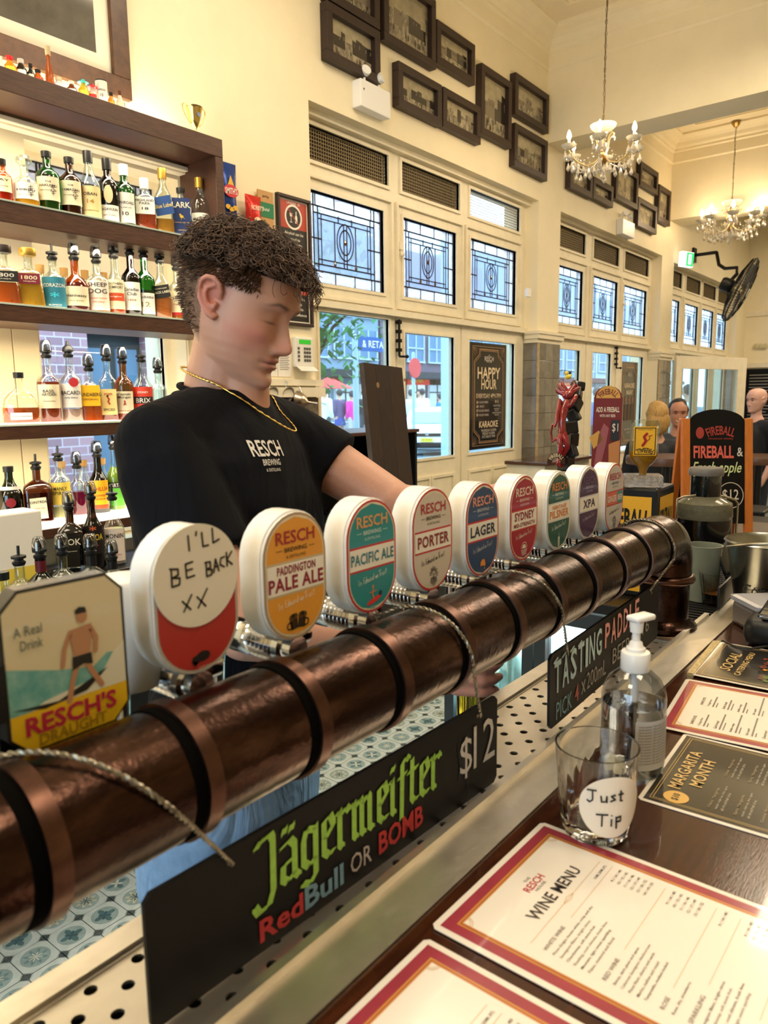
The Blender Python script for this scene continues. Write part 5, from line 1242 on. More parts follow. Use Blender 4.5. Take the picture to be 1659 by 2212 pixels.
# beer glass being filled
root = thing('beer_glass', 'beer glass half full of amber beer held under the copper pipe by the barman', 'glass', (GC.x, GC.y, 1.03))
b = B(); b.lathe([(1e-4, 0), (.028, 0), (.030, .004), (.0305, .05), (.0355, .15), (.0365, .155), (.034, .155), (.0325, .14), (.027, .04), (.026, .012), (1e-4, .010)], 40, cap=False); b.build('tumbler', glass, root, smooth=50)
b = B(); b.lathe([(1e-4, .0105), (.0262, .0125), (.0272, .04), (.0318, .12), (1e-4, .12)], 32, cap=False); b.build('beer', M('beer', '#e8a41c', .05, trans=.75, ior=1.33), root, smooth=50)
b = B(); b.lathe([(1e-4, .12), (.0318, .12), (.033, .138), (1e-4, .138)], 32, cap=False); b.build('foam', M('foam', '#f6edd2', .7), root, smooth=50)
# ================================================================ BACK BAR SHELVES AND BOTTLES
SY0, SY1 = 2.78, 3.045
shelfwood = M('shelf_wood', '#5b3a2a', .4, col2='#3f261a', vscale=16, stretch=(1, 10, 10), bump=.1)
ledm = M('lit_shelf_glass', '#fff3dc', .2, emit=4.5)
root = thing('back_bar_shelves', 'tall dark wooden spirit shelves with lit glass tops standing against the wall', 'shelving', (1.0, 2.9, .9))
def wb(a, c, name, mt, r=.003):
    b = B(); b.bbox(a, c, r); return wbuild(b, name, mt, root)
wb((-.6, SY0, 2.675), (2.37, SY1, 2.755), 'top_board', shelfwood); wb((-.6, SY0+.04, 2.7555), (2.35, SY1, 2.7648), 'light_shelf', ledm, .001)
wb((2.325, SY0, 1.90), (2.37, SY1, 2.675), 'side_panel', shelfwood); wb((-.62, SY0, .9), (-.6, SY1, 2.675), 'side_panel', shelfwood)
wb((-.6, SY0, 2.225), (2.325, SY1, 2.297), 'shelf', shelfwood); wb((-.6, SY0+.03, 2.2975), (2.325, SY1, 2.303), 'light_shelf', ledm, .001)
wb((-.6, SY0, 1.878), (2.325, SY1, 1.937), 'shelf', shelfwood); wb((-.6, SY0+.03, 1.9375), (2.325, SY1, 1.943), 'light_shelf', ledm, .001)
wb((-.6, SY0, 1.45), (2.325, SY1, 1.499), 'shelf', shelfwood); wb((-.6, SY0+.03, 1.4995), (2.325, SY1, 1.505), 'light_shelf', ledm, .001)
wb((-.6, SY0, 1.06), (2.325, SY1, 1.10), 'shelf', shelfwood); wb((-.6, SY0+.004, 1.1005), (2.325, SY1, 1.122), 'light_shelf', ledm, .001)
wb((-.6, SY0, .90), (-.57, SY1, 1.06), 'foot', shelfwood); wb((2.29, SY0, .90), (2.325, SY1, 1.06), 'foot', shelfwood)
for z in (2.664, 2.655): wb((-.6, SY1-.05-(.02 if z > 2.66 else 0), z-.02), (2.325, SY1, z), 'moulding', cream_w, .004)
for k, z in enumerate((2.62, 2.20, 1.84, 1.42)): area('shelf_led', (.9, 2.84, z), 2.6, [11, 11, 11, 9][k], (1, .86, .62), sy=.04)
area('top_shelf_led', (1.1, 3.0, 2.775), 2.4, 6, (1, .83, .55), rot=(PI*.92, 0, 0), sy=.05)
for z in (2.2975, 1.9375, 1.4995): wb((-.6, SY0-.004, z), (2.325, SY0+.028, z+.007), 'glass_edge', M('glass_edge', '#a9b3a4', .12, trans=.5), .001)
# lower counter, dark splash and rails
root = thing('back_counter', 'low dark back counter with black top running under the spirit shelves', 'counter', (1.4, 2.6, 0))
b = B(); b.bbox((-.9, 2.12, .86), (3.42, 3.05, .90), .004); wbuild(b, 'counter_top', M('counter_black', '#191716', .35), root)
b = B(); b.box((-.9, 2.16, 0), (3.42, 3.05, .855)); wbuild(b, 'carcass', M('counter_body', '#2b2623', .6), root)
b = B(); b.bbox((-.9, 2.50, .90), (1.9, 2.76, .955), .004); wbuild(b, 'riser', M('counter_black'), root)
def clearm(n, c, tr=.95): return M('glass_'+n, c, .03, trans=tr, ior=1.33)
CG = {'clear': glassy('bottle_clear', '#f2f8f4', .16, .03), 'green': glassy('bottle_green', '#3fae57', .16, .03), 'dkgreen': glassy('bottle_dkgreen', '#2c5a38', .16, .03), 'brown': glassy('bottle_brown', '#9a6a3a', .16, .03), 'dark': glassy('bottle_dark', '#54381f', .16, .03), 'amberg': glassy('bottle_amber', '#e09a5a', .16, .03)}
def liq(c): return M('liquid_'+c, c, .08, trans=.25, ior=1.33)
PROF = {  # fractions of (radius, height) of the glass, neck radius given separately
    'std': [(0, 0), (.92, 0), (1, .012), (1, .60), (.93, .66), (.62, .72), ('n', .78), ('n', .96), ('l', .965), ('l', 1.0)],
    'tall': [(0, 0), (.92, 0), (1, .012), (1, .66), (.95, .70), (.6, .745), ('n', .79), ('n', .96), ('l', .965), ('l', 1.0)],
    'bulb': [(0, 0), (.85, 0), (.95, .02), (1, .30), (1, .52), (.90, .62), (.55, .70), ('n', .76), ('n', .95), ('l', .96), ('l', 1.0)],
    'round': [(0, 0), (.90, 0), (1, .03), (1, .30), (.92, .48), (.70, .60), (.35, .68), ('n', .72), ('n', .94), ('l', .96), ('l', 1.0)],
    'trap': [(0, 0), (.97, 0), (1, .02), (.92, .30), (.78, .62), (.68, .68), (.4, .72), ('n', .75), ('n', .94), ('l', .95), ('l', 1.0)],
    'wine': [(0, 0), (.9, 0), (1, .02), (1, .50), (.90, .58), (.62, .66), (.42, .74), ('n', .82), ('n', .97), ('l', .975), ('l', 1.0)]}
POUR_H = .055
def bottle(px, top, w, zb, Y, label, glassk, liquid, fill, cap, lab=None, prof='std', sq=0, group='spirit bottles on the lit shelves', capcol='#141414', name='spirit_bottle', face=None, extra=None, flat=1.0):
    p = onY(px, top, Y); x = p.x; H = p.z-zb; dp = (Vector((x, Y, (p.z+zb)/2))-EYE).dot(FW); r = w*dp/F_PX/2
    ch = {'cap': .022, 'long': .045, 'ball': .035, 'gold': .028, 'spout': .070, 'cover': .072, 'tube': .062}[cap]; gh = H-ch*.82
    nr = min(.0145, r*.40); az = math.atan2(-Y, -x)           # turn the label to face along the bar a little
    root = thing(name, label, 'bottle', group=group, mtx=T(x, Y, zb+.001) @ Rz(az+PI/2+(face or 0)))
    pf = [((nr if q == 'n' else nr*1.12 if q == 'l' else max(1e-4, q*r)), h*gh) for q, h in PROF[prof]]
    n = 24
    def ringpts(rr, z, k=1.0):
        o = []
        for i in range(n):
            a = 2*PI*i/n; c, s = math.cos(a), math.sin(a); body = rr > nr*1.3
            ex = 2/(2+sq*6) if (sq and body) else 1
            o.append((rr*math.copysign(abs(c)**ex, c)*(1), rr*math.copysign(abs(s)**ex, s)*(flat if body else 1), z))
        return o
    b = B(); vs = []
    for rr, z in pf: vs += ringpts(rr, z)
    b.add(vs, [(j*n+i, j*n+(i+1) % n, (j+1)*n+(i+1) % n, (j+1)*n+i) for j in range(len(pf)-1) for i in range(n)]); b.build('glass_body', CG[glassk], root, smooth=50)
    if liquid and fill > 0:
        lt = gh*fill; q = [(1e-4, .004)]
        for rr, z in pf[1:]:
            if z < lt: q.append((rr*.93, max(.004, z)))
            else:
                r0, z0 = q[-1]; t = (lt-z0)/max(1e-6, z-z0); q.append((r0+(rr*.93-r0)*t, lt)); break
        q.append((1e-4, lt)); b = B(); vs = []
        for rr, z in q: vs += ringpts(rr, z)
        b.add(vs, [(j*n+i, j*n+(i+1) % n, (j+1)*n+(i+1) % n, (j+1)*n+i) for j in range(len(q)-1) for i in range(n)]); b.build('liquid', liq(liquid), root, smooth=50)
    z1 = gh; cm = M('cap_'+capcol, capcol, .35, .8 if capcol in ('#c9a24a', '#b8923e') else 0)
    if cap in ('cap', 'long'):
        b = B(); b.lathe([(nr*1.25, z1-ch*.8), (nr*1.3, z1), (nr*1.28, z1+ch*.18), (1e-4, z1+ch*.2)], 18); b.build('cap', cm, root, smooth=40)
    elif cap == 'gold':
        b = B(); b.lathe([(nr*1.9, z1-.004), (nr*2.1, z1), (nr*2.1, z1+ch*.8), (nr*1.9, z1+ch*.86), (1e-4, z1+ch*.88)], 20); b.build('cap', cm, root, smooth=40)
    elif cap == 'ball':
        b = B(); b.lathe([(nr*1.2, z1-.004), (nr*1.9, z1+.006), (nr*2, z1+ch*.5), (nr*1.5, z1+ch*.8), (1e-4, z1+ch*.84)], 12); b.build('stopper', CG['clear'], root, smooth=20)
    else:
        b = B(); b.lathe([(nr*1.1, z1-.006), (nr*1.35, z1), (nr*1.35, z1+.006), (nr*1.05, z1+.008), (nr*.9, z1+.014), (nr*1.5, z1+.017), (nr*1.5, z1+.024), (nr*.8, z1+.027)], 16)
        if cap == 'tube': b.tube([(0, 0, z1+.02), (.001, 0, z1+ch*.9)], .0045, 8)
        elif cap == 'spout': b.lathe([(nr*1.5, z1+.02), (nr*1.3, z1+.034), (nr*.5, z1+.044), (nr*.35, z1+ch*.85), (1e-4, z1+ch*.86)], 14, 0, T(0, 0, 0) @ Matrix.Shear('XY', 4, (.0, .0)))
        else: b.tube([(0, 0, z1+.022), (0, 0, z1+.038), (-.005, 0, z1+.060)], [.0095, .007, .003], 8)
        b.build('pourer', rubber, root, smooth=40)
        if cap == 'cover':
            b = B(); b.lathe([(nr*1.55, z1+.022), (nr*1.45, z1+.045), (nr*1.15, z1+ch*.87), (nr*.9, z1+ch*.90), (1e-4, z1+ch*.90)], 16); b.build('pourer_cover', glassy('cover_clear', '#d8dcdf', .25, .05), root, smooth=50)
    if lab:
        z0, z2 = lab['z'][0]*gh, lab['z'][1]*gh; rr = r*(1.0 if not sq else 1.0)*(flat if flat < 1 else 1)+.0006; half = lab.get('w', .95)*r
        X = frame((0, -rr, (z0+z2)/2), (1, 0, 0), (0, 0, 1)); hh = (z2-z0)/2
        if lab.get('tilt'): X = X @ Rz(lab['tilt'])
        bend = None if (sq or flat < 1) else rr
        b = B(); lm = M('label_'+lab['c'], lab['c'], .5)
        if bend: label_patch(b, -min(half, rr*1.15)*1.12, min(half, rr*1.15)*1.12, -hh, hh, X, bend, 0, 0, 10)
        else: b.add([(-half*.9, -hh, 0), (half*.9, -hh, 0), (half*.9, hh, 0), (-half*.9, hh, 0)], [(0, 1, 2, 3)], 0, X)
        b.build('label', lm, root, smooth=180)
        if lab.get('band'):
            bz0, bz1, bc = lab['band']; b = B(); y0, y1 = -hh+2*hh*bz0, -hh+2*hh*bz1
            if bend: label_patch(b, -rr*1.0, rr*1.0, y0, y1, X, bend, 0, .0003, 10)
            else: b.add([(-half*.88, y0, .0003), (half*.88, y0, .0003), (half*.88, y1, .0003), (-half*.88, y1, .0003)], [(0, 1, 2, 3)], 0, X)
            b.build('label_band', M('label_'+bc, bc, .5), root, smooth=180)
        b = B(); cols = []
        for (s, yy, wfrac, hgt, cc) in lab['t']:
            if cc not in cols: cols.append(cc)
            text(b, s, X, w=min(2*r*wfrac, 2*r*.95), h=hgt*gh, m=cols.index(cc), bold=.03, z=.0008, y=-hh+2*hh*yy, bend=bend)
        if b.v: b.build('label_print', [M('print_'+c, c, .6) for c in cols], root)
    if extra: extra(root, r, gh)
    return root
K, W_, CRM, NVY = '#1d1a18', '#f3efe4', '#efe2c0', '#1d3266'
Z1, Z2, Z3, Z4 = 2.303, 1.943, 1.505, 1.122; YB = 2.88
def T_(*a): return list(a)
def kanji(root, r, gh):
    b = B(); X = frame((r*.35, -r-.0012, gh*.36), (1, 0, 0), (0, 0, 1))
    for pl in ([(-.006, .016), (.007, .018)], [(0, .022), (.001, .004)], [(-.007, .010), (.008, .011)], [(-.005, .004), (-.008, -.004)], [(.004, .005), (.008, -.003)], [(-.006, -.006), (.007, -.005)], [(0, -.002), (0, -.018)], [(-.005, -.012), (.006, -.011)]): b.ribbon(pl, .0018, 0, X)
    b.build('brush_characters', ink, root)
# row 1
bottle(0, 336, 40, Z1, YB, 'amber bottle with cream label cut by the left edge, upper shelf', 'amberg', '#c2451a', .55, 'cap', dict(z=(.28, .62), c=CRM, t=T_(('SAY', .75, .7, .05, K), ('brandy', .35, .6, .03, K))))
bottle(50, 338, 54, Z1, YB, 'faceted clear whisky decanter with glass stopper and white label with brushed characters', 'clear', '#e9a020', .42, 'ball', dict(z=(.20, .55), c=W_, t=T_(('HIBIKI', .55, .7, .04, K), ('japanese harmony', .25, .6, .02, K))), prof='bulb', extra=kanji)
bottle(98, 320, 50, Z1, YB, 'bright green whisky bottle with black cap and cream label with brushed characters', 'green', '#2e8a3a', .30, 'cap', dict(z=(.20, .58), c=CRM, t=T_(('THE', .78, .25, .025, K), ('HAKUSHU', .62, .75, .04, K), ('single malt japanese whisky', .42, .7, .02, K))), extra=kanji)
bottle(147, 333, 48, Z1, YB, 'brown whisky bottle with black cap and cream label with brushed characters', 'brown', '#8a3a12', .35, 'cap', dict(z=(.20, .60), c=CRM, t=T_(('THE', .80, .25, .025, K), ('YAMAZAKI', .62, .8, .04, K), ('single malt japanese whisky', .40, .7, .02, K))), extra=kanji)
bottle(187, 311, 48, Z1, YB, 'tall pale whisky bottle with long dark cap and tall gold label', 'clear', '#d9a23a', .20, 'long', dict(z=(.06, .50), c='#ecd79c', t=T_(('OBAN', .74, .6, .045, K), ('14', .5, .3, .06, '#b9892e'), ('west highland malt', .2, .7, .02, K))), prof='wine')
bottle(228, 328, 44, Z1, YB, 'dark whisky bottle with oval cream seal above a white label', 'dark', '#4a2a10', .5, 'long', dict(z=(.06, .30), c=W_, t=T_(('LAGAVULIN', .72, .85, .04, K), ('aged 16 years', .35, .6, .025, K))), extra=lambda rt, r, gh: (lambda b: (b.poly(circ(r*.42, 18, 0, 0, r*.85), .0, 0, frame((0, -r-.0012, gh*.46), (1, 0, 0), (0, 0, 1))), b.build('seal', M('seal', '#e2cfa0', .5), rt)))(B()))
bottle(264, 341, 44, Z1, YB, 'green whisky bottle with white cap and tall white label numbered 10', 'green', '#1f7a34', .35, 'long', dict(z=(.08, .56), c=W_, t=T_(('LAPHROAIG', .66, .9, .045, K), ('islay single malt', .50, .6, .02, K), ('10', .30, .3, .06, K))), capcol='#efeee6')
bottle(309, 371, 46, Z1, YB, 'short amber whisky bottle with white cap and white label numbered 18', 'clear', '#b8431c', .40, 'long', dict(z=(.34, .66), c=W_, t=T_(('HIGHLAND', .80, .8, .045, K), ('PARK', .62, .5, .045, K), ('18', .32, .3, .05, K))), capcol='#efeee6', flat=.7, sq=.3)
bottle(348, 350, 44, Z1, YB, 'clear whisky bottle with gold cap and slanted blue label', 'clear', '#c98a2a', .25, 'long', dict(z=(.30, .58), c='#234a86', tilt=.22, t=T_(('Blue Label', .5, .85, .06, '#d9c27a'))), capcol='#b8923e', sq=.4, prof='wine')
bottle(389, 400, 44, Z1, YB, 'squat clear bottle with large navy label showing a gold bird', 'clear', '#c4702a', .2, 'cap', dict(z=(.04, .78), c=NVY, t=T_(('LARK', .82, .85, .11, '#e8dcc0'), ('tasmanian single malt', .36, .7, .03, '#d9b44a'), ('whisky', .16, .4, .03, '#d9b44a'))), sq=.6, extra=lambda rt, r, gh: (lambda b, X: (b.poly(circ(.008, 14, 0, 0, .006), .0016, 0, X), b.poly(circ(.0042, 10, -.006, .008), .0017, 0, X), b.poly([(.004, -.002), (.016, -.010), (.006, -.006)], .0017, 0, X), b.ribbon([(-.001, -.005), (-.003, -.014)], .0012, 0, X, .0016), b.build('bird_emblem', M('bird_gold', '#e8bf3e', .4), rt)))(B(), frame((0, -r-.0008, gh*.42), (1, 0, 0), (0, 0, 1))))
bottle(428, 371, 40, Z1, YB, 'clear whisky bottle with gold cap and white label, last on the upper shelf', 'clear', '#c47a3a', .3, 'long', dict(z=(.06, .46), c=W_, t=T_(('MACALLAN', .76, .8, .04, K), ('12 years old', .35, .5, .03, '#8a2a2a'))), capcol='#b8923e')
# row 2
bottle(4, 531, 62, Z2, YB, 'tapered tequila bottle with dark cap and black label', 'clear', '#c4541c', .42, 'gold', dict(z=(.42, .62), c=K, t=T_(('1800', .6, .6, .07, '#cfc8b8'), ('anejo', .25, .4, .03, '#cfc8b8'))), prof='trap', sq=.5, capcol='#2a2220')
bottle(58, 538, 62, Z2, YB, 'tapered tequila bottle with wide gold cap and maroon label', 'clear', '#e0a22c', .45, 'gold', dict(z=(.42, .62), c='#7c2232', w=.75, t=T_(('1800', .6, .5, .07, '#efe2c0'), ('tequila', .25, .4, .03, '#efe2c0'))), prof='trap', sq=.5, capcol='#c9a24a')
bottle(110, 530, 52, Z2, YB, 'clear tequila bottle with teal label and blue flower', 'clear', '#cfe4ee', .3, 'tube', dict(z=(.05, .62), c='#2f7f97', t=T_(('CORAZON', .72, .9, .07, W_), ('*', .40, .35, .10, '#3fd0e8'), ('BLANCO', .06, .5, .03, W_))), prof='bulb')
bottle(157, 526, 56, Z2, YB, 'wine-red cognac bottle with cream label', 'amberg', '#7c1030', .55, 'cover', dict(z=(.10, .46), c=CRM, t=T_(('Hennessy', .5, .8, .07, K), ('very special', .25, .5, .03, '#7c6a2a'))), prof='round')
bottle(205, 534, 50, Z2, YB, 'clear whiskey bottle with big white label over peach liquid', 'clear', '#e8a87a', .3, 'cover', dict(z=(.06, .62), c='#f3e6d6', t=T_(('SHEEP', .86, .85, .08, K), ('DOG', .64, .8, .09, K), ('peanut butter', .40, .8, .04, '#e0703a'), ('whisky', .27, .5, .04, '#e0703a'))))
bottle(243, 524, 40, Z2, YB, 'clear bottle with cream label crossed by an orange band', 'clear', '#e0581c', .32, 'cover', dict(z=(.10, .60), c=CRM, t=T_(('SOUTHERN', .86, .85, .04, K), ('COMFORT', .74, .85, .045, K), ('original', .42, .6, .03, W_)), band=(.28, .55, '#d0542a')), prof='wine')
bottle(278, 522, 40, Z2, YB, 'dark whisky bottle with plain white label on the second shelf', 'dark', '#3a1a0c', .6, 'tube', dict(z=(.10, .54), c=W_, t=T_(('Canadian', .74, .8, .05, K), ('Club', .58, .5, .05, K), ('1858', .36, .4, .03, '#9a7a2a'))))
bottle(308, 529, 42, Z2, YB, 'green whisky bottle with white label numbered 12', 'green', '#1a6a2c', .45, 'tube', dict(z=(.06, .40), c=W_, t=T_(('Glenfiddich', .80, .9, .04, K), ('12', .45, .4, .08, '#9a8a5a'))))
bottle(343, 537, 42, Z2, YB, 'square clear whisky bottle with slanted black label', 'clear', '#e07a3a', .38, 'cover', dict(z=(.36, .58), c=K, tilt=.18, t=T_(('BLACK LABEL', .45, .9, .04, '#e8dcc0'), ('blended scotch', .75, .6, .02, '#e8dcc0'))), sq=.5, prof='wine')
bottle(379, 553, 40, Z2, YB, 'amber whisky bottle with cream and red label beside the hair', 'clear', '#c96a1a', .45, 'cover', dict(z=(.10, .56), c=CRM, t=T_(('CHIVAS', .70, .85, .055, K), ('regal', .45, .5, .03, '#a02a2a')), band=(0, .12, '#b02a2a')))
# row 3
bottle(38, 797, 76, Z3, YB, 'wide round-shouldered clear bottle with amber spirit and black stopper', 'clear', '#c8541c', .32, 'cap', dict(z=(.08, .22), c=W_, w=.62, t=T_(('reserve bourbon', .5, .5, .03, K))), prof='round', flat=.5)
bottle(97, 738, 48, Z3, YB, 'clear bourbon bottle with cream label beside the wide round bottle', 'clear', '#a83a14', .62, 'cover', dict(z=(.22, .58), c=CRM, t=T_(('BASIL', .72, .5, .045, K), ('HAYDEN', .58, .6, .045, K), ('kentucky', .3, .5, .02, K))))
bottle(145, 738, 46, Z3, YB, 'clear rum bottle with white label and red disc', 'clear', '#e9b8a8', .2, 'spout', dict(z=(.22, .58), c=W_, t=T_(('BACARDI', .62, .9, .06, K), ('carta blanca', .42, .6, .025, K))), extra=lambda rt, r, gh: (lambda b: (b.poly(circ(r*.42, 18), .001, 0, frame((r*.3, -r-.0005, gh*.60), (1, 0, 0), (0, 0, 1))), b.build('bat_disc', M('disc_red', '#b0252a', .5), rt)))(B()))
bottle(189, 768, 46, Z3, YB, 'rum bottle with bright yellow label', 'clear', '#d8561c', .45, 'cover', dict(z=(.30, .70), c='#f2b818', t=T_(('BUNDABERG', .55, .95, .07, K), ('ORIGINAL', .32, .7, .035, '#8a3a12'))), sq=.4)
bottle(227, 747, 38, Z3, YB, 'clear rum bottle with cream label showing a red figure', 'clear', '#a83a1c', .45, 'cover', dict(z=(.10, .52), c='#f0d68e', t=T_(('SPICED', .2, .6, .04, K), ('rum', .8, .4, .04, '#b0352a'))), sq=.3, extra=lambda rt, r, gh: (lambda b, X: (b.ribbon([(-.004, .014), (.002, .006), (-.003, -.003), (.003, -.014)], .006, 0, X, .001), b.poly(circ(.0045, 12, -.004, .019), .001, 1, X), b.build('figure_print', [M('fig_red', '#b8402a', .5), ink], rt)))(B(), frame((0, -r-.0008, gh*.33), (1, 0, 0), (0, 0, 1))))
bottle(262, 753, 40, Z3, YB, 'amber glass rum bottle with cream label and small figure', 'amberg', '#d8861c', .5, 'cover', dict(z=(.12, .50), c=CRM, t=T_(('Captain', .86, .7, .05, K), ('Morgan', .72, .7, .05, K), ('spiced gold', .12, .7, .03, '#a02a2a'))), extra=lambda rt, r, gh: (lambda b, X: (b.ribbon([(0, .008), (.001, 0), (-.003, -.008)], .006, 0, X, .001), b.ribbon([(.001, 0), (.005, -.008)], .003, 1, X, .001), b.build('figure_print', [M('fig_red'), ink], rt)))(B(), frame((0, -r-.0008, gh*.30), (1, 0, 0), (0, 0, 1))))
bottle(303, 755, 46, Z3, YB, 'clear bottle with red label and black band by the black shoulder', 'clear', '#e8d8d0', .1, 'tube', dict(z=(.14, .56), c='#d8432e', t=T_(('SYDNEY', .78, .5, .035, W_), ('BRIX', .45, .7, .08, W_)), band=(.32, .60, K)), prof='wine')
bottle(339, 775, 34, Z3, YB, 'small clear bottle with covered pourer half hidden behind the shoulder', 'clear', '#e8e0d0', .2, 'cover', None)
# row 4
bottle(16, 1000, 50, Z4, YB, 'dark green liqueur bottle with red wax seal at the left edge', 'dkgreen', '#14301a', .6, 'cap', dict(z=(.62, .68), c=W_, t=T_()), prof='wine', extra=lambda rt, r, gh: (lambda b: (b.lathe([(.016, 0), (.018, .002), (1e-4, .003)], 18, 0, frame((0, -r-.001, gh*.40), (1, 0, 0), (0, 0, 1))), b.build('wax_seal', M('wax', '#7a1424', .4), rt)))(B()))
bottle(75, 984, 58, Z4, YB, 'square orange-brown liqueur bottle with cream label', 'brown', '#9a4a1c', .55, 'tube', dict(z=(.06, .46), c=CRM, w=.62, tilt=.05, t=T_(('COINTREAU', .80, .75, .05, K), ('triple sec', .5, .4, .03, '#b0522a'))), sq=.7)
bottle(123, 966, 46, Z4, YB, 'clear spirit bottle with yellow label on the lowest shelf', 'clear', '#f0e2a8', .2, 'tube', dict(z=(.24, .62), c='#f1d45a', t=T_(('MANLY', .72, .6, .06, K), ('SPIRITS', .52, .7, .06, K))))
bottle(163, 979, 36, Z4, YB, 'slim clear bottle half full of magenta liqueur', 'clear', '#8c1440', .50, 'cover', None)
bottle(207, 955, 42, Z4, YB, 'dark coffee liqueur bottle with yellow and red label', 'dark', '#2a1408', .6, 'cover', dict(z=(.08, .58), c='#f4b820', t=T_(('KAHLUA', .70, .95, .07, '#b0301a'), ('COFFEE', .46, .6, .035, '#b0301a'), ('LIQUEUR', .34, .6, .035, '#b0301a')), band=(0, .14, '#d0522a')), prof='wine')
bottle(243, 939, 38, Z4, YB, 'green liqueur bottle with bright green label beside the shirt', 'clear', '#9ab83a', .7, 'cover', dict(z=(.08, .46), c='#6fc84a', t=T_(('MARTINI', .88, .9, .06, W_),), band=(.76, 1, K)), prof='wine')
for k, (px, top) in enumerate(((131, 997), (178, 994), (218, 990))):
    p = onY(px, top, 2.99); H = p.z-Z4; rt = thing('cork_bottle', 'clear cork-stoppered bottle behind the pourer bottles, %s of three' % ('first', 'second', 'third')[k], 'bottle', (p.x, 2.985, Z4+.001), 'cork-stoppered bottles at the back')
    b = B(); b.lathe([(1e-4, 0), (.026, 0), (.028, .004), (.028, H*.6), (.014, H*.74), (.013, H*.9)], 20); b.build('glass_body', CG['clear'], rt, smooth=50)
    b = B(); b.lathe([(.011, H*.86), (.0155, H*.9), (.016, H), (1e-4, H)], 16); b.build('cork', M('cork', '#c99a5a', .8), rt, smooth=50)
# row 2 back corks
for k, (px, top) in enumerate(((84, 573), (136, 580), (181, 585), (222, 590))):
    p = onY(px, top, 2.99); H = p.z-Z2; rt = thing('cork_bottle', 'pale cork-topped bottle behind the tequila shelf, %s from the left' % ('first', 'second', 'third', 'fourth')[k], 'bottle', (p.x, 2.985, Z2+.001), 'cork-topped bottles behind the second shelf')
    b = B(); b.lathe([(1e-4, 0), (.026, 0), (.028, .004), (.028, H*.6), (.014, H*.74), (.013, H*.9)], 20); b.build('glass_body', CG['clear'], rt, smooth=50)
    b = B(); b.lathe([(.011, H*.8), (.0155, H*.84), (.016, H), (1e-4, H)], 16); b.build('cork', M('cork', '#c99a5a', .8), rt, smooth=50)
# rows 5 and 6 on the counter
bottle(146, 1065, 54, .956, 2.6, 'clear liqueur bottle with black label in front of the shelves', 'dark', '#1c1a16', .6, 'cover', dict(z=(.10, .62), c='#14130f', w=.6, t=T_(('VOK', .78, .7, .10, W_), ('liqueur', .5, .4, .02, W_))), sq=.3, group='bottles on the dark back counter')
bottle(193, 1043, 46, .956, 2.6, 'black passionfruit liqueur bottle with yellow lettering', 'dark', '#0c0a08', .7, 'cover', dict(z=(.22, .62), c='#191210', t=T_(('PASSOA', .60, .9, .09, '#e8c83a'), ('*', .92, .3, .07, '#e0703a'), ('liqueur', .3, .5, .03, '#b02a3a'))), prof='wine', group='bottles on the dark back counter')
bottle(240, 1050, 44, .956, 2.6, 'syrup bottle with pale rose label', 'clear', '#f0d8c8', .55, 'tube', dict(z=(.06, .56), c='#eadcd0', t=T_(('MONIN', .78, .9, .07, K), ('strawberry', .2, .6, .03, '#a83a3a'))), prof='wine', group='bottles on the dark back counter')
spd = 'upside bottles of the front speed rail'
bottle(2, 1225, 60, .84, 2.02, 'square whiskey bottle with black and white label cut by the left edge', 'clear', '#a8541c', .3, 'cap', dict(z=(.16, .62), c=K, t=T_(('JACK DANIELS', .72, .95, .05, W_), ('No 7', .48, .5, .05, W_))), sq=.6, group='bottles in the front speed rail')
for (px, top, gk, lc, cp, lbl) in ((38, 1183, 'clear', '#e8e4d8', 'tube', 'clear bottle with thin black pour tube in the front rail'), (83, 1164, 'dkgreen', '#12301a', 'cover', 'green bottle with red collar and covered pourer in the front rail'), (131, 1158, 'clear', '#e8e0d0', 'cover', 'clear bottle with covered pourer third in the front rail'), (193, 1157, 'clear', '#e4dcc8', 'cover', 'clear bottle with black neck foil and covered pourer in the front rail'), (239, 1170, 'clear', '#e8e4d8', 'cover', 'clear square-shouldered bottle nearest the shirt in the front rail')):
    rt = bottle(px, top, 62, .87, 2.28, lbl, gk, lc, .3, cp, None, prof='std', sq=.2, group='bottles in the front speed rail')
    if px in (83, 193, 239):
        H = onY(px, top, 2.28).z-.87; gh = H-.072*.82; b = B(); b.lathe([(.0165, gh*.80), (.0165, gh*.955)], 16, cap=False); b.build('neck_foil', M('foil_red', '#5a1420', .4) if px == 83 else M('foil_black', '#151313', .4), rt, smooth=60)
rt = thing('speed_rail', 'black front speed rail shelf holding the pourer bottles', 'rack', (1.15, 2.25, .84)); b = B(); b.box((-.1, 1.94, .80), (1.75, 2.11, .838)); b.box((-.1, 1.93, .80), (1.75, 1.942, .93)); wbuild(b, 'rail', M('rail_dark', '#1b1b1d', .4, .5), rt); b = B(); b.box((-.1, 1.95, 0), (-.06, 2.1, .80)); b.box((1.70, 1.95, 0), (1.74, 2.1, .80)); wbuild(b, 'leg', M('rail_dark'), rt)
# white and yellow carton, clear tub
p = onY(20, 1100, 2.55); rt = thing('white_carton', 'tall white carton with a yellow band beside the green bottle at left edge', 'box', (p.x, 2.5, .956)); H = p.z-.956
b = B(); b.bbox((-.10, -.06, 0), (.055, .06, H), .006); b.build('carton', M('carton_white', '#efe9da', .5), rt); b = B(); b.box((-.1005, -.0605, .0), (.0555, .0605, H*.33)); b.build('yellow_band', M('carton_yellow', '#e6c94a', .5), rt)
p = onZ(90, 1250, .90); rt = thing('clear_tub', 'clear round plastic tub behind the speed rail bottles', 'tub', (1.30, 2.40, .90)); b = B(); b.lathe([(1e-4, 0), (.075, 0), (.085, .10), (.092, .102), (.092, .108), (.083, .108), (.073, .004), (1e-4, .004)], 32, cap=False); b.build('tub', glassy('cover_clear', '#d8dcdf', .25, .05), rt, smooth=50)
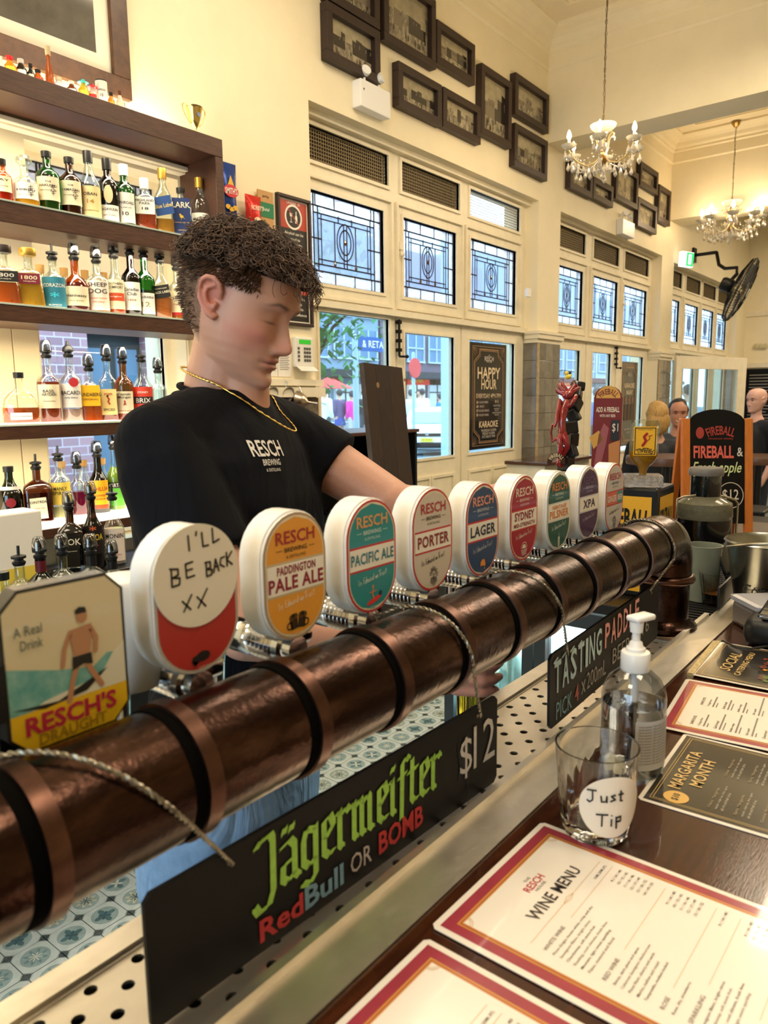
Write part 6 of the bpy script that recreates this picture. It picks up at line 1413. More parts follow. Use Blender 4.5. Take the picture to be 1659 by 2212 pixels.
# miniatures on the top board
def mini(px, top, w, lbl, body, capc, cat='bottle', tall=False, labc=None):
    p = onY(px, top, YB); H = p.z-2.766; dp = (p-EYE).dot(FW); r = w*dp/F_PX/2
    rt = thing('miniature_bottle', lbl, cat, (p.x, YB, 2.766), 'miniature bottles along the top board')
    b = B()
    if tall: b.lathe([(1e-4, 0), (r*.9, 0), (r, .004), (r*.75, H*.5), (r*.4, H*.66), (r*.4, H*.84)], 16)
    else: b.lathe([(1e-4, 0), (r*.92, 0), (r, .003), (r, H*.52), (r*.55, H*.68), (r*.42, H*.78), (r*.42, H*.86)], 16)
    b.build('body', M('mini_'+body, body, .15, trans=.2), rt, smooth=45)
    b = B(); b.lathe([(r*.5, H*.80), (r*.55, H*.84), (r*.55, H), (1e-4, H)], 12) if not lbl.startswith('sombrero') and 'hat' not in lbl else b.lathe([(r*1.1, H*.83), (r*1.1, H*.86), (r*.5, H*.88), (r*.3, H), (1e-4, H)], 16)
    b.build('cap', M('minicap_'+capc, capc, .35), rt, smooth=45)
    if labc: b = B(); az = math.atan2(-YB, -p.x); X = Rz(az+PI/2) @ frame((0, -r-.0006, H*.28), (1, 0, 0), (0, 0, 1)); label_patch(b, -r*.9, r*.9, -H*.17, H*.17, X, r, 0, .0003, 6); b.build('label', M('label_'+labc, labc, .5), rt, smooth=180)
mini(1, 122, 14, 'white miniature at the very left of the top board', '#e8e2d2', '#cfc8b8'); mini(20, 122, 26, 'orange miniature with bright red cap on the top board', '#e89a1c', '#d8232a', labc='#f0c030')
mini(44, 128, 24, 'dark miniature with white and orange square label', '#2a2018', '#cfcac0', labc='#efe6d8'); mini(65, 138, 16, 'slim black miniature fourth on the top board', '#1c1816', '#141210', labc='#e8dcc0'); mini(81, 151, 22, 'red-labelled amber miniature with dark cap', '#c8641c', '#1a1614', labc='#c23a22')
mini(102, 100, 20, 'tall slender amber miniature with round glass stopper', '#a8501c', '#c9b48a', tall=True); mini(126, 168, 26, 'clear miniature with pale cork and blue mark', '#e4ecf0', '#d9c29a', labc='#f4f4f0'); mini(154, 176, 22, 'brown miniature with round white label', '#7a3a14', '#d8d4cc', labc='#f4efe4')
mini(179, 172, 22, 'yellow miniature wearing a turquoise hat cap', '#e8c42a', '#3fc4cc', labc='#f0d84a'); mini(199, 182, 20, 'pale miniature wearing a red hat cap', '#e8d8cc', '#d2283a', labc='#c8322e')
p = onY(218, 175, YB); rt = thing('gift_tube', 'small white whisky tube with black lid on the top board', 'tube', (p.x, YB, 2.766)); H = p.z-2.766; b = B(); b.lathe([(.0225, 0), (.0225, H*.96)], 24); b.build('tube', M('tube_white', '#efe9dc', .5), rt, smooth=40); b = B(); b.lathe([(.0228, H*.96), (.0228, H), (1e-4, H)], 24); b.build('lid', black, rt, smooth=40)
X = Rz(math.atan2(-YB, -p.x)+PI/2) @ frame((0, -.0231, H*.6), (1, 0, 0), (0, 0, 1)); b = B(); text(b, 'LAPHROAIG', X, w=.034, h=.008, bend=.0231); text(b, '10', X, w=.012, h=.012, bend=.0231, y=-.02); b.build('tube_print', ink, rt)
mini(239, 200, 16, 'orange miniature with black cap right of the white tube', '#e08a1c', '#151210', labc='#e8a02a'); mini(258, 197, 16, 'clear slim miniature with brown neck', '#e8dccc', '#5a2a14', labc='#e8d8b0'); mini(270, 222, 12, 'tiny clear miniature with pale label near the frame corner', '#ecebe4', '#d8d4c8'); mini(286, 236, 14, 'tiny clear glass miniature lying last on the top board', '#f0efe8', '#e8e4d8')
# trophy
rt = thing('trophy_cup', 'small shiny gold two-handled trophy cup on the top board', 'trophy', (2.305, 2.89, 2.757)); gold_t = M('trophy_gold', '#e3c878', .14, 1)
b = B(); b.lathe([(.028, 0), (.028, .006), (.022, .012), (.010, .02), (.006, .03), (.009, .038), (.005, .045), (.012, .055), (.022, .075), (.031, .105), (.036, .135), (.040, .142), (.038, .143), (.028, .11), (1e-4, .06)], 32, cap=False); b.build('cup', gold_t, rt, smooth=60)
for s in (-1, 1):
    b = B(); b.tube([(s*.036, 0, .135), (s*.050, 0, .148), (s*.062, 0, .140), (s*.062, 0, .118), (s*.050, 0, .095), (s*.034, 0, .075), (s*.020, 0, .068)], .0028, 8); b.build('handle', gold_t, rt, smooth=60)
b = B(); b.bbox((-.034, -.03, -.002), (.034, .03, .0), .0005); b.build('plinth', M('marble', '#ded8cc', .3), rt)
b = B(); b.poly(circ(.010, 16), 0, 0, frame((0, -.0335, .105), (1, 0, 0), (0, 0, 1))); b.build('badge', M('trophy_badge', '#6f7fa0', .3), rt)
# framed picture above the shelves
def framed(name, x0, x1, z0, z1, fw, dpth, label, cat, group, fm, print_fn, mat_w=.0, Y=WF, printm=None):
    rt = thing(name, label, cat, ((x0+x1)/2, Y, z0), group); cx = (x0+x1)/2; W2 = (x1-x0)/2; H = z1-z0
    for (a, c) in (((-W2, -dpth, 0), (W2, 0, fw)), ((-W2, -dpth, H-fw), (W2, 0, H)), ((-W2, -dpth, fw), (-W2+fw, 0, H-fw)), ((W2-fw, -dpth, fw), (W2, 0, H-fw))): b = B(); b.bbox(a, c, min(.003, fw*.2)); b.build('frame_rail', fm, rt)
    iw, ih = W2-fw, (H-2*fw); Y0 = -dpth*.35
    X = frame((0, Y0, H/2), (1, 0, 0), (0, 0, 1))
    if mat_w: b = B(); b.add([(-iw, -ih/2, 0), (iw, -ih/2, 0), (iw, ih/2, 0), (-iw, ih/2, 0)], [(0, 1, 2, 3)], 0, X); b.build('mount', M('mount_board', '#efe6cf', .6), rt)
    print_fn(rt, X, iw-mat_w, ih/2-mat_w); return rt
def old_photo(seed):
    name = 'old_photo_%d' % seed
    if name in MATS: return MATS[name]
    m = bpy.data.materials.new(name); m.use_nodes = True; nt = m.node_tree; b = nt.nodes['Principled BSDF']; b.inputs['Roughness'].default_value = .12; b.inputs['Coat Weight'].default_value = .5
    tc = nt.nodes.new('ShaderNodeTexCoord'); mp = nt.nodes.new('ShaderNodeMapping'); mp.inputs['Location'].default_value = (seed*3.1, seed*1.7, 0); mp.inputs['Scale'].default_value = (1.6, 1, .8); nt.links.new(tc.outputs['Object'], mp.inputs[0])
    n = nt.nodes.new('ShaderNodeTexNoise'); n.inputs['Scale'].default_value = 16; n.inputs['Detail'].default_value = 10; n.inputs['Roughness'].default_value = .75; nt.links.new(mp.outputs[0], n.inputs[0])
    r = nt.nodes.new('ShaderNodeValToRGB'); e = r.color_ramp.elements; e[0].position = .38; e[0].color = lin('#3b342c'); e[1].position = .62; e[1].color = lin('#b5a98e'); nt.links.new(n.outputs['Fac'], r.inputs[0]); nt.links.new(r.outputs[0], b.inputs['Base Color'])
    MATS[name] = m; return m
def photo_print(seed):
    def f(rt, X, hw, hh):
        rd = random.Random(seed); b = B(); b.add([(-hw, -hh, 0), (hw, -hh, 0), (hw, hh, 0), (-hw, hh, 0)], [(0, 1, 2, 3)], 1, X)
        b.add([(-hw, -hh, .0004), (hw, -hh, .0004), (hw, -hh*.25, .0004), (-hw, -hh*.45, .0004)], [(0, 1, 2, 3)], 0, X)
        x = -hw
        while x < hw*.9:      # street of buildings
            w = rd.uniform(.18, .4)*hw; h = rd.uniform(-.1, .75)*hh*(1.1-.6*abs(x/hw)) if seed % 2 else rd.uniform(.0, .7)*hh*(x/hw*.5+.7); x2 = min(hw, x+w)
            b.add([(x, -hh*.4, .0006), (x2, -hh*.4, .0006), (x2, h*.9, .0006), (x, h, .0006)], [(0, 1, 2, 3)], rd.choice((0, 2, 3)), X)
            for k in range(3): wx = x+(x2-x)*(.2+.28*k); b.add([(wx, h*.1, .0008), (wx+w*.12, h*.1, .0008), (wx+w*.12, h*.55, .0008), (wx, h*.55, .0008)], [(0, 1, 2, 3)], rd.choice((2, 3)), X)
            x = x2
        for k in range(9):    # people and carriages in the street
            px_ = rd.uniform(-hw*.9, hw*.9); py_ = rd.uniform(-hh*.85, -hh*.4); s = .09*hh
            b.poly([(px_-s*.5, py_-s), (px_+s*.5, py_-s), (px_+s*.4, py_+s*.8), (px_-s*.4, py_+s*.8)], .001, 2, X); b.poly(circ(s*.32, 8, px_, py_+s*1.1), .001, 2, X)
        b.build('photo_print', [old_photo(seed % 4), M('photo_sky', '#a1967a', .15, var=.3, vscale=14, coat=.5), M('photo_dark', '#2e2822', .15, coat=.5), M('photo_mid', '#7c705e', .15, coat=.5)], rt)
    return f
def big_print(rt, X, hw, hh):
    b = B(); b.add([(-hw, -hh, .0006), (hw, -hh, .0006), (hw, hh, .0006), (-hw, hh, .0006)], [(0, 1, 2, 3)], 0, X); b.build('picture_print', M('dark_picture', '#6a655a', .10, col2='#45423b', vscale=3, coat=.6), rt)
framed('framed_picture', .95, 2.097, 2.905, 3.95, .085, .03, 'large dark wood framed picture with wide cream mount above the spirit shelves', 'picture', None, M('old_frame', '#5a3a24', .35, col2='#3f2716', vscale=18, stretch=(1, 1, 1)), big_print, mat_w=.068)
fr = [(3.378, 3.853, 3.80, 4.10, 'top left'), (3.372, 3.853, 3.49, 3.79, 'directly over the emergency light'), (3.895, 4.457, 3.765, 4.19, 'largest square one near the ceiling'), (4.469, 4.955, 3.815, 4.085, 'right of the largest square one'), (4.035, 4.527, 3.425, 3.69, 'below the largest square one'), (4.543, 5.04, 3.432, 3.69, 'third along the lower row'), (5.047, 5.505, 3.515, 4.0, 'tall narrow one showing a corner hotel'), (5.56, 6.148, 3.79, 4.095, 'upper one nearest the beam'), (5.56, 6.14, 3.405, 3.727, 'lower one nearest the beam')]
for k, (a, c, z0, z1, w) in enumerate(fr): framed('framed_photo', a, c, z0, z1, .05, .055, 'dark box-framed old street photo, '+w, 'picture', 'dark box-framed old photos over the first bay', frame_wood, photo_print(k), mat_w=0)
fr = [(6.60, 7.10, 3.45, 3.68, 'first on the left, behind the chandelier'), (7.12, 7.62, 3.46, 3.66, 'second from the left'), (7.68, 8.31, 3.565, 3.93, 'largest in the middle'), (8.36, 8.93, 3.835, 4.08, 'upper one to the right'), (8.33, 8.94, 3.41, 3.71, 'lowest one to the right'), (8.97, 9.40, 3.575, 3.97, 'narrow one next to the second beam')]
for k, (a, c, z0, z1, w) in enumerate(fr): framed('framed_photo', a, c, z0, z1, .055, .055, 'dark framed old photo over the second bay, '+w, 'picture', 'dark framed photos over the second bay', frame_wood, photo_print(k+11), mat_w=0)
# under-18 signs
def u18(rt, X, hw, hh):
    b = B(); q = lambda x0, x1, y0, y1, m, z: b.add([(x0, y0, z), (x1, y0, z), (x1, y1, z), (x0, y1, z)], [(0, 1, 2, 3)], m, X)
    q(-hw, hw, -hh, hh, 2, .0003); q(-hw*.93, hw*.93, hh*.02, hh*.95, 0, .0006); q(-hw*.93, hw*.93, -hh*.95, hh*.02, 1, .0006); ring(b, circ(hw*.60, 28, 0, hh*.42), circ(hw*.50, 28, 0, hh*.42), .001, 2, X); b.poly(circ(hw*.50, 28, 0, hh*.42), .0009, 1, X)
    cy = hh*.42; b.poly([(.012, cy-.03), (.030, cy-.03), (.030, cy+.005), (.024, cy+.014), (.024, cy+.034), (.018, cy+.034), (.018, cy+.014), (.012, cy+.005)], .0012, 2, X); b.poly([(-.03, cy+.02), (-.008, cy+.02), (-.012, cy+.002), (-.026, cy+.002)][::-1], .0012, 2, X); b.ribbon([(-.019, cy+.002), (-.019, cy-.026)], .003, 2, X, .0012); b.ribbon([(-.028, cy-.028), (-.010, cy-.028)], .003, 2, X, .0012); b.ribbon([(-hw*.36, cy+hw*.36), (hw*.36, cy-hw*.36)], .006, 0, X, .0015)
    b.build('sign_print', [M('sign_red', '#b5402f', .4), M('sign_black', '#26221f', .4), M('sign_cream', '#efe8da', .4)], rt)
    b = B(); text(b, 'UNDER 18', X, w=hw*.9, h=.012, y=hh*.88, z=.0014)
    for k, s in enumerate(('Alcohol can be', 'served to', 'adults only.', 'It is an offence')): text(b, s, X, w=hw*1.5*len(s)/16, h=.016, y=-hh*(.14+.19*k), z=.0014)
    b.build('lettering', M('sign_cream', '#efe8da', .4), rt)
U = ['Persons', 'are not allowed', 'along', 'with a', 'adult.']
framed('framed_notice', 2.975, 3.235, 2.35, 2.70, .018, .025, 'framed red and black UNDER 18 alcohol notice, upper one beside the window', 'sign', None, frame_wood, u18)
framed('framed_notice', 2.975, 3.235, 2.00, 2.345, .018, .025, 'framed red and black notice half hidden behind the forehead', 'sign', None, frame_wood, u18)
# snack packets and cards
def packet(x0, x1, z0, z1, Y, col1, lbl, paint=None, tilt=0):
    rt = thing('snack_packet', lbl, 'packet', mtx=T((x0+x1)/2, Y, z0) @ Ry(tilt), group='snack packets hung right of the shelves'); b = B(); n = 10; W2, H = (x1-x0)/2, z1-z0; vs = []
    for s in (-1, 1):
        for i in range(n+1):
            for j in range(n+1):
                u, v = 2*i/n-1, j/n; th = .03*(1-abs(u)**2.5)*math.sin(PI*v)**.5; vs.append((W2*u*(1-.06*math.sin(PI*v)), s*th+.002*noise.noise(Vector((u*3, v*3, s))), H*v))
    fs = []
    for s in (0, 1):
        o = s*(n+1)**2
        for i in range(n):
            for j in range(n): q = (o+i*(n+1)+j, o+(i+1)*(n+1)+j, o+(i+1)*(n+1)+j+1, o+i*(n+1)+j+1); fs.append(q if s == 0 else q[::-1])
    b.add(vs, fs); b.build('bag', M('foil_'+col1, col1, .25, .3, bump=.3, bscale=25), rt, smooth=180)
    if paint: paint(rt, frame((0, -.034, H/2), (1, 0, 0), (0, 0, 1)), W2, H/2)
def chips(rt, X, w, h):
    b = B(); b.poly([(-w*.55, 0), (0, h*.55), (w*.55, 0), (0, -h*.1)][::-1], 0, 0, X); b.poly(circ(w*.72, 20, 0, h*.06, h*.20), .001, 1, X); text(b, "SMITH'S", X @ Rz(.06), w=w*1.2, h=h*.20, m=2, y=h*.06, z=.002, bold=.05)
    for k in range(3): b.poly(circ(w*.25, 12, (k-1)*w*.35, -h*.45-.01*(k % 2), w*.18), .001, 0, X)
    b.build('packet_print', [M('chip_yellow', '#e8b52a', .4), M('chip_red', '#d02a34', .4), M('label_'+W_, W_, .5)], rt)
packet(2.545, 2.675, 2.46, 2.765, 3.045, '#1d3f8c', 'dark blue crisp packet with red and yellow badge hanging beside the shelves', chips)
def nuts(rt, X, w, h):
    b = B(); text(b, "NOBBY'S", X @ Rz(.05), w=w*1.5, h=h*.22, m=0, y=h*.4, z=.001, bold=.05); b.poly(circ(w*.5, 16, 0, -h*.2, h*.2), .001, 0, X); b.build('packet_print', M('nut_cream', '#f0dcc0', .5), rt)
packet(2.715, 2.825, 2.41, 2.635, 3.03, '#c8281f', 'small red nut packet hanging right of the blue crisp packet', nuts)
rt = thing('card_display', 'brown card strip with a green panel hanging on the wall', 'card', (2.885, WF-.02, 2.40)); b = B(); b.bbox((-.055, -.004, 0), (.055, .004, .285), .001); b.build('card', M('kraft_card', '#c69a66', .8), rt); b = B(); b.box((-.055, -.006, .15), (.055, -.004, .225)); b.build('green_panel', M('card_green', '#1c7a50', .5), rt); b = B(); X = frame((0, -.0065, .19), (1, 0, 0), (0, 0, 1)); text(b, 'Relief', X, w=.045, h=.016); text(b, 'jerky', frame((0, -.0045, .255), (1, 0, 0), (0, 0, 1)), w=.05, h=.018, m=1); b.build('lettering', [M('label_'+W_, W_, .5), ink], rt)
# alarm keypad and paper notices
rt = thing('alarm_keypad', 'white alarm keypad with green lit screen and open flap on the wall by the window', 'keypad', (3.145, WF, 1.72)); b = B(); b.bbox((-.075, -.03, .05), (.075, 0, .22), .008); b.build('housing', M('keypad_white', '#eae6da', .4), rt)
b = B(); b.box((-.045, -.0315, .180), (.05, -.029, .205)); b.build('screen', M('lcd_green', '#2f9a2a', .3, emit=.9), rt)
for i in range(4):
    for j in range(4): b = B(); b.bbox((-.028+.020*j-(.03 if j == 0 else 0), -.035, .148-.022*i), (-.014+.020*j-(.03 if j == 0 else 0), -.029, .162-.022*i), .002); b.build('key', M('key_grey', '#8a857c' if j else '#55524c', .5), rt)
b = B(); b.bbox((-.07, -.003, 0), (.07, .001, .05), .001, 0, T(0, -.03, .055) @ Rx(math.radians(125))); b.build('flap', M('keypad_white'), rt)
b = B(); b.add([(-.06, .022, .002), (.06, .022, .002), (.06, .024, .002), (-.06, .024, .002)], [(0, 1, 2, 3)], 0, T(0, -.06, .03)); b.build('flap_print', mgrey, rt)
for k, (x0, x1, z0, z1, l, tx_) in enumerate(((2.955, 3.055, 1.715, 1.945, 'white printed notice with red 50 beside the alarm keypad', '50'), (2.86, 2.95, 1.715, 1.93, 'white printed notice with small pictures under the chin', 'rsa'))):
    rt = thing('paper_notice', l, 'notice', ((x0+x1)/2, WF-.003, z0)); b = B(); b.box((-(x1-x0)/2, -.001, 0), ((x1-x0)/2, .001, z1-z0)); b.build('sheet', paper, rt); b = B(); X = frame((0, -.0015, (z1-z0)/2), (1, 0, 0), (0, 0, 1))
    b.add([(-.045, .02, .0001), (.045, .02, .0001), (.045, .055, .0001), (-.045, .055, .0001)], [(0, 1, 2, 3)], 0, X); text(b, tx_, X, w=.03, h=.022, y=.038, m=1, z=.0005)
    for j in range(9): b.ribbon([(-.038, .005-.010*j), (.03+.008*(j % 2), .005-.010*j)], .0028, 2, X, .0003, joints=False)
    text(b, 'the facts', X, w=.06, h=.010, y=.085, m=0); b.build('print', [ink, mred, mgrey], rt)
# strainers and funnel hanging on the rail
stst = M('satin_steel', '#b5aa98', .25, 1)
for k, px in enumerate((552, 588, 623)):
    p = onY(px, 852, WF-.05); rt = thing('strainer', ['steel strainer hanging on the wall rail, nearest the chin', 'steel strainer hanging second on the wall rail', 'steel strainer hanging next to the funnel'][k], 'strainer', (p.x, WF-.05, p.z), 'strainers hooked on the wall rail')
    b = B(); prof = [(.040*math.cos(t), -.035*math.sin(t)) for t in [PI/2*j/6 for j in range(6, -1, -1)]]; X = frame((0, 0, 0), (1, 0, 0), (0, 0, 1)) @ Rx(.35)
    b.lathe([(max(1e-4, r_), z_) for r_, z_ in prof]+[(.043, .002), (.043, -.002)], 28, 0, X, cap=False); b.build('bowl', M('mesh_steel', '#a39a88', .4, .9, bump=.8, bscale=260), rt, smooth=60)
    b = B(); b.tube([(0, .02, .04), (0, .01, .07), (0, .03, .085), (0, .045, .06)], .0035, 8); b.build('hook', chrome, rt, smooth=60)
    b = B(); b.tube([(0, .01, -.035), (0, .02, -.08), (0, .03, -.14)], [.004, .003, .003], 6); b.build('handle', stst, rt)
p = onY(657, 868, WF-.08); rt = thing('funnel', 'steel funnel hanging at the end of the wall rail by the window', 'funnel', (p.x, WF-.06, p.z)); X = frame((0, 0, 0), (1, 0, 0), (0, 0, 1)) @ Ry(.5) @ Rx(.1)
b = B(); b.lathe([(.062, -.03), (.064, -.026), (.060, -.02), (.052, .0), (.034, .024), (.012, .036), (.008, .045), (.006, .095), (.005, .095), (.0065, .045), (.01, .034), (.05, -.002), (.060, -.028)], 36, 0, X, cap=False); b.build('cone', stst, rt, smooth=50)
b = B(); b.tube([(0, .0, .055), (0, .01, .08), (0, .03, .095), (0, .045, .07)], .0035, 8); b.build('hook', chrome, rt, smooth=60)
# black equipment cabinet with the tall dark board in front
a = onY(640, 935, 2.62); c = onY(890, 935, 2.62); rt = thing('black_cabinet', 'low open black cabinet with thin brown top below the hanging strainers', 'cabinet', (a.x, 2.62, .90)); x0, x1 = a.x, c.x+.05
blk2 = M('cabinet_black', '#0a0a0b', .45)
b = B(); b.bbox((x0, 2.60, 1.385), (x1, 3.05, 1.405), .003); wbuild(b, 'top', shelfwood, rt)
b = B(); b.box((x0, 2.62, .901), (x0+.02, 3.05, 1.385)); b.box((x1-.02, 2.62, .901), (x1, 3.05, 1.385)); b.box((x0, 3.03, .901), (x1, 3.05, 1.385)); b.box((x0, 2.62, .901), (x1, 3.05, .92)); wbuild(b, 'case', blk2, rt)
for s in (x0+.035, x1-.22): b = B(); b.lathe([(1e-4, 0), (.055, 0), (.057, .004), (.055, .008), (1e-4, .008)], 28, 0, frame((s+.02, 2.61, 1.27), (1, 0, 0), (0, 0, 1))); wbuild(b, 'disc', stst, rt, smooth=40)
b = B()
for i in range(12):
    for j in range(3): b.rod((x0+.10+.045*i, 2.66+.07*j, .92), (x0+.10+.045*i, 2.66+.07*j, .975), .012, 8)
wbuild(b, 'rack_pegs', M('rack_dark', '#3a3c40', .25, .8), rt, kind='stuff')
rt = thing('syringe_pourer', 'slim blue and clear bottle standing in the black cabinet', 'bottle', onY(736, 1015, 2.72)-Vector((0, 0, .06))); b = B(); b.lathe([(.012, 0), (.012, .07), (.005, .08), (.005, .11)], 14); b.build('body', M('pale_blue', '#9fb4c8', .2), rt, smooth=40); b = B(); b.lathe([(.006, .10), (.006, .15), (1e-4, .152)], 10); b.build('tip', M('blue_tip', '#2a4a9a', .3), rt, smooth=40)
P0 = onY(812, 1062, 2.20); P1 = onY(893, 1056, 2.20); P2 = onY(870, 790, 2.27); P3 = onY(785, 783, 2.27)
X = frame(P0, P1-P0, P3-P0); wd_ = (P1-P0).length; ht = (P3-P0).length; lean = (P3-P0).dot(X.col[0].to_3d())
rt = thing('dark_board', 'tall dark stained timber board standing on end before the glazed door', 'board', mtx=X)
bw = [0, .28, .62, 1]
for k in range(3):
    b = B(); u0, u1 = bw[k]*wd_, bw[k+1]*wd_; yy = ht
    b.add([(u0+.0006, 0, -.028), (u1-.0006, 0, -.028), (u1+lean-.0006, yy, -.028), (u0+lean+.0006, yy, -.028), (u0+.0006, 0, 0), (u1-.0006, 0, 0), (u1+lean-.0006, yy, 0), (u0+lean+.0006, yy, 0)], [(0, 3, 2, 1), (4, 5, 6, 7), (0, 1, 5, 4), (1, 2, 6, 5), (2, 3, 7, 6), (3, 0, 4, 7)]); b.build('plank', M('board_stain%d' % (k % 2), ['#3d2e28', '#362a27'][k % 2], .35, col2='#241c1b', vscale=12, stretch=(14, 1, 1), coat=.2), rt)
b = B(); b.poly(circ(.012, 14, .05+.02, ht-.10, .014), .0006); b.poly(circ(.009, 14, wd_*.95, ht-.06), .0006); b.build('knot', M('knot', '#8a6a44', .5), rt)
rt = thing('black_stand', 'black equipment block beneath the tall dark board', 'stand', (P0.x, 2.2, .9)); b = B(); b.bbox((P0.x-.05, 2.14, .901), (P1.x-.02, 2.34, P0.z-.002), .004); wbuild(b, 'block', blk2, rt)

# glass-door fridge block at the end of the aisle (the bar returns here)
FX, FY0, FY1, FZ = 1.93, .57, 1.27, 1.02
rt = thing('glass_door_fridge', 'brightly lit glass-door fridge at the aisle end seen under the copper pipe', 'fridge', (FX+.3, .9, 0)); gf = M('fridge_frame', '#4a5258', .35, .6)
b = B(); b.box((FX+.02, FY0, 0), (3.3, FY0+.02, FZ-.03)); b.box((FX+.02, FY1-.02, 0), (3.3, FY1, FZ-.03)); b.box((FX+.02, FY0, 0), (3.3, FY1, .08)); b.box((FX+.62, FY0, .08), (3.3, FY1, FZ-.03)); wbuild(b, 'case', gf, rt)
b = B(); b.bbox((FX-.02, .556, FZ-.03), (3.3, FY1+.02, FZ), .003); wbuild(b, 'worktop', M('counter_black', '#191716', .35), rt)
b = B(); b.box((FX+.58, FY0+.03, .10), (FX+.60, FY1-.03, FZ-.06)); b.box((FX+.05, FY0+.03, FZ-.05), (FX+.6, FY1-.03, FZ-.04)); wbuild(b, 'lit_lining', M('fridge_light', '#e4fff8', .4, emit=9), rt)
area('fridge_lamp', (FX+.3, .92, FZ-.08), .4, 14, (.85, 1, .95))
for z in (.35, .65): b = B(); b.box((FX+.05, FY0+.03, z), (FX+.58, FY1-.03, z+.008)); wbuild(b, 'shelf', glassy('fridge_shelf', '#e8fffa', .3), rt)
for y0, y1 in ((FY0, .955), (.96, FY1)):
    b = B()
    for (q0, q1, z0, z1) in ((y0, y0+.035, .06, FZ-.035), (y1-.035, y1, .06, FZ-.035), (y0+.035, y1-.035, .06, .10), (y0+.035, y1-.035, FZ-.08, FZ-.035)): b.box((FX-.02, q0, z0), (FX+.02, q1, z1))
    wbuild(b, 'door', gf, rt); b = B(); b.box((FX-.002, y0+.035, .10), (FX+.004, y1-.035, FZ-.08)); wbuild(b, 'door_glass', winglass, rt)
cans = ['#e8f0ec', '#c8e0d8', '#b8402a', '#e0d8b0', '#8ab0a8']; protoc = {}
for k in range(36):
    cc = cans[(k*7) % 5]
    if cc not in protoc: b = B(); b.lathe([(1e-4, 0), (.028, 0), (.031, .006), (.031, .11), (.024, .118), (.012, .16), (.012, .19), (1e-4, .192)], 12); protoc[cc] = b.mesh('chilled_bottle', M('chill_'+cc, cc, .2, trans=.3), 50)
    o = bpy.data.objects.new('chilled_bottle', protoc[cc]); COL.objects.link(o); o.location = (FX+.11+.13*((k//6) % 2), .68+.1*(k % 6), (.082, .36, .66)[k//12]); tag(o, 'small drink bottle standing inside the brightly lit glass-door fridge', 'bottle', 'drinks inside the lit fridge')
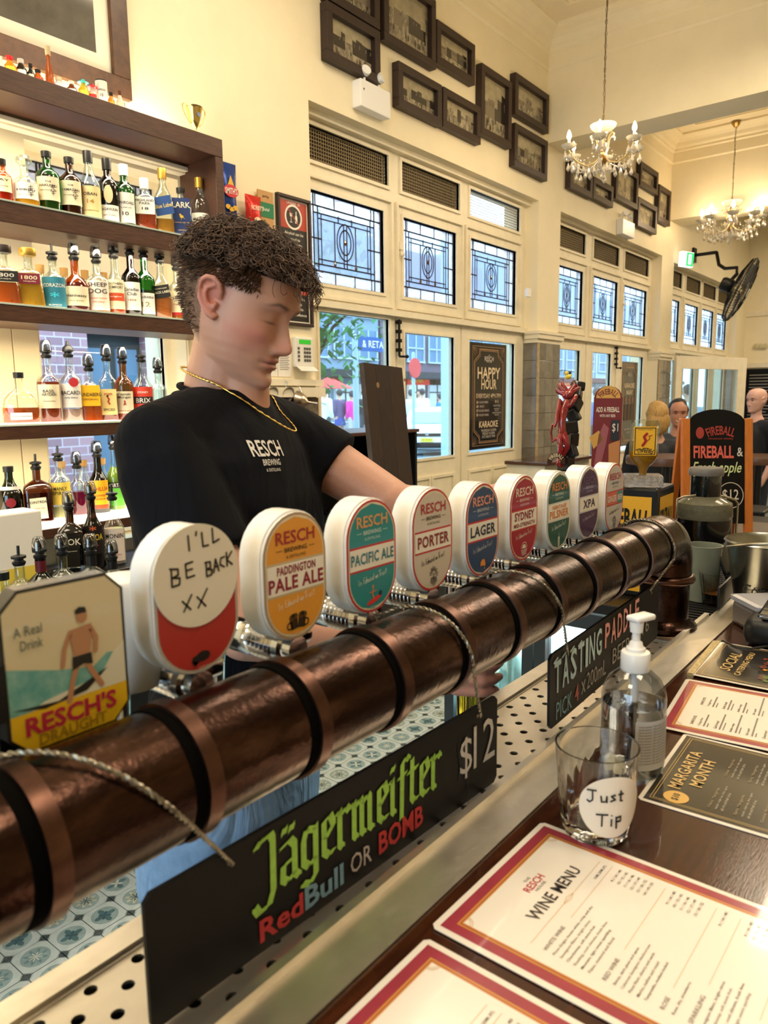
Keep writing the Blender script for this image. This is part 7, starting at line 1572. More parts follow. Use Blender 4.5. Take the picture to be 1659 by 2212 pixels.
# ================================================================ CHANDELIERS, SAFETY LIGHTS, FAN
brass = M('antique_brass', '#a8874e', .3, 1); crystal = M('crystal', '#fff8ea', .06, trans=.65, ior=1.3, coat=1); bulbm = M('bulb', '#fff0d0', .3, emit=22, ecol='#ffd9a0'); candle = M('candle_sleeve', '#f5edd8', .5); waxg = M('frosted_glass', '#f6ecd2', .2, trans=.3, emit=0)
def chandelier(x, y, z, R, arms, ztop, label, pw, a0=.3):
    """z = height of the arm ring"""
    rt = thing('chandelier', label, 'chandelier', (x, y, z), 'crystal chandeliers'); s = R/.25
    b = B(); b.lathe([(1e-4, -.085*s), (.012*s, -.075*s), (.03*s, -.05*s), (.036*s, -.03*s), (.02*s, -.01*s), (.012*s, .02*s), (.022*s, .05*s), (.012*s, .08*s), (.016*s, .12*s), (.012*s, .16*s)], 20); b.build('stem', brass, rt, smooth=50)
    b = B(); b.lathe([(.012*s, .15*s), (.055*s, .158*s), (.085*s, .185*s), (.09*s, .2*s), (.082*s, .198*s), (.04*s, .166*s), (.012*s, .160*s)], 24, cap=False); b.build('top_dish', waxg, rt, smooth=50)
    L = (ztop-z)-.19*s; n = int(L/.036); b = B()
    for k in range(n):
        zz = .19*s+.02+k*L/n; X = T(0, 0, zz) @ Rz(k*PI/2)
        b.tube([X @ Vector((.0065*math.cos(t*PI/4), 0, .018*math.sin(t*PI/4))) for t in range(8)], .0018, 4, closed=True)
    b.build('chain', M('dark_brass', '#6b5638', .4, .9), rt)
    b = B(); b.tube([(.010*math.sin(k*.9), .006*math.cos(k*.7), .19*s+k*L/24) for k in range(25)], .0025, 5); b.build('flex', M('flex_brown', '#6a5236', .5), rt)
    b = B(); b.lathe([(1e-4, 0), (.05, 0), (.055, -.01), (.022, -.06), (1e-4, -.065)][::-1], 24, 0, T(0, 0, ztop-z)); b.build('ceiling_rose', brass, rt, smooth=50)
    for k in range(arms):
        a = a0+2*PI*k/arms; X = Rz(a); P = lambda r, zz: X @ Vector((r*s, 0, zz*s))
        b = B(); b.tube([P(.02, -.02), P(.06, -.055), (P(.12, -.075)), P(.18, -.055), P(.225, -.015), P(.25, .025)], .0055*s, 8); b.tube([P(.018, .02), P(.04, .06), P(.05, .11), P(.075, .135), P(.09, .12), P(.082, .10)], .006*s, 8); arm = b.build('arm', crystal if k % 2 else M('gilt_glass', '#d9c089', .15, .6), rt, smooth=60)
        b = B(); XX = X @ T(.25*s, 0, .03*s); b.lathe([(.006*s, 0), (.028*s, .002), (.046*s, .014*s), (.054*s, .028*s), (.048*s, .025*s), (.018*s, .008*s), (.006*s, .006*s)], 16, 0, XX, cap=False); b.build('drip_cup', waxg, rt, smooth=50)
        b = B(); b.lathe([(.0095*s, .008), (.0095*s, .06*s)], 12, 0, XX); b.build('candle', candle, rt, smooth=60)
        b = B(); b.lathe([(.006*s, .06*s), (.0155*s, .078*s), (.016*s, .09*s), (.009*s, .115*s), (1e-4, .128*s)], 14, 0, XX, cap=False); b.build('bulb', bulbm, rt, smooth=180)
        plamp('candle_bulb_light', tuple(rt.matrix_world @ (XX @ Vector((0, 0, .10*s)))), pw, (1, .78, .5), .03)
        def drop(b, c, l):
            b.lathe([(1e-4, -l*1.2), (.014*s, -l*.85), (.012*s, -l*.6), (.003*s, -l*.12), (1e-4, 0)], 6, 0, T(*c), cap=False)
        for q in range(4):
            c = XX @ Vector((.036*s*math.cos(q*PI/2+.4), .036*s*math.sin(q*PI/2+.4), .008*s)); b = B()
            b.sph(c-Vector((0, 0, .012*s)), .006*s, u=6, w=4); drop(b, c-Vector((0, 0, .022*s)), .055*s); b.build('crystal_drop', crystal, rt, kind='stuff')
        b = B()
        for q in range(9): t = q/8; c = P(.25-.23*t, .02-.10*math.sin(PI*t)+.08*t); b.sph(c, .0052*s, u=6, w=4)
        for q in range(5): c = P(.06+.04*q, -.06-.015*(q % 2)); b.sph(c, .006*s, u=6, w=4); drop(b, c-Vector((0, 0, .01*s)), .05*s)
        b.build('bead_swag', crystal, rt, kind='stuff')
    b = B()
    for q in range(8): a = q*PI/4; c = Vector((.03*s*math.cos(a), .03*s*math.sin(a), -.06*s)); b.lathe([(1e-4, -.06*s), (.009*s, -.045*s), (1e-4, 0)], 6, 0, T(*c), cap=False)
    b.lathe([(1e-4, -.09*s), (.013*s, -.065*s), (.004*s, -.01*s), (1e-4, 0)], 8, 0, T(0, 0, -.08*s), cap=False); b.build('bottom_drops', crystal, rt, kind='stuff')
chandelier(5.0, 2.07, 3.16, .235, 6, CEIL, 'nearer crystal chandelier with six lit candle bulbs hanging on a long chain', 5)
_c2 = dep(1582, 468, 8.6)
chandelier(9.40, 2.347, 3.50, .31, 8, CEIL, 'farther crystal chandelier with lit candle bulbs beyond the second beam', 6)
def emergency(x0, x1, z0, z1, label):
    rt = thing('emergency_light', label, 'emergency light', ((x0+x1)/2, WF, z0), 'twin-head emergency lights'); W2, H = (x1-x0)/2, z1-z0
    b = B(); b.bbox((-W2, -.07, 0), (W2, 0, H*.62), .006); b.build('battery_box', white, rt)
    for s in (-.45, .35):
        b = B(); X = T(s*W2*1.2, -.05, H*.85) @ Rx(1.2) @ Ry(s*.8); b.lathe([(1e-4, -.03), (.022, -.028), (.030, .0), (.031, .02), (.026, .021), (1e-4, .012)], 20, 0, X, cap=False); b.rod((s*W2*1.2, -.04, H*.6), (s*W2*1.2, -.045, H*.8), .008, 8); b.build('lamp_head', white, rt, smooth=50)
    b = B(); b.lathe([(1e-4, 0), (.006, 0)], 10, 0, frame((-W2*.8, -.071, H*.4), (1, 0, 0), (0, 0, 1))); b.build('test_button', black, rt)
emergency(3.64, 3.93, 3.31, 3.56, 'white twin-head emergency light above the first window bay')
emergency(7.86, 8.2, 3.25, 3.50, 'white twin-head emergency light above the second window bay')
p = onY(1487, 560, 2.93); X = frame(p, RT*.9+FW*.35, (0, 0, 1)); rt = thing('exit_sign', 'lit green and white running-man exit sign beside the third bay', 'sign', mtx=X)
b = B(); b.bbox((-.10, -.09, -.06), (.085, .09, 0), .006); b.build('case', M('exit_case', '#eef8f4', .4, emit=1.2), rt)
b = B(); q = lambda x0, x1, y0, y1, m, z: b.add([(x0, y0, z), (x1, y0, z), (x1, y1, z), (x0, y1, z)], [(0, 1, 2, 3)], m)
q(-.03, .08, -.08, .08, 0, .001); q(.0, .045, -.06, .06, 1, .002); b.poly(circ(.010, 10, .025, .038), .003, 0); b.ribbon([(.025, .03), (.022, -.005), (.035, -.035)], .011, 0, None, .003); b.ribbon([(.022, -.005), (.01, -.045)], .009, 0, None, .003); b.ribbon([(.008, .02), (.038, .012)], .007, 0, None, .003)
b.build('pictogram', [M('exit_green', '#0fae5c', .4, emit=1.6), M('exit_white', '#f0fff6', .4, emit=1.6)], rt)
fc = dep(1600, 627, 9.2); nrm = (RT*.80-UP*.50-FW*.36).normalized(); X = frame(fc, UP*.85+RT*.5, nrm.cross(UP*.85+RT*.5)); rt = thing('wall_fan', 'large black caged wall fan tilted down beside the far chandelier', 'fan', mtx=X); R = .40
fm_ = M('fan_black', '#17181a', .4, .5); b = B()
for k in range(64):
    a = 2*PI*k/64; b.tube([(R*q*math.cos(a), R*q*math.sin(a), zz) for q, zz in ((.12, .085), (.6, .075), (.95, .03), (1, 0), (.95, -.04), (.6, -.08), (.14, -.09))], .0028, 3, cap=False)
for q, zz in ((.3, .084), (.6, .075), (.82, .052), (1, 0), (.6, -.08)): b.tube([(R*q*math.cos(2*PI*k/48), R*q*math.sin(2*PI*k/48), zz) for k in range(48)], .005 if q < 1 else .009, 5, closed=True)
b.build('cage', fm_, rt, kind='stuff'); b = B(); b.lathe([(1e-4, .095), (.05, .092), (.055, .08), (1e-4, .078)], 20, cap=False); b.build('hub_badge', M('fan_badge', '#b9bdc0', .4), rt, smooth=50)
for k in range(3):
    b = B(); a = 2*PI*k/3; b.add([Rz(a) @ Vector(v) for v in ((.03, -.03, .02), (.30, -.13, .05), (.36, 0, .02), (.30, .12, -.03), (.03, .04, -.02))], [(0, 1, 2, 3, 4)]); b.build('blade', M('fan_blade', '#4a4d50', .4), rt)
b = B(); b.lathe([(1e-4, -.26), (.07, -.25), (.085, -.22), (.085, -.12), (.05, -.09)], 20); b.build('motor', fm_, rt, smooth=50)
b = B(); iv = rt.matrix_world.inverted(); m0 = dep(1548, 545, 9.6); pts = [m0, dep(1553, 572, 9.5), dep(1566, 580, 9.4), dep(1592, 578, 9.3), dep(1592, 592, 9.25), fc-nrm*.18]; b.tube([iv @ q for q in pts], .022, 8); b.box((-.001, -.001, -.18), (.001, .001, -.17)); b.build('bracket', fm_, rt, smooth=50)
wm = Vector((m0.x+.02, WF-.02, m0.z)); b = B(); b.rod(iv @ m0, iv @ wm, .022, 8); X2 = iv; b.add([iv @ Vector(v) for v in [(wm.x-.06, WF-.03, wm.z-.09), (wm.x+.06, WF-.03, wm.z-.09), (wm.x+.06, WF-.001, wm.z-.09), (wm.x-.06, WF-.001, wm.z-.09), (wm.x-.06, WF-.03, wm.z+.09), (wm.x+.06, WF-.03, wm.z+.09), (wm.x+.06, WF-.001, wm.z+.09), (wm.x-.06, WF-.001, wm.z+.09)]], [(0, 3, 2, 1), (4, 5, 6, 7), (0, 1, 5, 4), (1, 2, 6, 5), (2, 3, 7, 6), (3, 0, 4, 7)]); b.build('wall_plate', fm_, rt)
# far wall: rail, dark dado boards, round plaques, black posters
b = B(); b.box((13.56, -4, 2.02), (13.6, WF, 2.10)); struct(b, 'trim_16', cream_w); b = B(); b.box((13.58, 1.2, 2.85), (13.6, WF, 2.93)); struct(b, 'trim_17', cream_w)
for k, (py, pz, l) in enumerate(((815, 'a', 'tall black menu poster on the far wall behind the bald man'),)):
    p = onX(1648, 760, 13.55); rt = thing('wall_poster', l, 'poster', (13.57, p.y, 1.0)); b = B(); b.box((-.02, -.28, 0), (.02, .28, 1.0)); b.build('board', chalkb, rt); b = B(); X = frame((-.021, 0, .5), (0, -1, 0), (0, 0, 1))
    for j in range(16): b.ribbon([(-.18, .40-.05*j), (.10+.06*(j % 3), .40-.05*j)], .012, 0, X, .001, joints=False)
    b.build('print', chalkm('soft', '#a8a49c'), rt)
for k in range(3):
    p = onX(1633+9.5*k, 748, 13.55); rt = thing('round_plaque', '%s of three small round pale plaques on the far wall' % ('leftmost', 'middle', 'rightmost')[k], 'plaque', (13.58, p.y, p.z), 'round plaques on the far wall'); b = B(); b.lathe([(1e-4, .02), (.03, .02), (.045, .01), (.045, 0), (1e-4, 0)][::-1], 16, 0, frame((0, 0, 0), (0, -1, 0), (0, 0, 1))); b.build('disc', M('plaque', '#cdbf97', .5), rt, smooth=40)
# side counter by the first pilaster
rt = thing('side_counter', 'cream panelled waist-high counter with brown top by the tiled pilaster', 'counter', (5.6, 2.8, 0)); a, c, d = onZ(1022, 992, 1.05), onZ(1172, 997, 1.05), onZ(1190, 985, 1.05)
b = B(); b.bbox((5.50, 2.66, 1.03), (6.45, 3.055, 1.06), .006); wbuild(b, 'top', M('brown_top', '#4a2a1c', .2, coat=.5), rt); b = B(); b.box((5.53, 2.70, 0), (6.42, 3.05, 1.03)); wbuild(b, 'body', cream_w, rt)
# poster boards in the windows
def poster(x0, x1, z0, z1, Y, label, title, lines, pics=None):
    rt = thing('window_poster', label, 'poster', ((x0+x1)/2, Y, z0), 'black and gold posters in the windows'); W2, H = (x1-x0)/2, z1-z0; b = B(); b.bbox((-W2, 0, 0), (W2, .012, H), .002); b.build('board', M('poster_black', '#101318', .2, coat=.6), rt)
    gb = M('poster_gold', '#c9a078', .35, .5); b = B(); X = frame((0, -.001, H/2), (1, 0, 0), (0, 0, 1)); w, h = W2*.80, H/2*.88; s = W2*.28
    for k, (m, th) in enumerate(((0, .007), (.05, .004))):
        ww, hh = w*(1-m), h*(1-m*.6); P = [(-ww+s, hh), (ww-s, hh), (ww-s, hh-s*.5), (ww, hh-s*1.2), (ww, -hh+s*1.2), (ww-s, -hh+s*.5), (ww-s, -hh), (-ww+s, -hh), (-ww+s, -hh+s*.5), (-ww, -hh+s*1.2), (-ww, hh-s*1.2), (-ww+s, hh-s*.5), (-ww+s, hh)]; b.ribbon(P, th, 0, X, .001)
    ww, hh = W2*.88, H/2*.93; b.ribbon([(-ww, -hh), (ww, -hh), (ww, hh), (-ww, hh), (-ww, -hh)], .004, 0, X, .001)
    for sx in (-1, 1):
        for sy in (-1, 1):
            for k in range(6): a_ = math.radians(8+14*k); b.ribbon([(sx*(ww-.01), sy*(hh-.01)), (sx*(ww-.01-s*.9*math.cos(a_)), sy*(hh-.01-s*.9*math.sin(a_)))], .002, 0, X, .001, joints=False)
    b.build('gold_border', gb, rt); b = B(); text(b, 'THE', X, w=.03, h=.012, m=1, y=H*.385, z=.002); text(b, 'RESCH', X, w=W2*.5, h=.038, m=1, y=H*.355, z=.002, bold=.05); text(b, 'HOUSE', X, w=W2*.3, h=.014, m=1, y=H*.328, z=.002)
    for (t, wf, hgt, yy, m, xx) in title+lines: text(b, t, X, w=W2*2*wf, h=hgt, m=m, y=H*yy, x=W2*xx, z=.002, bold=.05 if hgt > .04 else .01)
    b.build('lettering', [M('poster_title', '#e8d2ae', .4), M('poster_text', '#c9c0b4', .4)], rt); return rt
poster(5.205, 5.80, 1.16, 2.03, WT+.012, 'black and gold HAPPY HOUR poster standing in the third window', [('HAPPY', .62, .095, .22, 0, 0), ('HOUR', .42, .085, .115, 0, 0)], [('EVERYDAY 4PM-7PM', .68, .036, .005, 0, 0), ('$6', .05, .024, -.055, 0, -.62), ('SCHOONERS', .24, .018, -.055, 1, -.28), ('$8', .05, .024, -.095, 0, -.62), ('PINTS', .12, .018, -.095, 1, -.38), ('$7', .05, .024, -.135, 0, -.62), ('HOUSE SPIRITS', .28, .018, -.135, 1, -.26), ('$5', .05, .024, -.175, 0, -.62), ('HOUSE WINES', .26, .018, -.175, 1, -.27), ('$12', .1, .026, -.05, 0, .45), ('COCKTAILS', .2, .016, -.09, 1, .45), ('MARGARITA', .16, .012, -.12, 1, .45), ('MOJITO', .12, .012, -.14, 1, .45), ('ESPRESSO MARTINI', .24, .012, -.16, 1, .45), ('NEGRONI', .12, .012, -.18, 1, .45), ('KARAOKE', .52, .055, -.265, 0, 0), ('THURSDAY 8.30PM', .42, .022, -.325, 1, 0), ('FRIDAY 8.30PM', .34, .022, -.355, 1, 0), ('SATURDAY 9PM', .36, .022, -.385, 1, 0)])
b = B()
rt = poster(8.50, 9.02, 1.0, 1.98, WT+.012, 'black KARAOKE NIGHT poster with gold border in the second bay', [('KARAOKE', .62, .06, .22, 0, 0), ('NIGHT', .4, .05, .14, 0, 0)], [('FRIDAY AND SATURDAY', .5, .022, -.30, 1, 0), ('NIGHTS', .2, .02, -.34, 1, 0)])
b = B(); X = frame((0, -.003, .46), (1, 0, 0), (0, 0, 1))
for k in range(3): b.poly(circ(.035, 12, (k-1)*.11, .08, .045), 0, 0, X); b.poly([((k-1)*.11-.05, -.16), ((k-1)*.11+.05, -.16), ((k-1)*.11+.04, .03), ((k-1)*.11-.04, .03)], 0, 1, X)
b.build('figure_print', [M('poster_skin', '#7d5a48', .4), M('poster_cloth', '#4a3428', .4)], rt)
rt = thing('window_lettering', 'mirrored MARTINIS lettering on the first pane of the second bay', 'lettering', (6.95, WT+.02, 1.82)); b = B(); X = frame((0, 0, 0), (-1, 0, 0), (0, 0, 1)); text(b, 'MARTINIS', X, w=.42, h=.06, z=.003, bold=.03); text(b, '$12', X, w=.12, h=.05, y=-.08, z=.003, x=.02, bold=.03); b.build('vinyl_letters', ink, rt)
# open white door leaf in the third bay
rt = thing('door_leaf', 'wide cream glazed door leaf standing open into the room in front of the third bay', 'door', (9.95, 2.9, 0)); A, C_ = Vector((9.80, 3.0, 0)), onZ(1572, 1095, 0); C_ = Vector((11.25, 2.50, 0)); X = frame(A, C_-A, (0, 0, 1)); L = (C_-A).length; rt.matrix_world = X
b = B(); t0 = 2.08
for (x0, x1, y0, y1) in ((0, .12, 0, t0), (L-.20, L, 0, t0), (.12, L-.20, 0, .45), (.12, L-.20, t0-.16, t0)): b.bbox((x0, y0, -.045), (x1, y1, 0), .003)
b.build('frame', cream_w, rt); b = B(); b.box((.12, .45, -.024), (L-.20, t0-.16, -.020)); b.build('pane', winglass, rt)
# ================================================================ RIGHT-HAND END OF THE BAR
FZ = 1.02
# spirit chiller box with upturned bottle
c0 = dep(1423, 1057, 2.02); yaw = math.atan2(RT.y, RT.x)+.05; X = T(c0.x, c0.y, FZ+.001) @ Rz(yaw-.68); H = c0.z-FZ
rt = thing('shot_chiller', 'black and yellow lettered shot chiller box under an upturned bottle', 'dispenser', mtx=X); ybl = M('fb_yellow', '#e3ae2b', .4); nb = M('fb_black', '#15181d', .3, coat=.3); Wb, Db = .17, .16
b = B(); b.bbox((-Wb, 0, 0), (0, Db, H), .008); b.build('case', nb, rt)
b = B(); F1 = frame((-Wb/2, -.0012, H/2), (1, 0, 0), (0, 0, 1)); F2 = frame((.0012, Db/2, H/2), (0, 1, 0), (0, 0, 1))
for Fx, w_ in ((F1, Wb), (F2, Db)): b.add([(-w_*.42, -H*.45, 0), (w_*.40, -H*.45, 0), (w_*.40, H*.42, 0), (-w_*.42, H*.42, 0)], [(0, 1, 2, 3)], 0, Fx)
b.build('yellow_panel', ybl, rt); b = B()
for Fx, w_ in ((F1, Wb), (F2, Db)): text(b, 'FIREBALL', Fx, w=w_*.76, h=H*.18, y=H*.22, z=.001, bold=.08, arc=.6); b.poly(circ(.012, 12, .0, -H*.22, .02), .001, 1, Fx); b.ribbon([(.0, -H*.15), (.012, -H*.08), (.02, -H*.12)], .005, 1, Fx, .001)
b.build('lettering', [nb, M('fb_red', '#9c1f1c', .4)], rt)
p = dep(1388, 1036, 2.08); bz = c0.z+.001; rt2 = thing('upturned_bottle', 'upside-down clear whisky bottle with yellow label on a glass block', 'bottle', mtx=T(p.x, p.y, bz) @ Rz(yaw-.28))
b = B(); b.bbox((-.052, -.035, 0), (.052, .04, .034), .006); b.build('glass_block', M('crackle_glass', '#e8e2dc', .08, trans=.85, ior=1.4, bump=1, bscale=90), rt2)
k = 2.08/F_PX; hB = (1036-897)*k-.03; rB = 30*k; b = B(); b.lathe([(.010, .030), (.011, .045), (.016, .056), (rB*.75, .068), (rB, .085), (rB, hB+.022), (rB*.9, hB+.034), (1e-4, hB+.036)], 28, cap=False, sy=.62); b.build('glass_body', CG['clear'], rt2, smooth=50)
b = B(); b.lathe([(1e-4, .032), (.009, .032), (.010, .046), (.014, .058), (rB*.70, .070), (rB*.93, .086), (rB*.93, .098), (1e-4, .098)], 24, cap=False, sy=.6); b.build('whisky', liq('#d9921c'), rt2, smooth=50)
b = B(); Fx = frame((0, -rB*.62-.001, .088+.040), (1, 0, 0), (0, 0, 1)); hh = .040; b.add([(-rB*.78, -hh, 0), (rB*.78, -hh, 0), (rB*.78, hh, 0), (-rB*.78, hh, 0)], [(0, 1, 2, 3)], 0, Fx); b.build('label', ybl, rt2)
b = B(); q = [(-rB*.68, -hh*.9), (rB*.68, -hh*.9), (rB*.68, hh*.9), (-rB*.68, hh*.9), (-rB*.68, -hh*.9)]; b.ribbon(q, .002, 0, Fx, .001); text(b, 'FIREBALL', Fx @ Rz(PI), w=rB*1.15, h=.013, y=hh*.62, z=.001, bold=.06, arc=-.05); b.ribbon([(-.006, -.012), (.002, 0), (-.003, .012), (.004, .02)], .007, 1, Fx, .001); b.ribbon([(.004, .0), (.012, .006), (.010, .014), (.018, .016)], .002, 1, Fx, .001); text(b, 'cinnamon whisky', Fx, w=rB, h=.004, y=hh*.78, z=.001); b.build('label_print', [nb, M('fb_red', '#9c1f1c', .4)], rt2)
# red sculpted tap handle on black rock, with duck
p = dep(1215, 1000, 2.1); rt = thing('sculpted_tap_handle', 'tall glossy red carved tap handle twisting up a column of black rocks', 'tap handle', (p.x, p.y, p.z-.03)); k = 2.1/F_PX
Q = lambda x, y, d=0: (RT*((x-1215)*k)+UP*((1000-y)*k)-FW*d)+Vector((0, 0, .03))
rdm = M('red_gloss', '#8c2226', .18, coat=.8, var=.35, vscale=60); b = B()
for (x, y, r) in ((1225, 1000, 17), (1232, 975, 16), (1236, 948, 15), (1233, 922, 16), (1241, 897, 14), (1243, 872, 16), (1248, 850, 14), (1256, 833, 10), (1245, 830, 9)): b.bbox((-r*k, -r*k*.8, -r*k*.9), (r*k, r*k*.8, r*k*.9), .005, 0, T(*Q(x, y, -.012)) @ Rz(x*.7) @ Ry(y*.3))
b.build('black_rocks', M('black_rock', '#17171a', .3), rt)
b = B(); C4 = lambda pts, rs: [b.tube([Q(*q) for q in pts], [r*k for r in rs], 10)]
C4([(1206, 990, .01), (1208, 970, .02), (1204, 950, .025), (1212, 935, .02)], [5, 6, 7, 8]); C4([(1214, 985, .01), (1222, 968, .02), (1216, 950, .03), (1212, 935, .02)], [5, 6, 7, 8]); C4([(1211, 940, .02), (1208, 915, .03), (1212, 890, .025), (1222, 868, .02)], [9, 8, 10, 8])
C4([(1214, 880, .02), (1204, 868, .03), (1200, 890, .03), (1196, 912, .035), (1192, 925, .03)], [6, 5, 5, 4, 3]); C4([(1216, 885, .02), (1226, 878, .04), (1234, 866, .04), (1238, 858, .03)], [6, 5, 5, 4]); C4([(1203, 945, .02), (1192, 955, .01), (1188, 935, .01), (1190, 918, .02)], [5, 3, 3, 2])
for q in ((1200, 848), (1205, 838), (1212, 833), (1238, 834), (1246, 840)): C4([(1222, 855, .02), (q[0], q[1], .02), (q[0]-4, q[1]-8, .02)], [8, 4, 1])
b.sph(Q(1222, 856, .022), (13*k, 12*k, 10*k)); b.sph(Q(1207, 1000, .02), (10*k, 10*k, 12*k)); b.build('red_carving', rdm, rt, smooth=60)
b = B(); Fx = frame(Q(1193, 1000, .05), RT, UP); 
o = [(19*k*math.cos(math.radians(a)), 19*k*math.sin(math.radians(a))) for a in range(-20, 201, 20)]; i_ = [(9*k*math.cos(math.radians(a)), 9*k*math.sin(math.radians(a))) for a in range(200, -21, -20)]
b.prism(o+i_, -.006, 0, 0, Fx); b.build('banner', M('banner_brown', '#3a1d1a', .4), rt); b = B(); text(b, 'FIREBALL', Fx, w=34*k, h=7.5*k, y=14*k, z=.001, bold=.04, arc=14*k*1.0); b.build('lettering', M('banner_cream', '#e0d2ae', .4), rt)
b = B(); b.lathe([(.006, 0), (.008, .02), (.006, .05)], 12, 0, T(0, 0, -.05)); b.rod((0, 0, -.05), (0, 0, -(p.z-.03-FZ)+.01), .007, 10); b.build('stem', chrome, rt)
dk = Q(1227, 814, 0)+Vector((p.x, p.y, p.z-.03)); rt = thing('rubber_duck', 'tiny yellow rubber duck perched on top of the red carved tap handle', 'duck', mtx=frame(dk, RT, -FW)); ym = M('duck_yellow', '#e8d24a', .35); X = Rx(-PI/2)
b = B(); b.sph((0, 0, 0), (.0095, .007, .007)); b.sph((-.004, .0, .0105), .0055); b.lathe([(.004, 0), (1e-4, .008)], 8, 0, T(.006, 0, .003) @ Ry(.9)); rt.matrix_world = T(*dk) @ Rz(yaw); b.build('body', ym, rt, smooth=60); b = B(); b.lathe([(.0022, 0), (1e-4, .006)], 8, 0, T(-.0085, 0, .010) @ Ry(-PI/2)); b.build('beak', M('duck_beak', '#d98a2a', .4), rt)
# arched card sign
p = dep(1302, 1015, 2.12); k = 2.12/F_PX; Fm = frame((p.x, p.y, p.z), RT, (0, 0, 1)); rt = thing('arched_card', 'maroon arched card with gold top standing behind the last taps', 'sign', mtx=Fm); mr = M('card_maroon', '#7a3038', .5); S = lambda x, y: ((x-1302)*k, (1015-y)*k)
b = B(); b.prism([S(1277, 1015), S(1338, 1015), S(1338, 860)]+[S(1307+29*math.cos(math.radians(a)), 860-24*math.sin(math.radians(a))) for a in range(0, 181, 20)]+[S(1277, 860)], -.003, 0); b.build('card', mr, rt)
b = B(); b.poly([S(1307+26*math.cos(math.radians(a)), 862-26*math.sin(math.radians(a))) for a in range(0, 181, 15)], .0006, 0); b.poly([S(1290, 940), S(1300, 915), S(1311, 925), S(1306, 960), S(1296, 1010), S(1282, 1010)][::-1], .0006, 2); b.poly([S(1270, 945), S(1290, 930), S(1300, 950), S(1280, 970)][::-1], .0006, 0); b.poly([S(1312, 960), S(1336, 950), S(1336, 1012), S(1314, 1012)][::-1], .0006, 3); b.add([(*S(1315, 952), .002), (*S(1333, 952), .002), (*S(1333, 908), .002), (*S(1315, 908), .002)], [(0, 1, 2, 3)], 4); b.build('card_print', [M('card_gold', '#d9a85a', .5), mr, M('card_rose', '#a4606a', .5), M('card_amber', '#c98a5a', .5), M('card_navy', '#2c3440', .5)], rt)
b = B(); text(b, 'FIREBALL', None, w=44*k, h=12*k, x=S(1307, 0)[0], y=S(0, 848)[1], z=.001, bold=.05, m=1, arc=24*k); text(b, 'ADD A FIREBALL', None, w=50*k, h=11*k, x=S(1307, 0)[0], y=S(0, 886)[1], z=.001, bold=.05); text(b, 'WITH ANY BEER', None, w=34*k, h=6*k, x=S(1307, 0)[0], y=S(0, 899)[1], z=.001, bold=.03); text(b, '$1', None, w=13*k, h=20*k, x=S(1324, 0)[0], y=S(0, 925)[1], z=.0024, bold=.0); b.build('lettering', [M('card_cream', '#f0e4d4', .5), mr], rt)
b = B(); b.rod((0, 0, -.004), (0, -(p.z-FZ), -.004), .004, 8); b.build('stem', black, rt)
# A-frame blackboard
D = 2.5; base = dep(1549, 1168, D); topc = dep(1562, 884, D); k = D/F_PX; X = frame(base, RT, topc-base); rt = thing('blackboard_sign', 'arched A-frame blackboard with orange wood sides chalked Fresh apple and $12', 'sign', mtx=X); orm = M('orange_wood', '#c4722e', .4, var=.15, vscale=20, stretch=(8, 1, 1)); Wd, Hh = 60*k, 284*k
b = B(); b.prism([(-Wd, .13*Hh), (Wd, .13*Hh), (Wd, Hh*.90)]+[(Wd*math.cos(math.radians(a)), Hh*.90+Hh*.10*math.sin(math.radians(a))) for a in range(15, 180, 15)]+[(-Wd, Hh*.90)], -.008, 0); b.build('board', chalkb, rt)
for s in (-1, 1):
    b = B(); b.bbox((s*Wd-.013+s*.012, .0, -.014), (s*Wd+.013+s*.012, Hh*.93, .006), .002); b.build('side_rail', orm, rt)
    b = B(); b.bbox((s*Wd-.012+s*.012, .0, -.014), (s*Wd+.012+s*.012, Hh*.93, .004), .002, 0, T(0, 0, -.02) @ T(0, Hh*.93, 0) @ Rx(math.radians(16)) @ T(0, -Hh*.93, 0)); b.build('rear_leg', orm, rt)
b = B(); text(b, 'FIREBALL', None, w=Wd*1.05, h=.03, y=Hh*.84, x=.012, z=.001, bold=.06, m=0, arc=.12); b.poly(circ(.014, 12, -Wd*.62, Hh*.82, .02), .001, 0); text(b, 'cinnamon whisky', None, w=Wd*.9, h=.008, y=Hh*.775, x=.012, z=.001, m=0)
text(b, 'FIREBALL', None, w=Wd*1.45, h=.042, y=Hh*.675, x=-.012, z=.001, bold=.08, m=1); text(b, '&', None, w=.020, h=.030, y=Hh*.675, x=Wd*.82, z=.001, m=2)
text(b, 'Fresh apple', None, w=Wd*1.75, h=.048, y=Hh*.545, z=.001, m=3, bold=.03, shear=.25); text(b, '$12', None, w=.055, h=.040, y=Hh*.345, x=Wd*.48, z=.001, m=2); ring(b, circ(.044, 32, Wd*.48, Hh*.345), circ(.0415, 32, Wd*.48, Hh*.345), .001, 2, None); b.build('chalk_lettering', [chalkm('darkred', '#a03a30'), chalkm('hotred', '#d8665a'), chalkm('white', '#dcd6d0'), chalkm('lime', '#d2e0a4')], rt)
b = B(); b.box((-Wd*1.2, -.02, -.20), (Wd*1.9, -.002, .04)); 
bz = base.z-.002
rt = thing('service_shelf', 'dark wooden service shelf carrying the blackboard sign', 'shelf', (base.x, base.y, bz)); b = B(); b.bbox((base.x-.26, .42, bz-.03), (base.x+.5, base.y+.30, bz-.001), .003); wbuild(b, 'board', darkwood, rt)
for sx, sy in ((-.22, .26), (.46, .26), (-.22, -.20), (.46, -.20)): b = B(); b.box((base.x+sx-.015, base.y+sy-.015, 0 if base.y+sy > 1.3 else FZ), (base.x+sx+.015, base.y+sy+.015, bz-.03)); wbuild(b, 'leg', darkwood, rt)
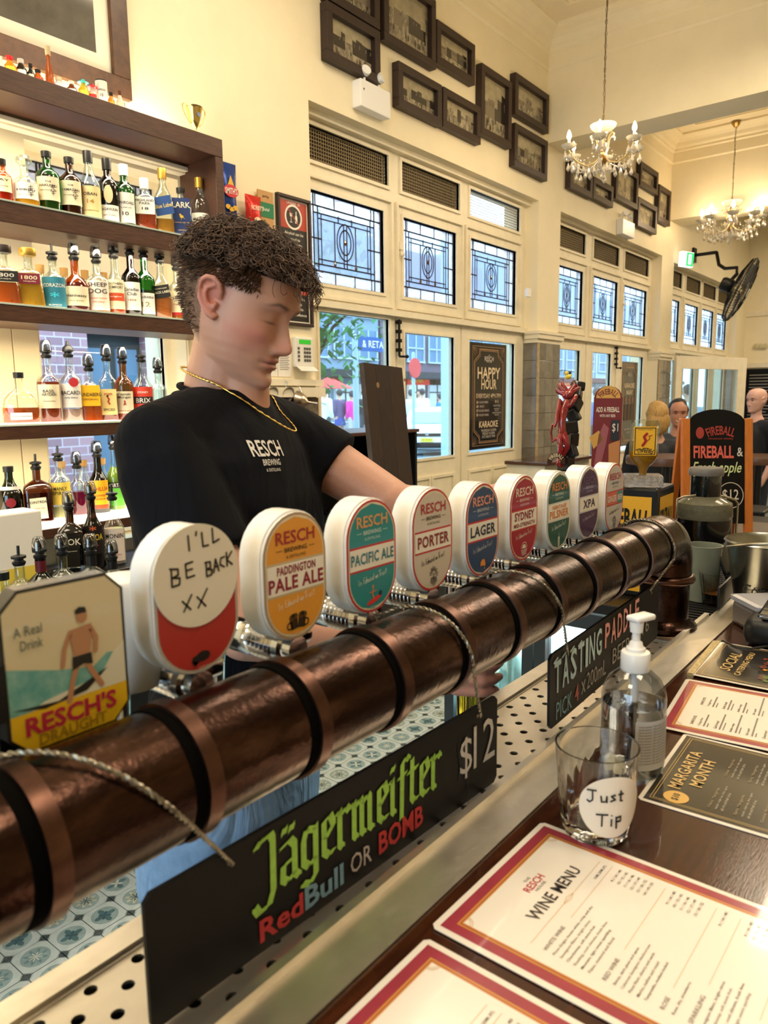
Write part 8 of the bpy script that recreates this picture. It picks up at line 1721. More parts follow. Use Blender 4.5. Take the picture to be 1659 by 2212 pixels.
# juicer
D = 2.25; k = D/F_PX; jb = dep(1518, 1165, D); rt = thing('juicer', 'black electric juicer with clear bowl, feed tube with grey lid and wire arm', 'juicer', (jb.x, jb.y, FZ+.001)); zz = lambda y: jb.z+(1165-y)*k-FZ; R = 56*k
b = B(); b.lathe([(1e-4, 0), (R*.55, 0), (R*.6, .01), (R*.5, zz(1175)), (1e-4, zz(1175))], 28, 0, T(.05, -.02, 0)); b.build('motor_body', nb, rt, smooth=50); b = B(); b.lathe([(R*.5, zz(1175)), (R*.93, zz(1165)), (R, zz(1150)), (R, zz(1118)), (1e-4, zz(1118))], 32); b.build('bowl', M('juicer_black', '#0c0d0f', .15, coat=.5), rt, smooth=50)
b = B(); b.lathe([(R*.99, zz(1118)), (R*1.02, zz(1112)), (R*.98, zz(1085)), (R*.55, zz(1070)), (R*.5, zz(1070))], 32, cap=False); b.build('clear_lid', M('smoky_clear', '#b7b49a', .06, trans=.7, ior=1.2), rt, smooth=50); b = B(); b.lathe([(1e-4, zz(1112)), (R*.93, zz(1112)), (R*.90, zz(1098)), (R*.6, zz(1088)), (1e-4, zz(1088))], 32); b.build('pulp', M('pulp', '#6b6a3c', .9, var=.5, vscale=90), rt, smooth=50)
b = B(); r2 = 31*k; b.lathe([(1e-4, zz(1095)), (r2*.9, zz(1095)), (r2, zz(1088)), (r2, zz(1025)), (1e-4, zz(1025))], 28, cap=False); b.build('feed_tube', M('dark_jar', '#10181a', .05, coat=1), rt, smooth=50); b = B(); b.lathe([(r2*1.12, zz(1026)), (r2*1.14, zz(1022)), (r2*1.14, zz(1014)), (r2*1.05, zz(1010)), (1e-4, zz(1008))], 28); b.build('lid', M('grey_lid', '#6d6a66', .4), rt, smooth=50)
b = B(); ax = RT*(R*1.15); P = [ax*-1+Vector((0, 0, zz(1120))), ax*-1+Vector((0, 0, zz(1078))), ax*-.8+Vector((0, 0, zz(1073))), ax*-.4+Vector((0, 0, zz(1070))), ax*.5+Vector((0, 0, zz(1072))), ax*.9+Vector((0, 0, zz(1080))), ax+Vector((0, 0, zz(1088))), ax+Vector((0, 0, zz(1190)))]; P = [q-FW*.02 for q in P]; b.tube(P, .0035, 8); b.build('wire_arm', M('wire', '#a8a08c', .3, .9), rt, smooth=60); b = B(); b.bbox((-.012, -.008, -.02), (.012, .008, .02), .003, 0, T(*P[-1])); b.build('latch', stst, rt)
p = dep(1516, 1285, 1.77); rt = thing('juice_jug', 'cloudy plastic jug of pale juice between copper column and juicer', 'jug', (p.x, p.y, 1.099)); h = 120*1.77/F_PX; b = B(); b.lathe([(1e-4, 0), (.034, 0), (.036, .006), (.039, h*.92), (.042, h), (.038, h), (.034, .01)], 28, cap=False); b.build('jug', M('cloudy', '#a9b4a8', .25, trans=.45), rt, smooth=50); b = B(); b.lathe([(1e-4, .003), (.032, .006), (.034, h*.22), (1e-4, h*.22)], 24); b.build('juice', M('juice', '#d9b86a', .3), rt, smooth=50); b = B(); b.tube([(.037, 0, h*.85), (.06, 0, h*.8), (.06, 0, h*.35), (.036, 0, h*.25)], .005, 8); b.build('handle', M('cloudy'), rt, smooth=60)
p = dep(1543, 1302, 1.73); rt = thing('spirit_tumbler', 'short clear tumbler with amber drink in front of the juicer', 'glass', (p.x, p.y, 1.0985)); b = B(); b.lathe([(1e-4, 0), (.024, 0), (.026, .003), (.030, .03), (.037, .075), (.035, .075), (.028, .03), (.024, .010), (1e-4, .009)], 10, cap=False); b.build('tumbler', glass, rt); b = B(); b.lathe([(1e-4, .0095), (.0238, .0105), (.0275, .028), (1e-4, .028)], 20, cap=False); b.build('drink', liq('#b8702a'), rt, smooth=50)
p = dep(1655, 1290, 1.62); rt = thing('ice_bucket', 'galvanised metal ice bucket with wire handle at the right edge', 'bucket', (p.x, p.y, CT+.002)); h = .145; b = B(); b.lathe([(1e-4, 0), (.060, 0), (.062, .004), (.086, h-.004), (.091, h), (.088, h+.004), (.082, h-.004), (.058, .006), (1e-4, .006)], 40, cap=False); b.build('pail', M('galvanised', '#a9aba4', .25, 1, var=.25, vscale=9), rt, smooth=50)
b = B(); X = T(0, 0, h-.01); b.tube([tuple(RT*(.093*math.cos(t))+Vector((0, 0, h-.012+.012*math.sin(t)))-FW*(.086*math.sin(t))) for t in [PI*j/14 for j in range(15)]], .0025, 6); b.build('wire_handle', M('wire', '#a8a08c', .3, .9), rt, smooth=60); b = B(); az = math.atan2(-FW.y, -FW.x); X = Rz(az+PI/2-.55) @ frame((0, -.073, .05), (1, 0, 0), (0, .17, 1)); text(b, 'Corona', X, w=.09, h=.022, bold=.03, bend=.073); b.build('lettering', ink, rt)
p = dep(1672, 1338, 1.46); zt = p.z; rt = thing('clip_tub', 'clear food tub with blue lettered clip in front of the ice bucket', 'tub', mtx=T(p.x, p.y, CT+.001) @ Rz(yaw)); hz = .06; b = B(); b.bbox((-.055, -.04, 0), (.075, .06, hz*.8), .008); b.build('tub', M('cloudy2', '#9c8f86', .25, trans=.5), rt); b = B(); b.bbox((-.06, -.045, hz*.8), (.08, .065, hz), .01); b.build('lid', M('cloudy_white', '#c6c6ce', .2, trans=.3), rt); b = B(); b.bbox((-.022, -.050, hz*.62), (.06, -.044, hz*.98), .002); b.build('clip', M('clip_blue', '#1c2fa0', .35), rt); b = B(); text(b, 'sistema', frame((.018, -.0505, hz*.82), (1, 0, 0), (0, 0, 1)), w=.055, h=.012); b.build('lettering', white, rt)
# ribbed mat tray, clipped card, terminal
rt = thing('bar_mat', 'black ribbed rubber bar mat behind the copper column', 'mat', (1.80, .50, FZ+.085)); b = B(); b.bbox((1.60, .405, 1.085), (2.35, .555, 1.092), .002); wbuild(b, 'mat_base', rubber, rt)
for j in range(34): b = B(); b.box((1.62+.021*j, .412, 1.092), (1.629+.021*j, .545, 1.098)); wbuild(b, 'rib', rubber, rt)
a = onZ(1490, 1420, 1.12); 
rt = thing('menu_holder', 'black angled menu holder leaning up behind the far menus', 'holder', (1.66, .40, CT)); b = B(); X = T(1.66, .395, CT+.002) @ Rz(.05); b.bbox((0, 0, 0), (.30, .006, .05), .002, 0, X); b.bbox((.16, .0, .0), (.30, .008, .085), .002, 0, X @ Rx(-.35) @ Ry(-.1)); wbuild(b, 'panel', black, rt, smooth=30)
p = onZ(1650, 1395, CT); rt = thing('card_terminal', 'black rounded payment terminal at the right edge of the bar', 'terminal', onZ(1675, 1392, CT)); b = B(); b.bbox((-.05, -.09, .0), (.12, .05, .055), .02); b.build('body', M('terminal_black', '#101215', .4), rt, smooth=50); b = B(); b.bbox((-.02, -.07, .05), (.09, .03, .062), .005, 0, Ry(-.12)); b.build('screen', M('terminal_screen', '#1a1f22', .1, coat=1), rt)
b = B()
for i in range(4):
    for j in range(3): b.bbox((-.04+.014*i, -.06+.03*j, .054), (-.031+.014*i, -.04+.03*j, .059), .002)
b.build('keys', M('key_grey2', '#3a3d40', .5), rt, kind='stuff'); b = B(); b.tube([(-.04, .0, .008), (-.07, .03, .004), (-.075, .05, .004), (-.05, .08, .004)], .003, 6); b.build('cable', rubber, rt, smooth=60)
# ================================================================ PEOPLE IN THE PUB AND THE STREET OUTSIDE
def flat_(n, c, r=.7): return M('cl_'+n, c, r)
_PC = {}
def person(name_lbl, loc, yaw, H, top, bot, hair, skinc='#c99a80', seated=False, long_hair=False, bald=False, face=False, skirt=None, vox=.02, arms=0, group=None, bag=None):
    s = H/1.75; rt = thing('person', name_lbl, 'person', group=group, mtx=T(*loc) @ Rz(yaw)); sk = M('skin_'+skinc, skinc, .5)   # faces local +x
    hipz = .92*s if not seated else loc_seat(loc)*s; top_z = hipz+.52*s; legs = B(); 
    if seated: L = [[(0, t*.09*s, hipz), (.40*s, t*.11*s, hipz-.02), (.38*s, t*.11*s, hipz-.42*s)] for t in (-1, 1)]
    else: L = [[(0, t*.085*s, hipz-.02), (.02*s, t*.09*s, hipz*.52), (-.02*s, t*.09*s, .08*s)] for t in (-1, 1)]
    A = []
    for t in (-1, 1):
        if arms == 1 and t == 1: A.append([(0, t*.18*s, top_z-.05*s), (.12*s, t*.22*s, top_z-.28*s), (.30*s, t*.10*s, top_z-.02*s)])
        elif seated: A.append([(0, t*.18*s, top_z-.05*s), (.08*s, t*.22*s, top_z-.30*s), (.32*s, t*.12*s, top_z-.30*s)])
        else: A.append([(0, t*.18*s, top_z-.05*s), (-.02*s, t*.22*s, top_z-.32*s), (.08*s, t*.20*s, top_z-.54*s)])
    b = B()
    chainc(b, [(0, 0, hipz), (0, 0, top_z-.12*s), (0, 0, top_z)], [.12*s, .12*s, .07*s]); chainc(b, [(0, 0, top_z-.05*s), (.01*s, 0, top_z+.12*s)], [.05*s, .048*s])
    for q in A: chainc(b, q, [.045*s, .038*s, .030*s]); capsule(b, q[-1], Vector(q[-1])+(Vector(q[-1])-Vector(q[-2])).normalized()*.08*s, .03*s, .022*s)
    for q in L: chainc(b, q, [.075*s, .055*s, .04*s])
    hz = top_z+.20*s; HXl = T(.015*s, 0, hz) @ Matrix.Scale(s*1.02, 4)
    if not face: b.sph((.015*s, 0, hz), (.095*s, .078*s, .115*s)); b.sph((.11*s, 0, hz-.02*s), .016*s); me = remesh(b, vox, 3)
    else:
        me0 = remesh(b, vox, 3); b2 = B(); from_mesh(b2, me0); head_mesh(b2, HXl, 44, 60); ear(b2, HXl, 1); ear(b2, HXl, -1); me = remesh(b2, .0055, 1, .3)
    me.materials.append(sk); o = bpy.data.objects.new('body', me); COL.objects.link(o); o.parent = rt
    b = B(); chainc(b, [(0, 0, hipz-.02*s), (0, 0, top_z-.14*s)], [.145*s, .150*s]); chainc(b, [(0, -.13*s, top_z-.06*s), (0, .13*s, top_z-.06*s)], [.078*s, .078*s])
    for q in A: m_ = Vector(q[0]).lerp(Vector(q[1]), 1.0 if not face else .75); chainc(b, [q[0], m_], [.068*s, .058*s]);
    if not face:
        for q in A: chainc(b, [q[1], Vector(q[1]).lerp(Vector(q[2]), .85)], [.055*s, .045*s])
    me = remesh(b, vox, 3); me.materials.append(top); o = bpy.data.objects.new('top', me); COL.objects.link(o); o.parent = rt
    b = B(); chainc(b, [(0, 0, hipz-.06*s), (0, 0, hipz+.02*s)], [.135*s, .13*s])
    if skirt: b.lathe([(.12*s, hipz+.05*s), (.20*s, hipz-.28*s), (.1*s, hipz-.28*s)], 16)
    else:
        for q in L: chainc(b, [q[0], q[1], Vector(q[1]).lerp(Vector(q[2]), .9)], [.088*s, .07*s, .058*s])
    me = remesh(b, vox, 2); me.materials.append(bot); o = bpy.data.objects.new('skirt' if skirt else 'trousers', me); COL.objects.link(o); o.parent = rt
    if not bald:
        b = B(); hm = M('hair_'+hair, hair, .6, var=.35, vscale=40, stretch=(3, 3, .6), bump=.4, bscale=90)
        k = 1.13; b.sph((-.012*s, 0, hz+.028*s), (.100*s*k, .082*s*k, .098*s*k), u=20, w=12)
        if long_hair: b.sph((-.045*s, 0, hz-.035*s), (.085*s, .098*s, .115*s), u=18, w=12)
        vs = []
        for v in b.v:
            v = Vector(v)
            if v.x > .055*s and v.z < hz+.055*s: v.x = .05*s; v.y *= .9
            v += Vector((1, 1, 1))*.010*s*noise.noise(v*26/s); vs.append(tuple(v))
        b.v = vs; b.build('hair', hm, rt, smooth=180)
    if face:
        b = B(); P_ = lambda x, y, z: HXl @ Vector((x, y, z))
        for t in (-1, 1): b.sph(P_(.0905, t*.031, .002), (.004, .011, .0045)); b.tube([P_(.094, t*.018, .019), P_(.096, t*.032, .023), P_(.088, t*.046, .018)], .0032, 5)
        b.build('eyes', M('eye_dark', '#2a1c16', .4), rt, smooth=60)
        if face == 'smile': b = B(); b.tube([P_(.088, -.026, -.062), P_(.0965, -.012, -.071), P_(.099, 0, -.073), P_(.0965, .012, -.071), P_(.088, .026, -.062)], [.002, .005, .0055, .005, .002], 6); b.build('teeth', M('teeth', '#efe6dc', .3), rt, smooth=60)
    for q in L: b = B(); f_ = Vector(q[-1]); capsule(b, (f_.x-.03*s, f_.y, f_.z-.04*s), (f_.x+.13*s, f_.y, f_.z-.045*s), .042*s, .034*s); b.build('shoe', black, rt, smooth=60)
    return rt
def loc_seat(l): return .72
blk_c = flat_('black', '#12151c'); navy = flat_('navy', '#2c3442')
def head_at(px, py, D, H, seated=False):
    """floor point and height so that the head centre lands on the pixel"""
    p = dep(px, py, D); return p
def put(px, py, D, lbl, yaw, seated, H, *a, zf=0, **k):
    p = dep(px, py, D); s = H/1.75; hz = (.72*s if seated else .92*s)+.52*s+.20*s
    return person(lbl, (p.x, p.y, p.z-hz if not seated else p.z-hz), yaw, H, *a, seated=seated, **k), p.z-hz
cz = []
_, z = put(1420, 902, 5.9, 'seated woman with short blonde hair in a black top, seen from behind', math.radians(25), True, 1.66, blk_c, blk_c, '#b08a4e', long_hair=True, vox=.015); cz.append(z)
_, z = put(1464, 893, 7.0, 'seated smiling dark-haired man in a dark grey t-shirt facing the blonde woman', math.radians(205), True, 1.78, flat_('grey', '#3c4148'), blk_c, '#17120f', skinc='#b98268', face='smile', vox=.015, arms=1); cz.append(z)
put(1637, 865, 7.2, 'standing bald man in a dark t-shirt at the right edge, turned left', math.radians(150), False, 1.74, blk_c, navy, '#8a6a58', skinc='#d9ab9a', bald=True, face='plain', vox=.015)
# round high table between the seated pair, stools, side tables
for (px, py, D, r, l) in ((1440, 985, 5.4, .28, 'dark round-topped high table in front of the blonde woman'), (1640, 985, 6.4, .32, 'dark high table at the right edge behind the blackboard sign')):
    p = dep(px, py, D); rt = thing('high_table', l, 'table', (p.x, p.y, 0)); b = B(); b.lathe([(1e-4, p.z-.06), (r, p.z-.055), (r+.004, p.z-.03), (r, p.z), (1e-4, p.z)], 32); b.build('table_top', M('table_wood', '#5a3f30', .3, var=.2, vscale=10), rt, smooth=40); b = B(); b.lathe([(.03, .02), (.03, p.z-.05)], 16); b.lathe([(.22, 0), (.22, .012), (.05, .03), (.03, .05)], 24); b.build('pedestal', black, rt, smooth=40)
for k, (px, py, D) in enumerate(((1648, 1040, 5.0), (1612, 1040, 5.6), (1590, 1010, 8.0))):
    p = dep(px, py, D); zt = .74; rt = thing('bar_stool', 'black metal bar stool, %s behind the blackboard sign' % ('nearest', 'middle', 'farthest')[k], 'stool', (p.x, p.y, 0), 'black metal stools'); b = B(); b.bbox((-.17, -.17, zt-.03), (.17, .17, zt), .01); b.build('seat', black, rt)
    for sx in (-1, 1):
        for sy in (-1, 1): b = B(); b.rod((sx*.15, sy*.15, zt-.03), (sx*.19, sy*.19, 0), .012, 6); b.build('leg', black, rt)
    b = B()
    for zz_ in (.25, .5): b.tube([(-.175, -.175, zz_), (.175, -.175, zz_), (.175, .175, zz_), (-.175, .175, zz_)], .008, 5, closed=True)
    b.build('foot_rail', black, rt)
for k, (px, py, D, a) in enumerate(((1420, 902, 5.9, 25), (1464, 893, 7.0, 205))):
    p = dep(px, py, D); s = (1.66, 1.78)[k]/1.75; zt = p.z-.72*s-.72*s+.72*s-.09; zt = p.z-(.52+.20)*s-.12; rt = thing('stool', 'dark stool under the %s' % ('blonde woman', 'smiling man')[k], 'stool', (p.x, p.y, 0), 'stools under the seated pair'); b = B(); b.lathe([(1e-4, zt-.04), (.18, zt-.04), (.18, zt), (1e-4, zt)], 20); b.build('seat', darkwood, rt)
    for q in range(4): b = B(); b.rod((.12*math.cos(q*PI/2+.7), .12*math.sin(q*PI/2+.7), zt-.04), (.2*math.cos(q*PI/2+.7), .2*math.sin(q*PI/2+.7), 0), .014, 6); b.build('leg', darkwood, rt)
# ---------------------------------------------------------------- street
GZ = -.10
b = B(); b.box((-40, 3.42, GZ-.2), (120, 7.0, GZ)); struct(b, 'pavement', M('pavement', '#8d9094', .8, var=.1, vscale=3))
b = B(); b.box((-40, 7.0, GZ-.3), (120, 33.0, GZ-.05)); b2 = b; struct(b, 'road', M('asphalt', '#6f7a80', .8, var=.08, vscale=2))
for k in range(7): a = dep(700+18*k, 912, 27); b = B(); b.box((a.x-3.5, 9+2.4*k, GZ-.05), (a.x+9, 9.9+2.4*k, GZ-.044)); struct(b, 'crossing_stripe', M('road_paint', '#d8dde0', .7))
b = B(); b.box((-40, 33, GZ-.3), (120, 38, GZ)); struct(b, 'far_pavement', M('pavement'))
tintb = lambda n, c, **k: M('ext_'+n, c, .7, **k)
def building(x0, x1, y, z1, colr, label, bays, shopcol, signs, floors=2):
    rt = thing('shop_building', label, 'building', ((x0+x1)/2, y, GZ)); rt.matrix_world = T(x0, y, GZ); W = x1-x0; mw = tintb(colr, colr)
    b = B(); b.box((0, .3, 0), (W, 8, z1)); b.build('wall', mw, rt)
    for j in range(bays):
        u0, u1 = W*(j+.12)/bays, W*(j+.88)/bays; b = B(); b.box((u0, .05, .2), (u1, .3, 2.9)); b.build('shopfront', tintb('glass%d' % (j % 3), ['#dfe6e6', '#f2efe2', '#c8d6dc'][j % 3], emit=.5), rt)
        b = B(); b.box((u0+(u1-u0)*.45, .0, .2), (u0+(u1-u0)*.5, .06, 2.9)); b.box((u0, 0, 2.2), (u1, .06, 2.3)); b.build('shop_frame', black, rt)
        for f in range(floors):
            z0 = 4.9+3.2*f; b = B(); b.box((u0, .2, z0), (u1, .3, z0+2.2)); w_ = b.build('window', tintb('pane', '#5d7c98'), rt); b = B()
            for q in (0, .5, 1): xx = u0+(u1-u0)*q; b.box((xx-.05, .1, z0), (xx+.05, .22, z0+2.2))
            b.box((u0, .1, z0+1.05), (u1, .22, z0+1.15)); b.box((u0-.1, .05, z0-.12), (u1+.1, .25, z0)); b.build('glazing_bar', tintb('trim', '#b8c6cc'), rt)
    b = B(); b.box((-.1, -2.6, 3.35), (W+.1, .3, 3.85)); b.build('awning', tintb('awn'+shopcol, shopcol), rt)
    for (t, u, z, w, h, bc, tc) in signs:
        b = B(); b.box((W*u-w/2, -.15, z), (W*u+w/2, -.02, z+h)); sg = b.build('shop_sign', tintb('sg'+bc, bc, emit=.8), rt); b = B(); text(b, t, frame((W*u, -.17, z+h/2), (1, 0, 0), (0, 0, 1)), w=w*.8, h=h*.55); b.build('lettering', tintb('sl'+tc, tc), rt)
    return rt
ym_ = '#f2d23a'
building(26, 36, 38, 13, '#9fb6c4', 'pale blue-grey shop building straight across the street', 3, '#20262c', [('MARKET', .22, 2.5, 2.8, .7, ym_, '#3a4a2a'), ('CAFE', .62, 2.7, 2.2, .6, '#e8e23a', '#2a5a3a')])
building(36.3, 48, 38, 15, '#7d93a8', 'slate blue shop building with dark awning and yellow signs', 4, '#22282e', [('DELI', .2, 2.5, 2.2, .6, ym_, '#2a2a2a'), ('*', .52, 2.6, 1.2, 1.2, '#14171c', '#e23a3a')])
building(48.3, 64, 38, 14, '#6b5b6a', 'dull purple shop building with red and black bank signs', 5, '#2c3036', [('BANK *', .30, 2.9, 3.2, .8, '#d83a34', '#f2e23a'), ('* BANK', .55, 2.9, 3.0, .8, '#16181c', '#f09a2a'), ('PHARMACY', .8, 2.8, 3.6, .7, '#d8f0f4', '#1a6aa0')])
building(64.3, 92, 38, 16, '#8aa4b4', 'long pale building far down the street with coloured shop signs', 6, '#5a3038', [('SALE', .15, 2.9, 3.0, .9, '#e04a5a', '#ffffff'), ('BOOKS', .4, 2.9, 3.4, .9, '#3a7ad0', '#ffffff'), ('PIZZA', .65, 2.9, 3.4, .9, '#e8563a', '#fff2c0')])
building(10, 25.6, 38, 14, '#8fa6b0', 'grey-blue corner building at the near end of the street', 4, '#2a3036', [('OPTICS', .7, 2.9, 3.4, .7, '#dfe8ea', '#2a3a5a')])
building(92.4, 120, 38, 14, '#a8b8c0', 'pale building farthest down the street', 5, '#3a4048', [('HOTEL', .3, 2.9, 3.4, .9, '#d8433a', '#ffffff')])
# pink brick building close by, seen through the shelves
rt = thing('brick_building', 'pinkish brick building with dark doorway seen through the back bar window', 'building', (3.5, 9, GZ)); brk = bpy.data.materials.new('pink_brick'); brk.use_nodes = True; nt = brk.node_tree; br = nt.nodes.new('ShaderNodeTexBrick'); tc = nt.nodes.new('ShaderNodeTexCoord'); mp = nt.nodes.new('ShaderNodeMapping'); mp.inputs['Rotation'].default_value = (PI/2, 0, 0); mp.inputs['Scale'].default_value = (1, 1, 1)
nt.links.new(tc.outputs['Object'], mp.inputs[0]); nt.links.new(mp.outputs[0], br.inputs[0]); br.inputs['Scale'].default_value = 2.2; br.inputs['Color1'].default_value = lin('#b58a94'); br.inputs['Color2'].default_value = lin('#94707c'); br.inputs['Mortar'].default_value = lin('#c8b4bc'); br.inputs['Mortar Size'].default_value = .02; nt.links.new(br.outputs[0], nt.nodes['Principled BSDF'].inputs['Base Color'])
b = B()
for (x0, x1, z0, z1) in ((-6, 5.3, 0, 7), (6.2, 7.4, 0, 7), (5.3, 6.2, 2.6, 7)): b.box((x0, 9.0, z0+GZ), (x1, 9.3, z1+GZ))
wbuild(b, 'wall', brk, rt); b = B(); b.box((5.3, 9.2, GZ), (6.2, 9.25, 2.5)); wbuild(b, 'door', tintb('darkdoor', '#2f3a40'), rt); b = B(); b.box((5.38, 9.16, .6), (5.7, 9.2, 2.3)); b.box((5.8, 9.16, .6), (6.12, 9.2, 2.3)); wbuild(b, 'door_pane', tintb('pane', '#5d7c98'), rt); b = B(); b.box((7.4, 8.95, GZ), (8.4, 9.3, 3.0)); wbuild(b, 'stone_pier', tintb('stone', '#8a8f96', var=.15, vscale=4), rt)
# poles, street sign, tree
def pole(px, y0, D, r, h, label, colr='#a9c4d4'):
    p = dep(px, y0, D); rt = thing('street_pole', label, 'pole', (p.x, p.y, GZ)); b = B(); b.lathe([(r, 0), (r, h), (1e-4, h+.02)], 14); b.build('post', tintb('pole', colr), rt, smooth=40); return rt
rt = pole(768, 800, 12.5, .05, 2.75, 'slim pale street sign pole in front of the crossing')
p = rt.location; b = B(); Fx = frame((.42, -.05, 2.62), (1, 0, 0), (0, 0, 1)); b.box((.05, -.03, 2.5), (.95, 0, 2.74)); b.build('blue_plate', tintb('signblue', '#1f5aa8'), rt); b = B(); text(b, '& RETAIL', frame((.5, -.035, 2.62), (1, 0, 0), (0, 0, 1)), w=.7, h=.12); b.build('lettering', white, rt)
pole(966, 800, 19, .16, 6.5, 'thick pale blue lamp pole behind the parked car', '#6fb4d4'); rt = pole(893, 800, 15, .035, 2.6, 'thin pole with small round red street sign'); b = B(); b.lathe([(1e-4, 0), (.2, 0), (.2, .02), (1e-4, .02)], 20, 0, frame((0, -.05, 2.3), (1, 0, 0), (0, 0, 1)) @ Rx(PI)); b.build('round_sign', tintb('signred', '#d84a4a'), rt)
p = dep(700, 750, 8.8); rt = thing('street_tree', 'leafy street tree at the left side of the first window', 'tree', (p.x-.35, p.y, GZ)); b = B(); b.tube([(0, 0, 0), (.05, 0, 1.2), (0, .05, 2.4), (.1, 0, 3.2)], [.10, .08, .06, .03], 8)
for k in range(6): a = k*1.05; b.tube([(0, 0, 1.9), (.35*math.cos(a), .35*math.sin(a), 2.5), (.7*math.cos(a), .7*math.sin(a), 2.8)], [.035, .02, .01], 5)
b.build('trunk', M('bark', '#4a4038', .9), rt); b = B(); rdd = random.Random(5)
for k in range(1500):
    c = Vector((rdd.gauss(.0, .42), rdd.gauss(0, .42), rdd.gauss(2.75, .42))); a, e_ = rdd.uniform(0, 6.28), rdd.uniform(-1, 1); X = T(*c) @ Rz(a) @ Rx(e_); s = rdd.uniform(.03, .06); b.add([(0, -s*1.4, 0), (s*.7, 0, 0), (0, s*1.4, 0), (-s*.7, 0, 0)], [(0, 1, 2, 3)], 0, X)
b.build('foliage', M('leaf_green', '#4f9a5a', .6), rt, kind='stuff')
# small white hatchback
cp = dep(938, 915, 24.5); rt = thing('parked_car', 'white hatchback car facing the pub with yellow number plate', 'car', mtx=T(cp.x, cp.y, GZ-.05) @ Rz(math.radians(-152))); wpm = M('car_white', '#e6eef0', .25, coat=.8); cb_ = B()
prof = [(-2.0, .35), (-2.05, .75), (-1.9, 1.0), (-1.55, 1.42), (-.9, 1.48), (.0, 1.45), (.45, 1.32), (1.05, .95), (1.75, .82), (1.98, .66), (2.02, .38)]
n = len(prof); vs = []
for (yy, kz) in ((-.85, 0), (-.74, 1), (.74, 1), (.85, 0)):
    for (x_, z_) in prof: vs.append((x_*(.985 if kz else 1), yy*(1-.10*max(0, (z_-.9)/.5)), z_ if kz else (z_ if z_ < .9 else .9+(z_-.9)*.93)))
fs = [(j*n+i, j*n+i+1, (j+1)*n+i+1, (j+1)*n+i) for j in range(3) for i in range(n-1)] + [tuple(range(n))[::-1], tuple(3*n+i for i in range(n)), (0, n, 2*n, 3*n), (n-1, 4*n-1, 3*n-1, 2*n-1)]
cb_.add(vs, fs); cb_.box((-1.95, -.8, .22), (1.98, .8, .40)); cb_.build('body_shell', wpm, rt, smooth=35)
b = B(); b.add([(1.06, -.64, .965), (1.06, .64, .965), (.50, .58, 1.315), (.50, -.58, 1.315)], [(0, 1, 2, 3)]); b.v = [(v[0]+.02, v[1], v[2]+.012) for v in b.v]; b.build('windscreen', M('car_glass', '#7ab4b8', .05, coat=1), rt)
b = B()
for s in (-1, 1): b.add([(-1.5, s*.83, .93), (.85, s*.83, .93), (.3, s*.79, 1.30), (-1.2, s*.79, 1.33)], [(0, 1, 2, 3)])
b.build('side_window', M('car_glass2', '#2a3a40', .1), rt)
for s in (-1, 1): b = B(); b.sph((1.86, s*.62, .70), (.12, .19, .09)); b.build('headlamp', M('car_lamp', '#f8fcff', .1, emit=.5), rt, smooth=60)
b = B(); b.bbox((1.94, -.42, .60), (2.0, .42, .70), .01); b.bbox((1.98, -.55, .25), (2.04, .55, .42), .01); b.build('grille', black, rt); b = B(); b.lathe([(1e-4, .012), (.055, .012), (.06, 0), (1e-4, 0)], 18, 0, frame((2.0, 0, .67), (0, 1, 0), (0, 0, 1))); b.build('round_emblem', chrome, rt)
b = B(); b.box((2.03, -.19, .44), (2.045, .19, .55)); b.build('number_plate', M('plate_yellow', '#e8d23a', .4), rt); b = B(); text(b, 'CJ 18 RD', frame((2.047, 0, .495), (0, 1, 0), (0, 0, 1)), w=.32, h=.06); b.build('lettering', ink, rt)
for s in (-1, 1):
    for x_ in (-1.25, 1.25): b = B(); b.lathe([(1e-4, -.1), (.20, -.1), (.31, -.09), (.31, .09), (.20, .1), (1e-4, .1)], 20, 0, T(x_, s*.78, .31) @ Rx(PI/2)); b.build('wheel', rubber, rt, smooth=50)
    b = B(); b.sph((.75, s*.95, .98), (.07, .11, .07)); b.build('wing_mirror', wpm, rt, smooth=60)
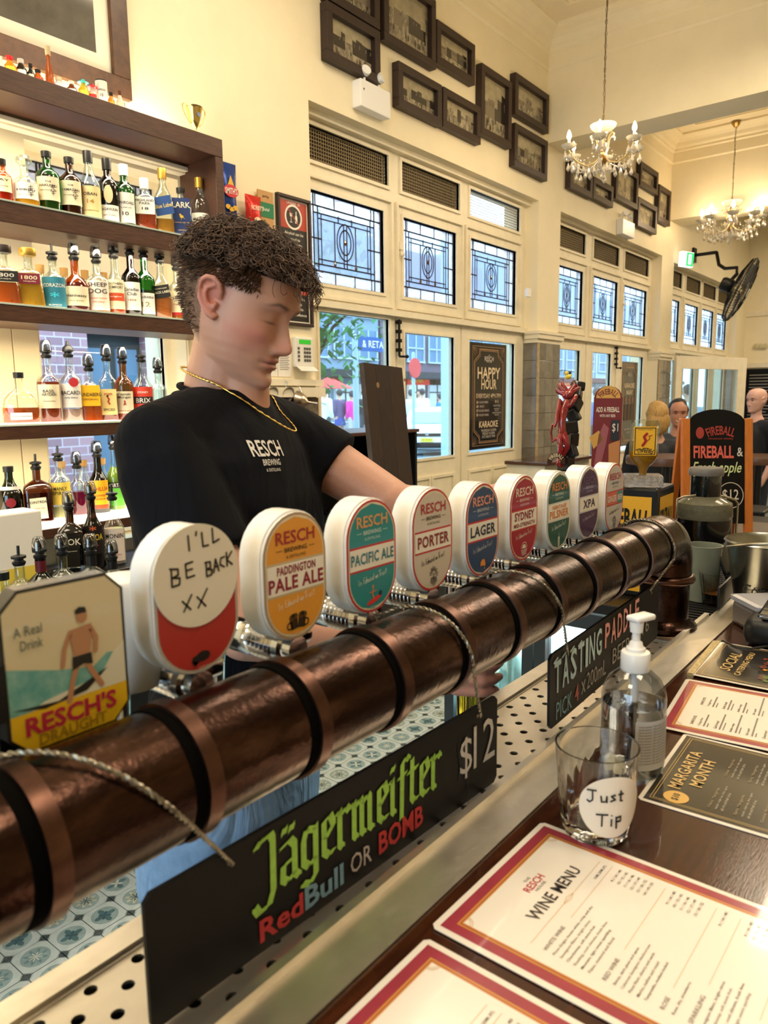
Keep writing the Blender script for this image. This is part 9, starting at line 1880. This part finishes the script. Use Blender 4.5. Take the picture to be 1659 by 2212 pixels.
# red cafe umbrella and passers-by
p = dep(710, 823, 30); rt = thing('red_parasol', 'small red parasol beside the crossing pedestrians', 'parasol', (p.x, p.y, GZ)); b = B(); b.lathe([(1.0, p.z+.0-.2), (.05, p.z+.25), (1e-4, p.z+.27)], 8); b.build('canopy', tintb('redcan', '#e0443a'), rt); b = B(); b.rod((0, 0, 0), (0, 0, p.z+.2), .03); b.build('post', black, rt)
WK = [(702, 846, 24, 'pedestrian in a white shirt at the left of the first window', 0, '#dfe8ec', '#3a4248', None), (733, 850, 27, 'pedestrian in a purple hooded jacket and short blue skirt', 80, '#5a4c70', '#2a3f8a', True), (760, 853, 27, 'pedestrian in a bright pink hooded top and pale trousers', 85, '#e0389a', '#b8b4ac', None), (786, 850, 29, 'dark-clothed pedestrian partly behind the tall dark board', 60, '#22262c', '#3a3f48', None),
      (888, 850, 28, 'cyclist in a pale jacket beyond the parked car', 20, '#cfd8dc', '#5a7a90', None), (912, 848, 28.5, 'person in a white top and bright green trousers beyond the car', 40, '#e4ecec', '#2fae5a', None), (905, 849, 30, 'dark-haired person in dark jacket beside the green trousers', 200, '#3a3c4c', '#2a2c38', None), (950, 858, 29, 'person in blue with a dark helmet behind the car roof', 100, '#2a7ab8', '#20242c', None),
      (1486, 846, 15, 'grey-haired passer-by in white outside the open door', 90, '#e8eef0', '#3a4a5a', None), (1290, 850, 18, 'passer-by in blue outside the second bay doors', 60, '#3a6ab0', '#2a3038', None)]
for (px, py, D, l, a, tcx, bcx, skt) in WK: 
    p = dep(px, py, D); H = (p.z-GZ+.05)/1.64*1.75; put(px, py, D, l, math.radians(a), False, max(1.4, min(2.02, H)), flat_(tcx, tcx), flat_(bcx, bcx), '#3a3438', skirt=skt, vox=.03, group='people out in the street')
p = dep(880, 900, 27); rt = thing('bicycle', 'dark bicycle ridden past the parked car', 'bicycle', (p.x, p.y, GZ)); bm_ = M('bike', '#2c3338', .4)
for s in (-.5, .5): b = B(); b.tube([(s+.33*math.cos(t*PI/10), 0, .33+.33*math.sin(t*PI/10)) for t in range(20)], .022, 5, closed=True); b.build('wheel', bm_, rt)
b = B(); b.tube([(-.5, 0, .33), (-.1, 0, .33), (.35, 0, .85), (-.15, 0, .85), (-.5, 0, .33)], .02, 5); b.tube([(.5, 0, .33), (.35, 0, .95), (.45, .2, 1.0)], .02, 5); b.tube([(-.1, 0, .33), (-.18, 0, .98)], .02, 5); b.build('frame', bm_, rt)
